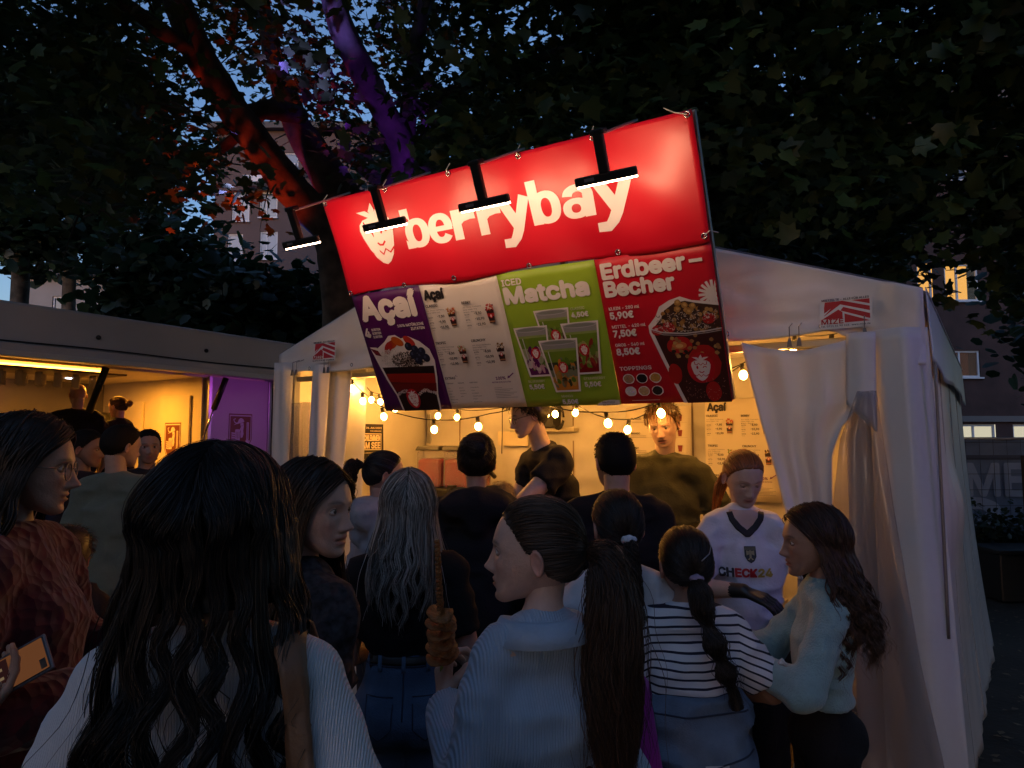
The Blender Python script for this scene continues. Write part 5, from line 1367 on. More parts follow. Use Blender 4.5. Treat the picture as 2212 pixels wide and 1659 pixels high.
# inner doors on the end wall
rb(MB().box(rp(.985, -1.55, 1.40), (.03, .62, 1.62), RM), 'door', YEL, bevel=.004)
rb(MB().box(rp(.985, -.55, 1.73), (.03, .62, 1.06), RM), 'hatch_door', YEL, bevel=.004)
rb(MB().box(rp(1.005, -.88, 1.55), (.02, .03, .16), RM), 'handle', BLACK, bevel=.004)
rb(MB().box(rp(1.0, -.55, 1.19), (.05, .64, .015), RM), 'ledge', BLACK)
def shield(M, w, lab, fg, bgc):
    o = empty('beer_shield_decal', M.translation); tag(o, lab, 'emblem', 'shield emblems on the trailer'); p = Print(1.5e-4); h = w * 1.55
    S_ = lambda k: [(w * (.5 - .5 * k), h * (.5 + .5 * k)), (w * (.5 + .5 * k), h * (.5 + .5 * k)), (w * (.5 + .5 * k), h * (.5 - .12 * k)), (w * (.5 + .36 * k), h * (.5 - .30 * k)), (w * .5, h * (.5 - .5 * k)), (w * (.5 - .36 * k), h * (.5 - .30 * k)), (w * (.5 - .5 * k), h * (.5 - .12 * k))]
    p.poly(S_(1), fg); p.poly(S_(.94), bgc); p.poly(S_(.88), fg)
    E = lambda pts: p.poly([(w * a, h * b) for a, b in pts], bgc)
    E([(.20, .73), (.62, .80), (.66, .82), (.60, .88), (.50, .90), (.42, .87), (.38, .80)]); p.stroke([(w * .36, h * .76), (w * .24, h * .80), (w * .20, h * .86), (w * .28, h * .88)], w * .035, bgc)
    E([(.48, .77), (.62, .79), (.64, .70), (.62, .60), (.64, .52), (.60, .44), (.52, .42), (.50, .52), (.52, .58), (.47, .64), (.52, .68)])
    E([(.28, .36), (.48, .36), (.49, .60), (.27, .60)]); p.ellipse(w * .38, h * .61, w * .11, h * .022, bgc)
    for k in range(4): E([(.12, .375 + .05 * k), (.27, .36 + .05 * k), (.27, .395 + .05 * k), (.12, .41 + .05 * k)])
    p.stroke([(w * .32, h * .41), (w * .32, h * .57)], w * .018, fg); p.stroke([(w * .38, h * .40), (w * .38, h * .57)], w * .018, fg); p.stroke([(w * .44, h * .41), (w * .44, h * .57)], w * .018, fg)
    E([(.76, .38), (.86, .38), (.86, .80), (.76, .80)]); E([(.72, .26), (.86, .24), (.88, .37), (.74, .38)]); p.ellipse(w * .56, h * .715, w * .022, h * .010, fg)
    p.stroke([(w * .81, h * .40), (w * .81, h * .78)], w * .02, fg)
    p.build('print', M, o)
BR_ = (.17, .05, .02)
shield(frame_m(rp(.62, .004, 1.52), TA, Vector((0, 0, 1))), .34, 'brown shield emblem of a hatted drinker on the purple lit panel', BR_, (.50, .50, .52))
shield(frame_m(rp(1.004, -.72, 1.42), TN, Vector((0, 0, 1))), .33, 'brown shield emblem on the orange lit inner hatch door', BR_, (.72, .66, .55))
p = Print(1.5e-4); p.text('SEIT 1823', 0, 0, .035, (.2, .1, .15), .02); tag(p.build('date_lettering', frame_m(rp(.50, .004, 1.38), TA, Vector((0, 0, 1)))), 'small dark lettering under the shield on the purple panel', 'lettering')
# fuse box, wires, black jacket and counter kit at the end of the bar
m = MB(); m.box(rp(1.03, -1.98, 2.02), (.05, .12, .30), RM); rb(m, 'socket_box', mat('grey_box', (.4, .38, .33), .5), bevel=.005)
rb(MB().tube([rp(1.06, -1.9, 2.25), rp(1.07, -1.85, 2.1), rp(1.07, -1.93, 1.95), rp(1.07, -1.86, 1.8)], .012, 6), 'wire', CABLE, True)
fb = empty('tap_cabinet', rp(1.9, -1.6, .52)); tag(fb, 'pale fridge cabinet with a black till standing in the trailer', 'cabinet')
MB().box((0, 0, .60), (.8, .6, 1.2), RM).build('body', mat('cabinet_paint', (.6, .58, .52), .4), fb, bevel=.01)
MB().box((0, 0, 1.24), (.42, .34, .07), RM).build('top_tray', BLACK, fb, bevel=.01)
jk = MB(); 
for k in range(9): jk.ball(rp(1.25 + .05 * (k % 3), -1.62 + .06 * (k // 3), 1.98 - .07 * (k % 4)) - rp(1.3, -1.6, 1.9), .09, 10, 7)
tag(jk.build('black_bag', BLACK, None, True, loc=rp(1.3, -1.6, 1.9)), 'crumpled black bag hanging at the end wall of the trailer', 'bag')
# hanging beer glasses under the hatch
GLS = mat('beer_glass', (.9, .85, .75), .06, spec=.8, alpha=.42)
gm = MB().tube([(0, 0, 0), (0, 0, .10), (0, 0, .13)], [.034, .033, .03], 10, cap=False).build('g', GLS, None, True, solid=.003); gme = gm.data
k_ = 0
ORD = ['first', 'second', 'third', 'fourth', 'fifth', 'sixth', 'seventh', 'eighth', 'ninth', 'tenth', 'eleventh', 'twelfth']
for row in range(3):
    n_in = 0
    for i in range(15):
        if 6 <= i <= 8: continue
        if row == 2 and i % 3 == 0: continue
        g_ = link('beer_glass', gme, None, rp(2.35 + i * .165 + row * .05, .18 - row * .22, 2.24 + .045 * (row == 2)))
        md = g_.modifiers.new('s', 'SOLIDIFY'); md.thickness = .003
        tag(g_, ORD[n_in] + ' beer glass from the right in the ' + ['front', 'middle', 'back'][row] + ' row under the trailer hatch', 'glass', 'beer glasses hanging under the hatch'); n_in += 1
bpy.data.objects.remove(gm)
rb(rbox(3.5, -.05, 2.395, 2.9, .62, .018), 'glass_rack', mat('rack', (.4, .3, .15), .4))
STR = emission('strip_orange', (1.0, .40, .05), 14.0)
rb(rbox(3.6, -.14, 2.455, 3.0, .03, .02), 'light_strip', STR)
SPOTE = emission('spot_white', (.75, .8, 1.0), 14.0)
for a, n_ in ((2.95, -1.2), (1.75, -1.55), (4.2, -1.2)): rb(MB().tube([rp(a, n_, 2.475), rp(a, n_, 2.468)], .04, 12), 'ceiling_spot', SPOTE)
# warm lamp of the bar (the strip lights the end wall)
ld = bpy.data.lights.new('bar_lamp', 'AREA'); ld.energy = 48; ld.color = (1.0, .36, .03); ld.shape = 'RECTANGLE'; ld.size = .5; ld.size_y = .3
lo_ = bpy.data.objects.new('bar_lamp', ld); COL.objects.link(lo_); lo_.location = rp(1.75, -.75, 2.44); lo_.rotation_euler = (0, 0, 0)
# ================================================================ coloured show lamps that stand beyond the stall and graze the tree
def spot(loc, tgt, col, e, size=45, blend=.6, r=.08, name='show_lamp'):
    l = bpy.data.lights.new(name, 'SPOT'); l.energy = e; l.color = col; l.spot_size = R(size); l.spot_blend = blend; l.shadow_soft_size = r
    o = bpy.data.objects.new(name, l); COL.objects.link(o); o.location = loc; o.rotation_euler = (Vector(tgt) - Vector(loc)).to_track_quat('-Z', 'Y').to_euler(); return o
# ================================================================ trees
BARK = mat('plane_bark', (.085, .07, .055), .9, noise=(5, .65), bump=(9, 1.0))
def leafmat(name, c, tr=.3):
    m = mat(name, c, .45, attr=True, trans=tr); return m
LEAF = leafmat('leaf_green', (.06, .10, .03))
def limb(pts, r, n=12, seed=0):
    """tapered, knobbly limb as arrays"""
    rr_ = random.Random(seed); P = [Vector(p) for p in pts]; out = []; R_ = []
    for i in range(len(P) - 1):
        for k in range(6): t = k / 6; out.append(P[i].lerp(P[i + 1], t)); R_.append(r[i] + (r[i + 1] - r[i]) * t)
    out.append(P[-1]); R_.append(r[-1])
    for _ in range(3):
        for i in range(1, len(out) - 1): out[i] = (out[i - 1] + out[i] * 2 + out[i + 1]) / 4
    return out, R_
def limb_obj(name, pts, r, parent, origin, seed=0, n=14):
    P, Rr = limb(pts, r, seed=seed); m = MB(); m.tube([p - origin for p in P], Rr, n)
    V = np.array(m.v); nz = vnoise(V + seed * 3.1, 3.5) * .10 + vnoise(V + seed, 9.0) * .05
    C = np.repeat(np.array([tuple(p - origin) for p in P]), n, 0)
    V = C + (V - C) * (1 + nz[:, None] * 1.3); m.v = [tuple(v) for v in V]
    return m.build(name, BARK, parent, True)
# a lobed leaf, 5 points, slightly folded: 12 triangles
LP = [(0, 0), (.30, -.06), (.52, .16), (.36, .30), (.55, .62), (.24, .60), (0, 1.0), (-.24, .60), (-.55, .62), (-.36, .30), (-.52, .16), (-.30, -.06)]
LV = np.array([(0, .35, .03)] + [(x, y, -.10 * abs(x) - .05 * y) for x, y in LP])
LF = np.array([(0, i + 1, (i + 1) % 12 + 1) for i in range(12)])
def leaves(n, centres, spread, size, cols, name, parent, origin, flat=.5, seed=0, facets=12, down=.0):
    rg = np.random.default_rng(seed)
    ci = rg.integers(0, len(centres), n); C = centres[ci] + rg.normal(0, 1, (n, 3)) * np.asarray(spread)
    s = size * rg.uniform(.55, 1.25, n)
    N = rg.normal(0, 1, (n, 3)) * flat + np.array([0, -.15, 1]) * rg.choice([1., 1., .6], n)[:, None]; N /= np.linalg.norm(N, axis=1, keepdims=True)
    D = rg.normal(0, 1, (n, 3)) + np.array([0, 0, -.7 - down]); D -= N * (D * N).sum(1, keepdims=True); D /= np.linalg.norm(D, axis=1, keepdims=True); X_ = np.cross(D, N)
    LVs = LV if facets == 12 else LV[[0, 1, 3, 5, 7, 9, 11]]; LFs = LF if facets == 12 else np.array([(0, i + 1, (i + 1) % 6 + 1) for i in range(6)])
    V = C[:, None, :] + (LVs[None, :, 0:1] * X_[:, None, :] + LVs[None, :, 1:2] * D[:, None, :] + LVs[None, :, 2:3] * N[:, None, :]) * s[:, None, None] * .9
    k = len(LVs); F = (LFs[None] + (np.arange(n) * k)[:, None, None]).reshape(-1, 3)
    cc = np.array(cols)[rg.integers(0, len(cols), n)] * rg.uniform(.6, 1.35, (n, 1))
    V = V.reshape(-1, 3) - np.array(origin)
    o = link(name, mesh_np(name, V, F, LEAF, False, np.repeat(cc, k, 0)), parent); o['kind'] = 'stuff'; return o
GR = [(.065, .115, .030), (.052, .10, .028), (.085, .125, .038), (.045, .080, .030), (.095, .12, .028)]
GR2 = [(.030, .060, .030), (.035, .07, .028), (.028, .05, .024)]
def clumps(n, lo, hi, seed, keep=None):
    rg = np.random.default_rng(seed); P = rg.uniform(lo, hi, (n * 3, 3))
    if keep is not None: P = P[keep(P)]
    return P[:n]
def elev(P): return (P[:, 2] - CAM_Z) / P[:, 1]
# the big plane tree behind the stall
TB = Vector((-2.25, 9.4, 0))
pt = empty('plane_tree', TB); tag(pt, 'huge old plane tree behind the sign with red and violet lit limbs', 'tree')
def w(px, py, D): return at_h(px, py, D)
limb_obj('trunk', [TB + Vector((0, 0, -.1)), TB + Vector((.02, 0, 1.5)), w(745, 640, 9.4), w(730, 520, 9.4), w(745, 440, 9.4)], [.42, .34, .30, .34, .40], pt, TB, 1, 20)
limb_obj('limb', [w(735, 500, 9.3), w(660, 445, 9.1), w(590, 355, 8.8), w(500, 235, 8.4), w(425, 110, 8.0), w(370, -30, 7.6), w(320, -200, 7.4)], [.27, .24, .215, .20, .185, .17, .13], pt, TB, 2, 18)
limb_obj('limb', [w(760, 470, 9.5), w(700, 365, 9.6), w(640, 270, 9.6), w(590, 130, 9.7), w(560, -30, 9.8)], [.30, .25, .20, .15, .10], pt, TB, 3, 16)
limb_obj('limb', [w(770, 500, 9.2), w(840, 440, 9.0), w(872, 370, 8.8), w(868, 310, 8.6), w(800, 190, 8.3), w(735, 60, 8.0), w(700, -60, 7.8)], [.30, .24, .155, .17, .17, .16, .13], pt, TB, 4, 18)
limb_obj('limb', [w(870, 330, 8.7), w(885, 220, 8.7), w(900, 90, 8.6), w(930, -60, 8.5)], [.13, .11, .10, .08], pt, TB, 5)
limb_obj('limb', [w(520, 245, 8.5), w(590, 235, 8.9), w(650, 250, 9.4)], [.10, .14, .13], pt, TB, 6)
limb_obj('limb', [w(440, 130, 8.1), w(300, 30, 7.2), w(150, -80, 6.4)], [.11, .08, .05], pt, TB, 7)
limb_obj('limb', [w(890, 240, 8.7), w(1020, 180, 8.0), w(1180, 120, 7.2), w(1400, 60, 6.6)], [.10, .08, .06, .03], pt, TB, 8)
limb_obj('limb', [w(610, 210, 9.6), w(470, 330, 9.8), w(330, 420, 9.6), w(180, 470, 9.2)], [.09, .07, .05, .02], pt, TB, 9)
rg = np.random.default_rng(3)
tw = MB(); ends = []
for k in range(150):   # thin twigs
    px, py, D = rg.uniform(30, 1500), rg.uniform(-80, 520), rg.uniform(5.5, 11.5)
    if 380 < px < 960: D = rg.uniform(9.9, 12)
    a = w(px, py, D); d = Vector(rg.normal(0, 1, 3)).normalized(); d.z *= .5
    L = rg.uniform(.5, 1.3); tw.tube([a - TB, a + d * L * .5 + Vector((0, 0, -.05)) - TB, a + d * L + Vector((0, 0, -.2)) - TB], [.014, .009, .003], 4); ends.append(a + d * L)
o = tw.build('twigs', BARK, pt, True); o['kind'] = 'stuff'
def crown_pts(n, pxr, pyr, Dr, seed, bias=None):
    rg = np.random.default_rng(seed); out = []
    while len(out) < n:
        px, py, D = rg.uniform(*pxr), rg.uniform(*pyr), rg.uniform(*Dr)
        if bias is not None and rg.random() > bias(px, py): continue
        if D < 10 and seed == 21 and on_limb(px, py): continue
        if D < 8.2 and seed == 21 and 540 < px < 780 and 190 < py < 470: continue
        out.append(tuple(w(px, py, D)))
    return np.array(out)
def gapmap(px, py):
    """thinner foliage where the sky shows through in the upper crown"""
    g_ = 0
    for (cx, cy, rx, ry, a) in GAPS: g_ = max(g_, a * .78 * math.exp(-((px - cx) / rx) ** 2 - ((py - cy) / ry) ** 2))
    return 1 - g_
GAPS = [(640, 300, 70, 60, .93), (700, 60, 120, 70, .7), (500, 130, 60, 50, .6), (230, 60, 200, 90, .45), (120, 30, 130, 50, .6), (820, 240, 60, 60, .6), (980, 170, 90, 80, .62), (990, 330, 50, 40, .6), (560, 330, 60, 60, .72), (520, 410, 70, 60, .55), (1090, 60, 120, 60, .5),
        (1340, 100, 120, 80, .5), (1400, 40, 120, 60, .5), (1700, 140, 80, 70, .75), (1830, 60, 130, 60, .75), (1930, 110, 110, 60, .6), (2010, 60, 80, 50, .5), (1570, 60, 110, 50, .5), (230, 500, 60, 40, .5), (270, 190, 60, 60, .4), (2100, 10, 100, 40, .3), (740, 190, 60, 50, .55), (565, 470, 75, 100, .72), (480, 300, 70, 60, .5), (150, 650, 120, 60, .9)]
LIMBPX = [([(735, 520), (660, 445), (590, 355), (500, 235), (425, 110), (370, -30)], 92), ([(840, 440), (872, 370), (868, 310), (800, 190), (735, 60), (700, -40)], 74), ([(700, 365), (640, 270), (590, 130)], 40), ([(745, 700), (730, 500)], 90), ([(520, 245), (650, 250)], 40)]
def on_limb(px, py):
    for pl, rad in LIMBPX:
        for (a, b) in zip(pl[:-1], pl[1:]):
            dx, dy = b[0] - a[0], b[1] - a[1]; t = max(0, min(1, ((px - a[0]) * dx + (py - a[1]) * dy) / (dx * dx + dy * dy)))
            if math.hypot(px - a[0] - dx * t, py - a[1] - dy * t) < rad: return True
    return False
C1 = crown_pts(1500, (-500, 1500), (-520, 440), (5.2, 12.5), 21, gapmap)
leaves(50000, C1, (.26, .26, .18), .155, GR, 'crown', pt, TB, seed=31)
# large single leaves that can be told apart
leafs = []
for c in (GR[0], (.055, .075, .02), GR[2]):
    V = LV * .19; leafs.append(mesh_np('leaf', V, LF, LEAF, False, np.tile(np.array(c), (13, 1))))
rg = np.random.default_rng(77)
for k in range(120):
    if k < 45: px, py, D = rg.normal(640, 70), rg.normal(165, 38), rg.uniform(6.4, 7.6)
    else: px, py, D = rg.uniform(100, 1500), rg.uniform(0, 330), rg.uniform(4.8, 6.5)
    if 780 < px < 1500 and py > 200: continue
    if on_limb(px, py): continue
    o = link('leaf', leafs[k % 3], pt, w(px, py, D) - TB, (rg.uniform(1.0, 2.4), rg.uniform(-.6, .6), rg.uniform(0, 6.28))); sc_ = rg.uniform(.6, 1.0); o.scale = (sc_,) * 3
# second plane tree whose crown hangs in from the right
TB2 = Vector((9.6, 6.8, 0)); pt2 = empty('plane_tree', TB2); tag(pt2, 'broad leafy plane tree whose low boughs hang over the right of the tent', 'tree')
limb_obj('trunk', [TB2, TB2 + Vector((-.1, 0, 2.2)), TB2 + Vector((-.6, -.2, 4.6))], [.36, .30, .30], pt2, TB2, 11)
limb_obj('limb', [TB2 + Vector((-.5, -.2, 4.2)), w(2050, 40, 7.2), w(1900, 130, 6.8), w(1760, 190, 6.4), w(1600, 250, 6.2)], [.22, .10, .07, .05, .02], pt2, TB2, 12)
limb_obj('limb', [TB2 + Vector((-.3, -.1, 3.4)), w(2080, 330, 7.8), w(1930, 390, 7.6), w(1800, 400, 7.2), w(1690, 440, 7.0)], [.16, .09, .06, .04, .02], pt2, TB2, 13)
limb_obj('limb', [w(1760, 190, 6.4), w(1755, 110, 6.3), w(1700, 20, 6.2)], [.045, .03, .015], pt2, TB2, 14)
def gap2(px, py):
    if py > 520 and px < 1930: return max(0, 1 - (py - 520) / 60) * gapmap(px, py)
    if 1985 < px < 2175 and py > 490: return 0
    if 2015 < px < 2110 and 320 < py < 400: return .2
    if py > 640: return .25 if px < 2010 else .5
    return gapmap(px, py)
C2 = crown_pts(1300, (1330, 2700), (-500, 640), (4.6, 9.6), 22, gap2)
C2 = C2[~((C2[:, 1] < 6.0) & (C2[:, 2] < 3.6))]
leaves(36000, C2, (.24, .24, .17), .155, GR, 'crown', pt2, TB2, seed=32)
rg = np.random.default_rng(78)
for k in range(110):
    px, py, D = rg.uniform(1560, 2210), rg.uniform(0, 560), rg.uniform(4.2, 5.6)
    if px < 1640 and py > 200: continue
    o = link('leaf', leafs[k % 3], pt2, w(px, py, D) - TB2, (rg.uniform(1.0, 2.4), rg.uniform(-.6, .6), rg.uniform(0, 6.28))); sc_ = rg.uniform(.45, .9); o.scale = (sc_,) * 3
# trees farther back
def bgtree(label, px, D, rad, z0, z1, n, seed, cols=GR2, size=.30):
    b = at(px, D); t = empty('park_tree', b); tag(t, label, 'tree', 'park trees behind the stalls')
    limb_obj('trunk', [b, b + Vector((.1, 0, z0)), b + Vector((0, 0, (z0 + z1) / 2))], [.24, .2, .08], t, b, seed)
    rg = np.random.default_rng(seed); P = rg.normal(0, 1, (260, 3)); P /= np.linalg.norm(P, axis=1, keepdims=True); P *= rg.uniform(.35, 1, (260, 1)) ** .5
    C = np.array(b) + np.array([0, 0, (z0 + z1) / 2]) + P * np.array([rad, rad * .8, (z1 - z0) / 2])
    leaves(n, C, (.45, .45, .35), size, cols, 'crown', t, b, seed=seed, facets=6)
bgtree('park tree low behind the trailer roof at the left', 20, 17, 2.2, 5.9, 11, 3600, 41)
bgtree('park tree between the pale house and the red lit limb', 360, 16, 1.5, 3.0, 7.0, 3200, 42)
bgtree('park tree behind the far end of the trailer', 560, 15, 1.9, 2.3, 5.4, 4200, 43)
bgtree('park tree showing left of the thick trunk', 660, 19, 2.4, 2.0, 6.0, 3600, 44)
bgtree('park tree hidden mostly by the sign', 1050, 18, 4.0, 3.0, 10.5, 5200, 45)
bgtree('park tree above the right slope of the tent roof', 1640, 14, 2.6, 3.0, 8.5, 5200, 46)
bgtree('park tree in front of the brick house', 1790, 17, 1.9, 3.2, 10.5, 4600, 47)
bgtree('park tree at the right edge beside the brick house', 2340, 15, 1.25, 2.6, 9.5, 2800, 48)
bgtree('tall park tree high behind the left crown', 130, 22, 3.6, 7.0, 14.5, 5200, 49)
bgtree('tall park tree high behind the sign', 1300, 22, 5.5, 7.0, 14.5, 5200, 50)
# unseen tree added over and behind the crowd to cut the sky light
TB3 = Vector((-7.5, -5.5, 0)); pt3 = empty('plane_tree', TB3); tag(pt3, 'plane tree out of view, added so its boughs dim the sky light on the square', 'tree')
limb_obj('trunk', [TB3, TB3 + Vector((.1, 0, 2.5)), TB3 + Vector((.8, .6, 5.5))], [.38, .32, .28], pt3, TB3, 15)
limb_obj('limb', [TB3 + Vector((.6, .4, 4.8)), TB3 + Vector((3.5, 2.5, 6.8)), TB3 + Vector((7, 4.5, 7.6))], [.24, .15, .05], pt3, TB3, 16)
rg = np.random.default_rng(90)
C3 = np.stack([rg.uniform(-13, 13, 900), rg.uniform(-12, 4.2, 900), rg.uniform(5.6, 8.6, 900)], 1)
C3 = C3[~((C3[:, 1] > 1.0) & (C3[:, 2] < 6.6))]
leaves(8500, C3, (.5, .5, .3), .34, GR, 'crown', pt3, TB3, seed=91, facets=6)
rg = np.random.default_rng(92)
C4 = np.stack([rg.uniform(-12, 12, 1500), rg.uniform(1.5, 15, 1500), rg.uniform(0, 4.5, 1500)], 1); C4[:, 2] += CAM_Z + 1.3 + C4[:, 1] * .80
leaves(9000, C4, (.5, .5, .3), .40, GR, 'blocking_crown', pt3, TB3, seed=93, facets=6)  # leaves added above the view to block light from overhead
rg = np.random.default_rng(94); aa = rg.uniform(math.pi * .95, math.pi * 2.05, 1400); rr_ = rg.uniform(12, 19, 1400)
C5 = np.stack([np.cos(aa) * rr_, np.sin(aa) * rr_, rg.uniform(.5, 9.5, 1400)], 1)
ring_ = leaves(8500, C5, (.7, .7, .5), .75, GR2, 'blocking_treeline', None, (0, 0, 0), seed=95, facets=6); tag(ring_, 'leafy treeline added out of view behind the crowd to block low sky light', 'blocking_treeline', kind='stuff')  # ring of leaves added out of view against light from the horizon
# coloured light on the big tree
spot((-4.0, 7.9, 2.95), w(560, 290, 8.7), (1.0, .05, .008), 300, 50)
spot((-3.9, 7.0, 3.0), w(440, 110, 8.1), (1.0, .05, .008), 120, 26)
spot((-4.4, 10.6, 2.9), w(640, 300, 9.6), (.9, .02, .05), 90, 40)
spot((-1.0, 7.2, 3.4), w(825, 270, 8.5), (.24, .03, .85), 200, 40)
spot((-2.9, 6.3, 3.4), w(640, 160, 7.0), (.25, .17, 1.0), 1700, 24)
spot((-3.0, 9.0, 3.6), w(670, 300, 9.6), (.02, .12, 1.0), 90, 22)
# coloured light falling on stall and trailer
spot((6.8, -1.6, 4.6), tp(3.9, .0, 1.9), (.42, .22, 1.0), 150, 24, .9, .25)
spot(rp(.1, 1.55, 2.25), rp(.5, 0, 1.7), (.70, .10, .85), 17, 95, .8)

# ================================================================ buildings
BRICKC = [(.10, .045, .038), (.085, .04, .035), (.12, .052, .042)]
def house(name, label, o0, wd, ht, dp, mt, wins, rot=0.0, extra=None, cat='building', wf=None):
    b = empty(name, o0, rot); tag(b, label, cat)
    # front wall built round the openings, in columns
    xs = sorted(set([0, wd] + [v for q in wins for v in (q[0], q[1])])); zs = sorted(set([0, ht] + [v for q in wins for v in (q[2], q[3])])); m = MB()
    for i in range(len(xs) - 1):
        for j in range(len(zs) - 1):
            cx, cz = (xs[i] + xs[i + 1]) / 2, (zs[j] + zs[j + 1]) / 2
            if any(q[0] < cx < q[1] and q[2] < cz < q[3] for q in wins): continue
            m.add([(xs[i], 0, zs[j]), (xs[i + 1], 0, zs[j]), (xs[i + 1], 0, zs[j + 1]), (xs[i], 0, zs[j + 1])], [(0, 1, 2, 3)])
    m.add([(0, 0, 0), (0, dp, 0), (0, dp, ht), (0, 0, ht)], [(3, 2, 1, 0)]); m.add([(wd, 0, 0), (wd, dp, 0), (wd, dp, ht), (wd, 0, ht)], [(0, 1, 2, 3)]); m.add([(0, dp, 0), (wd, dp, 0), (wd, dp, ht), (0, dp, ht)], [(0, 1, 2, 3)]); m.add([(0, 0, ht), (wd, 0, ht), (wd, dp, ht), (0, dp, ht)], [(0, 1, 2, 3)])
    m.build('wall', mt, b)
    MB().box((wd / 2, dp / 2, ht + .2), (wd + .8, dp + .8, .35)).build('roof', mat('roof_dark', (.08, .07, .07), .8), b)
    for q in wins:
        x0, x1, z0, z1, kind = q; f = MB(); t_ = .07; y = .09
        for a, c in (((x0, z0), (x1, z0 + t_)), ((x0, z1 - t_), (x1, z1)), ((x0, z0 + t_), (x0 + t_, z1 - t_)), ((x1 - t_, z0 + t_), (x1, z1 - t_))): f.box(((a[0] + c[0]) / 2, y, (a[1] + c[1]) / 2), (c[0] - a[0], .07, c[1] - a[1]))
        if x1 - x0 > .9: f.box(((x0 * .62 + x1 * .38), y, (z0 + z1) / 2), (.07, .06, z1 - z0 - 2 * t_))
        wo_ = f.build('window', wf or WFR, b)
        MB().box(((x0 + x1) / 2, y + .015, (z0 + z1) / 2), (x1 - x0 - .1, .012, z1 - z0 - .1)).build('pane', PANE[kind], wo_)
        MB().box(((x0 + x1) / 2, -.04, z0 - .03), (x1 - x0 + .12, .14, .06)).build('sill', wf or WFR, wo_)
        if kind in ('lit', 'dim', 'white'):
            r_ = MB(); r_.box(((x0 + x1) / 2, 1.6, (z0 + z1) / 2), (x1 - x0 + 1.2, .05, z1 - z0 + 1)); r_.build('room', ROOM[kind], wo_)
    if extra: extra(b)
    return b
WFR = mat('window_frame', (.55, .56, .60), .5)
DG = mat('dark_glass', (.03, .035, .045), .08, spec=.8)
PANE = dict(dark=DG, sky=mat('sky_glass', (.10, .12, .16), .1, spec=.9), lit=mat('lit_glass', (.5, .45, .3), .1, alpha=.12), dim=mat('dim_glass', (.4, .2, .12), .1, alpha=.2), white=mat('clear_glass', (.5, .5, .5), .1, alpha=.1), shut=mat('shutter', (.42, .45, .50), .6, bump=(30, .3)))
ROOM = dict(lit=emission('room_lit', (1.0, .48, .09), 1.1), dim=emission('room_dim', (.5, .13, .05), .05), white=emission('room_white', (.9, .82, .58), .8))
def W26(px, py, D): p_ = at_h(px, py, D); return p_.x, p_.z
BD = 26.0
bx0 = W26(1885, 600, BD)[0]
def wrect(x0, y0, x1, y1, D, ox, kind):
    a = W26(x0, y1, D); b_ = W26(x1, y0, D); return (a[0] - ox, b_[0] - ox, a[1], b_[1], kind)
bw = [wrect(2043, 570, 2112, 650, BD, bx0, 'lit'), wrect(1983, 570, 2012, 645, BD, bx0, 'lit'), wrect(2050, 757, 2116, 815, BD, bx0, 'dim'), wrect(1960, 757, 2010, 815, BD, bx0, 'dark'), wrect(2038, 335, 2090, 390, BD, bx0, 'sky'), wrect(1940, 330, 1990, 390, BD, bx0, 'sky'),
      wrect(2078, 917, 2150, 952, BD, bx0, 'white'), wrect(2190, 917, 2330, 952, BD, bx0, 'white'), wrect(2180, 560, 2250, 650, BD, bx0, 'dark')]
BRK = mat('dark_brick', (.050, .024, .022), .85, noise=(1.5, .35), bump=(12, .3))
def courses(b):
    MB().box((7, -.05, W26(0, 905, BD)[1]), (16, .14, .22)).build('lintel', mat('lintel', (.12, .11, .11), .7), b)
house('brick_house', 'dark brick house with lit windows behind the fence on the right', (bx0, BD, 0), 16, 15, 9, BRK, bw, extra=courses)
D2 = 36.0; ox = W26(465, 400, D2)[0]
pk = [wrect(500, 415, 540, 478, D2, ox, 'shut'), wrect(490, 505, 525, 565, D2, ox, 'shut'), wrect(560, 500, 600, 560, D2, ox, 'shut'), wrect(590, 330, 645, 372, D2, ox, 'sky'), wrect(560, 415, 600, 470, D2, ox, 'sky'), wrect(640, 420, 690, 480, D2, ox, 'dark')]
def balc(b):
    for (px0, px1, py) in ((585, 650, 375), (540, 600, 400)):
        a = W26(px0, py, D2); c = W26(px1, py, D2); MB().box(((a[0] + c[0]) / 2 - ox, -.5, a[1]), (c[0] - a[0], 1.0, .35)).build('balcony', mat('balcony', (.6, .6, .64), .6), b)
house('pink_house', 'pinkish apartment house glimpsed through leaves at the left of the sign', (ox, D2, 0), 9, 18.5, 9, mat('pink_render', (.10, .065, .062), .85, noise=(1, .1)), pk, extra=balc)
D3 = 30.0; ox3 = W26(55, 600, D3)[0]
bg_ = [wrect(196, 645, 222, 700, D3, ox3, 'sky'), wrect(240, 650, 268, 700, D3, ox3, 'dark'), wrect(110, 640, 140, 700, D3, ox3, 'dark')]
house('beige_house', 'pale beige house low behind the trailer roof', (ox3, D3, 0), 4.6, W26(0, 600, D3)[1], 9, mat('beige_render', (.26, .24, .23), .85, noise=(1, .1)), bg_)
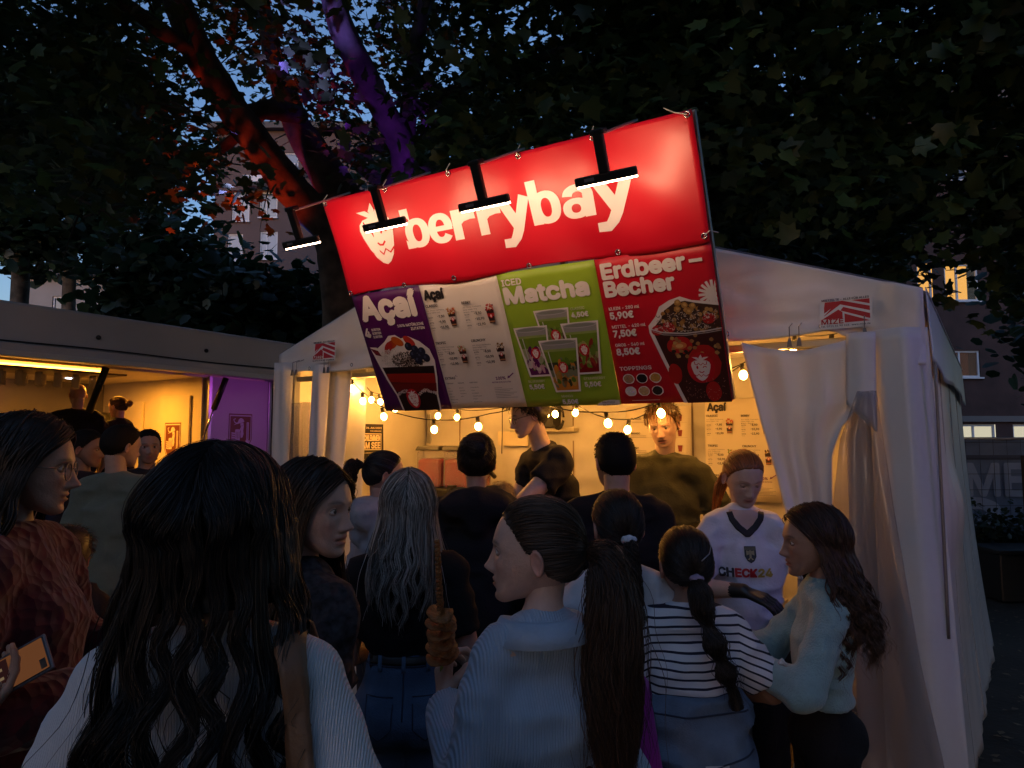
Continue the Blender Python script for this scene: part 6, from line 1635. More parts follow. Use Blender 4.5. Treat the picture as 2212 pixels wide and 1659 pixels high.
# ================================================================ site fence on the right
FO = at(2035, 9.0); fe = empty('mesh_fence', FO); tag(fe, 'temporary wire fence with a dark printed privacy banner on the right', 'fence')
FT = 1.735
for x in (.15, 2.9, 5.6): MB().tube([(x, 0, 0), (x, 0, FT + .28 if x == .15 else FT + .04)], .021, 8).build('post', METAL, fe, True)
MB().tube([(-.9, 0, FT), (6, 0, FT)], .019, 8).build('rail', METAL, fe, True)
MB().tube([(-.9, 0, .14), (6, 0, .14)], .019, 8).build('rail', METAL, fe, True)
w_ = MB()
for k in range(38): w_.tube([(-.8 + k * .18, -.012, .12), (-.8 + k * .18, -.012, FT)], .0028, 4)
for k in range(8): w_.tube([(-.9, -.018, .25 + k * .205), (6, -.018, .25 + k * .205)], .0028, 4)
o = w_.build('wire_mesh', mat('wire', (.10, .10, .12), .5, .6), fe); o['kind'] = 'stuff'
P = [[(-.85 + 6.7 * i / 60, .02 + .015 * math.sin(i * .7 + j * .4), .2 + (FT - .22) * j / 16) for i in range(61)] for j in range(17)]
MB().grid(P).build('privacy_banner', mat('banner_blue', (.26, .33, .48), .75, noise=(2, .2)), fe, True, solid=.001)
p = Print(4e-4); CB = (.50, .57, .72)
p.text('IME', .02, 1.00, .40, CB, .05, 1.02); p.text('2', .06, .40, .52, CB, .09, .62); p.text('MIT', 1.35, 1.00, .40, CB, .05, 1.0); p.rect(-.3, 1.46, 3.5, 1.52, (.12, .13, .18))
o = p.build('lettering', frame_m(FO + Vector((0, -.004, 0)), (1, 0, 0), (0, 0, 1)), fe)
# bushes at its foot
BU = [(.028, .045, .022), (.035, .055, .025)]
for i, (px, D, s_) in enumerate(((2110, 8.3, .42), (2160, 8.2, .36), (2085, 8.5, .3), (2215, 8.4, .4))):
    b = at(px, D); sb = empty('shrub', b); tag(sb, ['leafy shrub just right of the tent at the fence foot', 'leafy shrub in the middle of the fence banner', 'small shrub tucked against the tent edge', 'shrub at the right picture edge by the dark board'][i], 'shrub', 'shrubs along the fence')
    rg = np.random.default_rng(60 + i); m = MB(); C = []
    for k in range(16):
        d = Vector((rg.normal(0, .35), rg.normal(0, .25), 1)).normalized(); L = rg.uniform(.6, 1.0) * s_ * 2.3; m.tube([(0, 0, 0), tuple(d * L * .5), tuple(d * L + Vector((rg.normal(0, .05), 0, 0)))], [.010, .007, .003], 4)
        for q in (.45, .65, .85, 1.0): C.append(tuple(b + d * L * q))
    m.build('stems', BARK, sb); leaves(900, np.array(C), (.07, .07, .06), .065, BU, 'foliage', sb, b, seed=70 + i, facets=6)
bo = empty('notice_board', at(2212, 7.0)); tag(bo, 'black standing notice board with a brown wooden post at the right edge', 'notice board')
MB().box((.36, 0, 1.02), (.70, .04, 1.05)).build('panel', BLACK, bo, bevel=.005)
for x in (-.02, .74): MB().box((x, -.01, .78), (.06, .06, 1.56)).build('post', mat('post_wood', (.10, .05, .03), .8, noise=(12, .4)), bo, bevel=.004)
cr = empty('storage_crate', at(2195, 7.6)); tag(cr, 'low black crate on the dirt in front of the shrubs', 'crate')
MB().box((0, 0, .26), (.9, .5, .5)).build('body', BLACK, cr, bevel=.02); MB().box((0, 0, .53), (.95, .55, .05)).build('lid', BLACK, cr, bevel=.01)
# dark barrier seen between the trailer and the tent
kb = empty('street_barrier', at(596, 10.5)); tag(kb, 'dark railing seen in the gap between the trailer and the tent', 'railing')
for k in range(7): MB().box((-.25 + .1 * k, 0, 1.2), (.02, .02, 2.4)).build('bar', BLACK, kb)
for z in (.9, 1.6): MB().box((.05, 0, z), (.8, .03, .05)).build('rail', BLACK, kb)
# ================================================================ the crowd
from mathutils.bvhtree import BVHTree
def bvh_of(o):
    me = o.data; return BVHTree.FromPolygons([v.co for v in me.vertices], [tuple(p.vertices) for p in me.polygons])
def drape(bv, pts, side=-1, off=.003, dist=1.5):
    """lay points (x,z) on the surface, seen from the back (side -1) or the front (+1) of the wearer"""
    out = []; last = None
    for x, z in pts:
        h_ = bv.ray_cast(Vector((x, side * dist, z)), Vector((0, -side, 0)))
        if h_[0] is None: h_ = bv.find_nearest(Vector((x, side * .1, z)))
        out.append(h_[0] + h_[1].normalized() * off * (1 if h_[1].y * side > 0 else -1))
    return out
def ribbon(bv, path, w_, side=-1, off=.004, n=24, th=.0):
    P = []; k = np.linspace(0, len(path) - 1, n)
    xs = np.interp(k, range(len(path)), [p[0] for p in path]); zs = np.interp(k, range(len(path)), [p[1] for p in path])
    for i in range(n):
        a = max(0, i - 1); b = min(n - 1, i + 1); dx, dz = xs[b] - xs[a], zs[b] - zs[a]; L = math.hypot(dx, dz) or 1; nx, nz = -dz / L, dx / L
        P.append(drape(bv, [(xs[i] + nx * w_ * q, zs[i] + nz * w_ * q) for q in (-.5, -.25, 0, .25, .5)], side, off))
    return MB().grid(P)
FAB = mat('fabric', attr=True, rough=.9, spec=.25, bump=(120, .25))
FABN = mat('fabric_plain', attr=True, rough=.85, bump=(90, .25), noise=(14, .10), sheen=.1)
RIBW = mat('rib_knit', attr=True, rough=.85, bump=(85, .40, 'rib'), sheen=.2)
RIBB = mat('rib_knit_blue', attr=True, rough=.85, bump=(52, .40, 'rib'), sheen=.2)
KNIT = mat('chunky_knit', attr=True, rough=.9, bump=(34, 1.0, 'knit'), noise=(24, .45), sheen=.3)
FLEECE = mat('fleece', attr=True, rough=.95, bump=(180, .5), noise=(30, .12), sheen=.4)
LACE = mat('crochet', attr=True, rough=.9, bump=(30, 1.0, 'knit'), noise=(60, .8))
DENIM = mat('denim', attr=True, rough=.85, bump=(220, .4), noise=(9, .35))
SATIN = mat('glossy_nylon', attr=True, rough=.45, bump=(9, .5))
def stripes():
    m = mat('striped_jersey', (.8, .8, .8), .85, bump=(120, .2)); t = m.node_tree; N = t.nodes; L = t.links; tc = N.new('ShaderNodeTexCoord'); sx = N.new('ShaderNodeSeparateXYZ'); L.new(tc.outputs['Object'], sx.inputs[0])
    n = N.new('ShaderNodeTexNoise'); n.inputs['Scale'].default_value = 5; L.new(tc.outputs['Object'], n.inputs['Vector'])
    a = N.new('ShaderNodeMath'); a.operation = 'MULTIPLY_ADD'; a.inputs[1].default_value = .022; L.new(n.outputs['Fac'], a.inputs[0]); L.new(sx.outputs['Z'], a.inputs[2])
    ab = N.new('ShaderNodeMath'); ab.operation = 'ABSOLUTE'; L.new(sx.outputs['X'], ab.inputs[0]); a3 = N.new('ShaderNodeMath'); a3.operation = 'SUBTRACT'; a3.inputs[1].default_value = .135; L.new(ab.outputs[0], a3.inputs[0])
    a4 = N.new('ShaderNodeMath'); a4.operation = 'MAXIMUM'; a4.inputs[1].default_value = 0; L.new(a3.outputs[0], a4.inputs[0]); a5 = N.new('ShaderNodeMath'); a5.operation = 'MULTIPLY_ADD'; a5.inputs[1].default_value = .45; L.new(a4.outputs[0], a5.inputs[0]); L.new(a.outputs[0], a5.inputs[2])
    f = N.new('ShaderNodeMath'); f.operation = 'MODULO'; f.inputs[1].default_value = .0245; L.new(a5.outputs[0], f.inputs[0])
    g_ = N.new('ShaderNodeMath'); g_.operation = 'LESS_THAN'; g_.inputs[1].default_value = .0065; L.new(f.outputs[0], g_.inputs[0])
    mx_ = N.new('ShaderNodeMix'); mx_.data_type = 'RGBA'; mx_.inputs[6].default_value = (.72, .72, .76, 1); mx_.inputs[7].default_value = (.012, .014, .035, 1); L.new(g_.outputs[0], mx_.inputs[0]); L.new(mx_.outputs[2], N['Principled BSDF'].inputs['Base Color']); return m
STRIPE = stripes()
def glasses(c, col=BLACK, r=.0014, wd=.024, ht=.021):
    m = MB(); hx = c['hx']
    for s in (-1, 1):
        cx = s * .033
        ring_ = [Vector(hx((cx + wd * math.cos(a) * (1 if abs(math.cos(a)) > 0 else 1), .098 - .10 * (abs(cx + wd * math.cos(a)) ** 2) * 12 * .5, -.002 + ht * math.sin(a)))) for a in [k * 2 * math.pi / 20 for k in range(21)]]
        m.tube(ring_, r, 5)
        m.tube([Vector(hx((s * .057, .079, .006))), Vector(hx((s * .078, .05, .008))), Vector(hx((s * .081, -.005, .006))), Vector(hx((s * .079, -.02, -.006)))], r, 5)
    m.tube([Vector(hx((-.009, .100, .004))), Vector(hx((0, .103, .008))), Vector(hx((.009, .100, .004)))], r, 5)
    o = m.build('glasses', col, c['o'], True)
    lens = MB()
    for s in (-1, 1):
        cx = s * .033; n0 = len(lens.v)
        lens.add([Vector(hx((cx + (wd - .001) * math.cos(a), .0972 - .6 * (abs(cx + wd * math.cos(a)) ** 2), -.002 + (ht - .001) * math.sin(a)))) for a in [k * 2 * math.pi / 18 for k in range(18)]], [tuple(range(18))])
    lens.build('lens', LENS, o)
LENS = mat('spectacle_lens', (.8, .8, .8), .05, spec=.8, alpha=.12)
def neckring(c, r0, z0, r1, z1, name, m_, rgb=None, dip=0.0, n=36, sy=.82, oy=-.010):
    rows = []
    T = c['T']; H = c['H']; zb = c['Z_sh']
    for (r_, z_, y_) in ((r0, z0, 0), ((r0 * .45 + r1 * .55), max(z0, z1) + .004, 0), (r1, z1, 0)):
        rows.append([Vector(T((r_ * math.sin(a), oy + r_ * sy * math.cos(a), zb + z_ - dip * max(0, math.cos(a)) ** 3))) for a in [k * 2 * math.pi / n for k in range(n + 1)]])
    o = MB().grid(rows).build(name, m_, c['o'], True, solid=.004)
    if rgb is not None:
        a = o.data.color_attributes.new('Col', 'FLOAT_COLOR', 'POINT'); a.data.foreach_set('color', np.tile(np.array((*rgb, 1.0), np.float32), (len(o.data.vertices), 1)).ravel())
    return o
def elast(c, p, r=.016, rgb=(.5, .5, .5), name='hair_tie'):
    V, Q = sdf_mesh([ell((0, 0, 0), (r * 1.15, r * 1.15, r * .75), .01)], .004, noise=[((90, 90, 90), .004, 1)])
    V = V + np.array(p); V = (V * c['hs']) @ c['HM'].T + c['hc']; return geo_obj(name, (V, Q, np.array(rgb)), FAB, c['o'])
SK1 = (.46, .29, .22); SK2 = (.52, .34, .27); SK3 = (.36, .21, .15); SK4 = (.56, .38, .31); SK5 = (.30, .17, .12)
BLK = (.012, .011, .012); DHAIR = (.010, .008, .007); BHAIR = (.030, .018, .011)
CROWD = 'people crowding in front of the stall'
def P3(px, D): v = at(px, D); return (v.x, v.y)

# 1 woman in red cardigan, profile to the right, glasses
prof = [(-.01, .098, .118, -.004), (-.07, .112, .125, -.01), (-.13, .128, .130, -.015), (-.18, .14, .135, -.02), (-.23, .14, .14, -.02)]
c = person('woman in a red chunky knit cardigan and thin glasses in profile at the left edge', P3(50, 1.72), -78, 1.775, SK1, head=(8, 4, 0), hs=1.05, wid=1.25, hi=True, belly=.04, h=.012,
           hair=hair_long((.030, .018, .012), prof, n=1000, m=20, r=.0021, wave=.010, wlen=.12, front=74, locks=40, curl=.006, off=.016, fly=.06, endvar=.05), facep=dict(lip=(.40, .17, .14), nose=1.05),
           top=dict(mat=KNIT, rgb=(.085, .0006, .010), sleeve='long', infl=.020, hem=.47, flare=.02, wrinkle=.7, loose=.01, name='cardigan'), bottom=dict(mat=FAB, rgb=(.02, .018, .02)),
           armR=((.14, .20, 1.12), (1, -.6, -.2)), armL=((-.22, .25, 1.10), (-.6, -1, 0)))
glasses(c, mat('wire_rim', (.25, .2, .18), .3, .8))
bv = bvh_of(c['top'])
ribbon(bv, [(-.16, 1.52), (-.02, 1.40), (.10, 1.22), (.16, 1.05)], .035, -1, .006).build('bag_strap', mat('strap_dark', (.03, .022, .018), .6), c['o'], True, solid=.003)
# 2 phone holder just beyond the left edge
c = person('person in dark clothes cut by the left edge, holding up a phone', (-1.50, 1.08), -18, 1.66, SK1, hs=.95, female=True, build_legs=True, h=.013, hair=hair_short(BHAIR, n=200),
           top=dict(mat=FAB, rgb=(.02, .018, .02), sleeve='short', infl=.012), bottom=dict(mat=FAB, rgb=(.02, .02, .02)),
           armR=((.30, .45, 1.15), (.6, -.8, -.6)), handR=dict(d=(.10, .30, .42), n=(-.35, -.7, .4), side=1, curl=.42, thumb=.2, fine=True))
# 3 foreground woman with long dark curls and a white ribbed sweater
prof = [(-.01, .1, .12, 0), (-.08, .128, .130, -.004), (-.15, .138, .132, -.012), (-.22, .144, .145, -.02), (-.30, .148, .160, -.02), (-.48, .146, .165, -.03)]
rg0 = RNG
hA = hair_long((.007, .006, .006), prof, n=3600, m=34, r=.00075, wave=.015, wlen=.12, curl=.007, front=76, locks=26, off=.011, vol=.028, endvar=.16, thin=.20, gap=.85, loftcut=-.10, fly=.05, var=.3, hl=(.020, .011, .008), hlf=.15)
HX = [(.06, -.012), (.10, .03)]
hB = hair_long((.012, .007, .005), [(-.01, .1, .12, .0), (-.10, .138, .120, -.01), (-.2, .155, .13, -.02), (-.36, .165, .16, -.03)], n=240, m=34, r=.0007, wave=.010, wlen=.05, curl=.010, front=84, locks=60, vol=.03, off=.012, endvar=.1, gap=.4, loftcut=-.02, fly=.25)
keep = hB[0][:, 0] > -.02
hBm = (hB[0], hB[1][keep[hB[1]].all(1)], hB[2])
c3 = person('woman with long wet black curls over a white ribbed sweater, nearest to the camera', P3(474, 1.05), 4, 1.705, SK1, hs=1.0, wid=.98, hi=False, h=.009, hair=[hA],
           top=dict(mat=RIBW, rgb=(.66, .68, .72), sleeve='long', infl=.012, hem=.49, flare=.008, wrinkle=.55, name='sweater'), bottom=dict(mat=FAB, rgb=(.03, .03, .035)),
           armR=((.27, .13, .93), (.3, -1, 0)), armL=((-.21, .16, .94), (-.4, -1, 0)))
bv = bvh_of(c3['top'])
bag = empty('shoulder_bag', c3['o'].location, R(4)); tag(bag, 'brown leather shoulder bag strap over the white ribbed sweater', 'bag')
LEA = mat('brown_leather', (.16, .085, .045), .5, bump=(40, .4))
ribbon(bv, [(.120, 1.435), (.135, 1.39), (.155, 1.30), (.18, 1.20), (.205, 1.08)], .030, -1, .016, 30).build('strap', LEA, bag, True, solid=.006)
ribbon(bv, [(.120, 1.435), (.125, 1.39), (.13, 1.32), (.12, 1.24)], .030, 1, .016, 20).build('strap', LEA, bag, True, solid=.006)
m = MB(); m.box((.26, -.12, .93), (.12, .26, .28)); m.build('pouch', mat('bag_black', (.02, .018, .018), .45), bag, bevel=.03)
m = MB(); m.tube([Vector((.215, -.155, 1.08)) + Vector((.022 * math.cos(a), 0, .022 * math.sin(a))) for a in [k * .5 for k in range(14)]], .003, 6); m.build('buckle', mat('brass', (.5, .35, .15), .3, 1), bag, True)
# 4 girl with long hair looking right
prof = [(-.01, .092, .112, -.002), (-.08, .098, .118, -.008), (-.15, .112, .125, -.015), (-.22, .135, .145, -.02), (-.36, .150, .150, -.02)]
c = person('girl with long straight brown hair and lit profile turned to the right', P3(668, 1.68), -48, 1.668, SK4, head=(-60, 2, 0), hs=1.0, wid=.92, hi=True, kid=True, facep=dict(lip=(.46, .16, .14), nose=1.05, mouth_open=.35, brow=(.06, .035, .02)),
           hair=hair_long((.028, .016, .010), prof, n=1000, m=22, r=.0014, wave=.006, wlen=.16, front=66, locks=36, off=.011, tip=(.13, .070, .035), endvar=.08, fly=.05, gap=.3),
           top=dict(mat=LACE, rgb=(.035, .032, .038), sleeve='long', infl=.016, hem=.5, name='crochet_cardigan'), bottom=dict(mat=FAB, rgb=(.02, .02, .025)))
# 5, 6 staff of the beer trailer
person('bald man in a black shirt serving inside the orange lit trailer', P3(166, 7.35), 30, 1.80, SK1, head=(15, 14, 0), female=False, wid=1.08, z0=.52, h=.014,
       top=dict(mat=FAB, rgb=BLK, sleeve='short', infl=.016, hem=.49), bottom=dict(mat=FAB, rgb=BLK), group='staff serving at the stalls', armR=((.22, .35, 1.05), (1, -.5, -.4)), armL=((-.2, .38, 1.05), (-1, -.5, -.4)))
tpos = tie_pos((180, 12))
person('woman with a tied blond bun and black shirt working in the trailer', P3(256, 7.75), 75, 1.69, SK2, head=(5, 10, 0), z0=.52, h=.014, hair=[hair_tight((.10, .055, .02), (180, 12), n=300), hair_ball((.30, .17, .07), tpos + np.array([0, -.03, -.01]), .038)],
       top=dict(mat=FAB, rgb=BLK, sleeve='short', infl=.014, hem=.49), bottom=dict(mat=FAB, rgb=BLK), group='staff serving at the stalls')
# 7..10 people on the left
person('man with cropped black hair in navy, in profile behind the red cardigan', P3(186, 4.35), -88, 1.78, SK5, female=False, wid=1.05, head=(5, 6, 0), h=.013, hair_mat=M_CROP, hair=hair_short(DHAIR, n=700, ln=.012), top=dict(mat=FAB, rgb=(.012, .014, .035), sleeve='short', infl=.02, hem=.48), bottom=dict(mat=FAB, rgb=BLK))
person('man in a grey green shirt and pale shorts seen from behind', P3(262, 3.85), -12, 1.80, SK1, female=False, wid=1.10, head=(-18, 8, 0), h=.013, hair_mat=M_CROP, hair=hair_short((.022, .014, .010), n=900, ln=.012), top=dict(mat=FABN, rgb=(.13, .15, .11), sleeve='short', infl=.020, hem=.475, loose=.006), bottom=dict(mat=FABN, rgb=(.26, .26, .24), type='shorts', waist=.50))
person('man with short dark hair half hidden behind the grey green shirt', P3(322, 4.75), 215, 1.785, SK3, female=False, h=.013, hair_mat=M_CROP, hair=hair_short(DHAIR, n=500, ln=.02), top=dict(mat=FAB, rgb=(.02, .02, .025), sleeve='short', infl=.016), bottom=dict(mat=FAB, rgb=BLK), facep=dict(stubble=.6, brow=(.02, .012, .01)))
person('small child with brown curls behind the red cardigan', P3(160, 2.75), 15, 1.36, SK1, kid=True, hs=.93, h=.013, hair=hair_short((.09, .045, .020), n=900, ln=.05, fuzz=1.0, bulk=.014, off=.008), top=dict(mat=FAB, rgb=(.03, .02, .02), infl=.015), bottom=dict(mat=FAB, rgb=BLK))
# 11 grey hoodie girl
c = person('girl with a dark curly ponytail and pale grey hooded top near the tent wall', P3(826, 3.30), -62, 1.665, SK1, head=(-6, 4, 0), hs=.96, h=.012, kid=True,
           hair=[hair_tight((.014, .010, .009), (180, 22), n=420), hair_tail((.016, .011, .009), [tie_pos((180, 22), .01), tie_pos((180, 22), .05) + np.array([0, -.01, -.01]), tie_pos((180, 22), .07) + np.array([0, -.02, -.12]), tie_pos((180, 22), .03) + np.array([0, -.02, -.27])], [.014, .032, .046, .020], n=260, m=30, wave=.010, wlen=.05, frizz=.02)],
           top=dict(mat=FABN, rgb=(.34, .34, .38), infl=.02, hood=True, hem=.48, name='hooded_top'), bottom=dict(mat=FAB, rgb=(.03, .03, .04)))
elast(c, tie_pos((180, 22), .012), .014, (.03, .02, .02))
# 12 blond woman in black, jeans
prof = [(-.01, .094, .114, -.002), (-.08, .108, .122, -.008), (-.15, .124, .130, -.015), (-.22, .130, .150, -.02), (-.31, .112, .150, -.02)]
c = person('woman with long ash blond streaked hair, black top and blue jeans', P3(884, 2.32), 4, 1.612, SK2, hs=1.0, wid=1.08, h=.010, head=(0, 0, 2),
           hair=hair_long((.13, .105, .085), prof, n=1500, m=24, r=.0013, wave=.009, wlen=.15, front=72, locks=30, vol=.010, thin=.08, hl=(.45, .40, .36), hlf=.45, var=.45, off=.013, endvar=.05, fly=.05, gap=.25),
           top=dict(mat=FAB, rgb=BLK, sleeve='short', slen=.66, infl=.010, hem=.625, wrinkle=.7, flare=-.002), bottom=dict(mat=DENIM, rgb=(.075, .13, .23), waist=.645, infl=.012), armR=((.12, .24, 1.00), (.45, -.8, -.5)), armL=((-.11, .24, 1.00), (-.45, -.8, -.5)))
V, Q = c['botV'], c['botQ']; bvb = BVHTree.FromPolygons([Vector(v) for v in V], [tuple(q) for q in Q]); H = c['H']
SEAM = mat('jeans_seam', (.03, .045, .08), .8)
for s in (-1, 1):
    P_ = [(s * .030, .60 * H), (s * .115, .60 * H), (s * .112, .545 * H), (s * .072, .525 * H), (s * .034, .545 * H), (s * .030, .60 * H)]
    Q_ = []
    for i in range(len(P_) - 1):
        for k in range(5): t = k / 5; Q_.append((P_[i][0] + (P_[i + 1][0] - P_[i][0]) * t, P_[i][1] + (P_[i + 1][1] - P_[i][1]) * t - .03 * H))
    MB().tube(drape(bvb, Q_, -1, .001), .0022, 5).build('pocket_seam', SEAM, c['o'], True)
MB().tube(drape(bvb, [(x, .622 * H) for x in np.linspace(-.125, .125, 24)], -1, .001), .0028, 5).build('waistband_seam', SEAM, c['o'], True)
MB().tube(drape(bvb, [(0, .622 * H - .01 * k) for k in range(16)], -1, .001), .0022, 5).build('centre_seam', SEAM, c['o'], True)
for x in (-.075, .0, .075): ribbon(bvb, [(x, .640 * H), (x, .612 * H)], .012, -1, .004, 4).build('belt_loop', mat('loop', (.07, .12, .2), .8), c['o'], True, solid=.002)
ribbon(bvb, [(x, .632 * H) for x in (-.14, -.07, 0, .07, .14)], .024, -1, .003, 20).build('belt', BLACK, c['o'], True, solid=.002)
# 13 woman with bun in black hoodie
c = person('person with dark pinned up hair in a black hooded jumper', P3(1030, 3.15), 2, 1.735, SK1, hs=1.0, wid=1.12, h=.011, hair=[hair_tight((.014, .010, .008), (180, 35), n=600, off=.012, lift=.008, r=.0016), hair_ball((.014, .010, .008), tie_pos((180, 30), .020), .046, sc=(1.1, .8, 1.1))],
           top=dict(mat=FAB, rgb=(.014, .013, .015), infl=.022, hood=True, hem=.47, name='hooded_jumper', loose=.008), bottom=dict(mat=FAB, rgb=BLK))
m = MB(); hx = c['hx']; m.tube([Vector(hx((.015, -.122, .075))), Vector(hx((.035, -.120, .068))), Vector(hx((.052, -.105, .060))), Vector(hx((.03, -.125, .060)))], .003, 6); m.build('hair_clip', STEEL, c['o'], True)
MB().tube([Vector((-.085, -.085, 1.435)), Vector((-.080, -.10, 1.40)), Vector((-.07, -.105, 1.37))], .006, 6).build('drawstring', mat('cord_white', (.8, .8, .8), .7), c['o'], True)
person('small fair haired child whose crown shows between the hooded jumper and the server', P3(1082, 3.55), 0, 1.495, SK2, kid=True, hs=.92, h=.014, hair=hair_short((.34, .20, .08), n=600, ln=.03, off=.006), top=dict(mat=FAB, rgb=(.1, .1, .12), infl=.014), bottom=dict(mat=FAB, rgb=BLK))
# 14 server with glasses
c = person('young server with glasses in a black shirt bending down over the counter', P3(1236, 3.98), 116, 1.95, SK2, head=(-10, 16, 0), hs=1.0, wid=.90, female=False, lean=(20, 0), z0=.075, hi=True, h=.011, group='staff serving at the stalls',
           hair=hair_short((.020, .013, .009), n=1500, ln=.058, fuzz=.75, bulk=.016, off=.008, fwd=.8, r=.0016), facep=dict(nose=1.1, lid=.9, brow=(.02, .012, .01)),
           top=dict(mat=FAB, rgb=BLK, sleeve='short', infl=.013, hem=.48, slen=.42), bottom=dict(mat=FAB, rgb=BLK), armL=((-.20, .72, 1.12), (-.3, -.5, -.5)), armR=((.12, .52, 1.05), (.8, -1, -.2)))
glasses(c)
# 15 ponytail girl in pale blue
TIE = (180, 8); t0 = tie_pos(TIE, .008)
c = person('girl in a pale blue ribbed polo with a long brown ponytail and face in profile', P3(1163, 1.53), 22, 1.588, SK4, head=(60, -2, 0), hs=1.0, wid=.86, hi=True, h=.009, kid=True, facep=dict(lip=(.44, .18, .15), nose=.95, brow=(.08, .045, .03)),
           hair=[hair_tight((.045, .030, .020), TIE, n=1300, off=.006, r=.0011, lift=.004, var=.35), ],
           top=dict(mat=RIBB, rgb=(.33, .45, .60), infl=.010, hem=.5, flare=.006, wrinkle=.6, name='polo_shirt'), bottom=dict(mat=FAB, rgb=(.05, .05, .06)),
           armL=((-.152, .21, 1.105), (-.25, -.25, -1)), handL=dict(d=(.12, .45, .65), n=(.9, .1, -.2), side=-1, curl=.95, thumb=.9, fine=True), armR=((.165, .12, .84), (.2, -1, 0)))
T0 = np.array(c['hx'](t0)); 
tl = hair_tail((.040, .024, .016), [T0, T0 + [.03, -.025, -.01], T0 + [.035, -.05, -.10], T0 + [.03, -.055, -.22], T0 + [.03, -.055, -.36], T0 + [.04, -.055, -.52]], [.016, .034, .052, .064, .058, .022], n=1900, m=28, r=.0009, wave=.006, wlen=.17, frizz=.03, tip=(.085, .045, .028))
geo_obj('ponytail', tl, M_HAIR, c['o'])
elast(c, t0, .019, (.03, .02, .015))
neckring(c, .056, .052, .118, .010, 'collar', FABN, (.33, .45, .60), dip=.02)
m = MB(); hx = c['hx']
def onhead(az, el, o_=.014): d = adir(np.array([az]), np.array([el])); return Vector(hx((d * (head_r(d) + o_)[:, None])[0]))
pin = [onhead(78, 58), onhead(95, 50), onhead(118, 47), onhead(140, 47), onhead(142, 50), onhead(118, 53), onhead(95, 56), onhead(86, 62), onhead(78, 58)]
m.tube(pin, .0022, 6); m.build('hair_clip', mat('clip_blue', (.22, .30, .42), .3), c['o'], True)
G15 = c
# twisted potato on a stick held by her
hw = Matrix.Rotation(R(22), 4, 'Z'); hand_w = c['o'].location + (hw @ Vector(c['arms']['L'][2]))
hd_ = Vector((.12, .45, .65)).normalized(); st0 = hand_w + (hw @ (hd_ * .085)) + Vector((.0, -.02, .0)); st1 = at_h(944, 1165, 1.37)
po = empty('potato_spiral', st0); tag(po, 'fried potato spiral on a wooden stick held up by the girl in blue', 'snack')
ax_ = (st1 - st0)
MB().tube([-ax_ * .18, ax_], .0022, 6).build('stick', mat('stick_wood', (.45, .30, .16), .7), po)
FRY = mat('fried_potato', (.30, .12, .03), .5, noise=(60, .4), bump=(120, .6))
V_ = []; n_ = 340; X1 = ax_.normalized().cross(Vector((0, 1, 0))).normalized(); Y1 = ax_.normalized().cross(X1)
rows = []
for i in range(n_):
    t = i / n_; th = t * 2 * math.pi * (5.6 if False else 1); 
    u = .12 + .88 * t; turns = 5.5
    a = (min(t, .45) / .45 * 5.6 + max(0, t - .45) / .55 * 17) * 2 * math.pi
    rad = .037 - .006 * t / .45 if t < .45 else .0085 - .003 * (t - .45) / .55
    rad *= 1 + .10 * math.sin(a * 2.3)
    uu = (.10 + .40 * t / .45) if t < .45 else (.50 + .5 * (t - .45) / .55)
    c0_ = ax_ * uu; d_ = X1 * math.cos(a) + Y1 * math.sin(a); tl_ = ax_.normalized() * (.010 * math.sin(a + .5) if t < .45 else 0)
    wv = ax_.normalized() * .003 * math.sin(a * 5)
    rows.append([c0_ + d_ * .002, c0_ + d_ * rad * .55 + tl_ * .5 + wv * .5, c0_ + d_ * rad + tl_ + wv])
MB().grid(rows).build('potato', FRY, po, True, solid=.0032)
V2, Q2 = sdf_mesh([cap((0, 0, 0), tuple(-ax_.normalized() * .035), .006, .011, 1, .01)], .003, noise=[((60, 60, 20), .003, 1)]); geo_obj('paper_grip', (V2, Q2, np.array((.22, .26, .06))), FAB, po)
# 16 man in black shirt
c = person('man with short black hair and black shirt seen from behind in the middle', P3(1328, 3.02), 4, 1.745, SK1, head=(6, 3, 0), hs=1.04, female=False, wid=1.10, h=.011, hair_mat=M_CROP, hair=hair_short((.008, .007, .007), n=1500, ln=.014, off=.004, r=.0012), top=dict(mat=FAB, rgb=BLK, sleeve='short', infl=.018, hem=.48, loose=.006), bottom=dict(mat=FAB, rgb=BLK))
# 17 server in olive shirt
c = person('tall server in an olive shirt looking down at the customers', P3(1432, 3.92), 168, 1.93, SK2, head=(-12, 17, 6), hs=1.03, female=False, wid=1.0, hi=True, h=.011, lean=(5, 0), group='staff serving at the stalls', facep=dict(nose=1.0, stubble=.25, lid=.45, mouth_open=.5, brow=(.16, .07, .03)),
           hair=hair_short((.11, .055, .022), n=1500, ln=.050, fuzz=.15, bulk=.010, off=.006, fwd=1.6, front_drop=.028, r=.0016), top=dict(mat=FABN, rgb=(.042, .042, .014), sleeve='short', infl=.020, hem=.47, slen=.78, loose=.010, flare=.012, wrinkle=1.2), bottom=dict(mat=FAB, rgb=BLK),
           armL=((-.33, .10, .98), (-.8, -.8, 0)), armR=((.24, .28, 1.05), (.8, -.8, 0)))
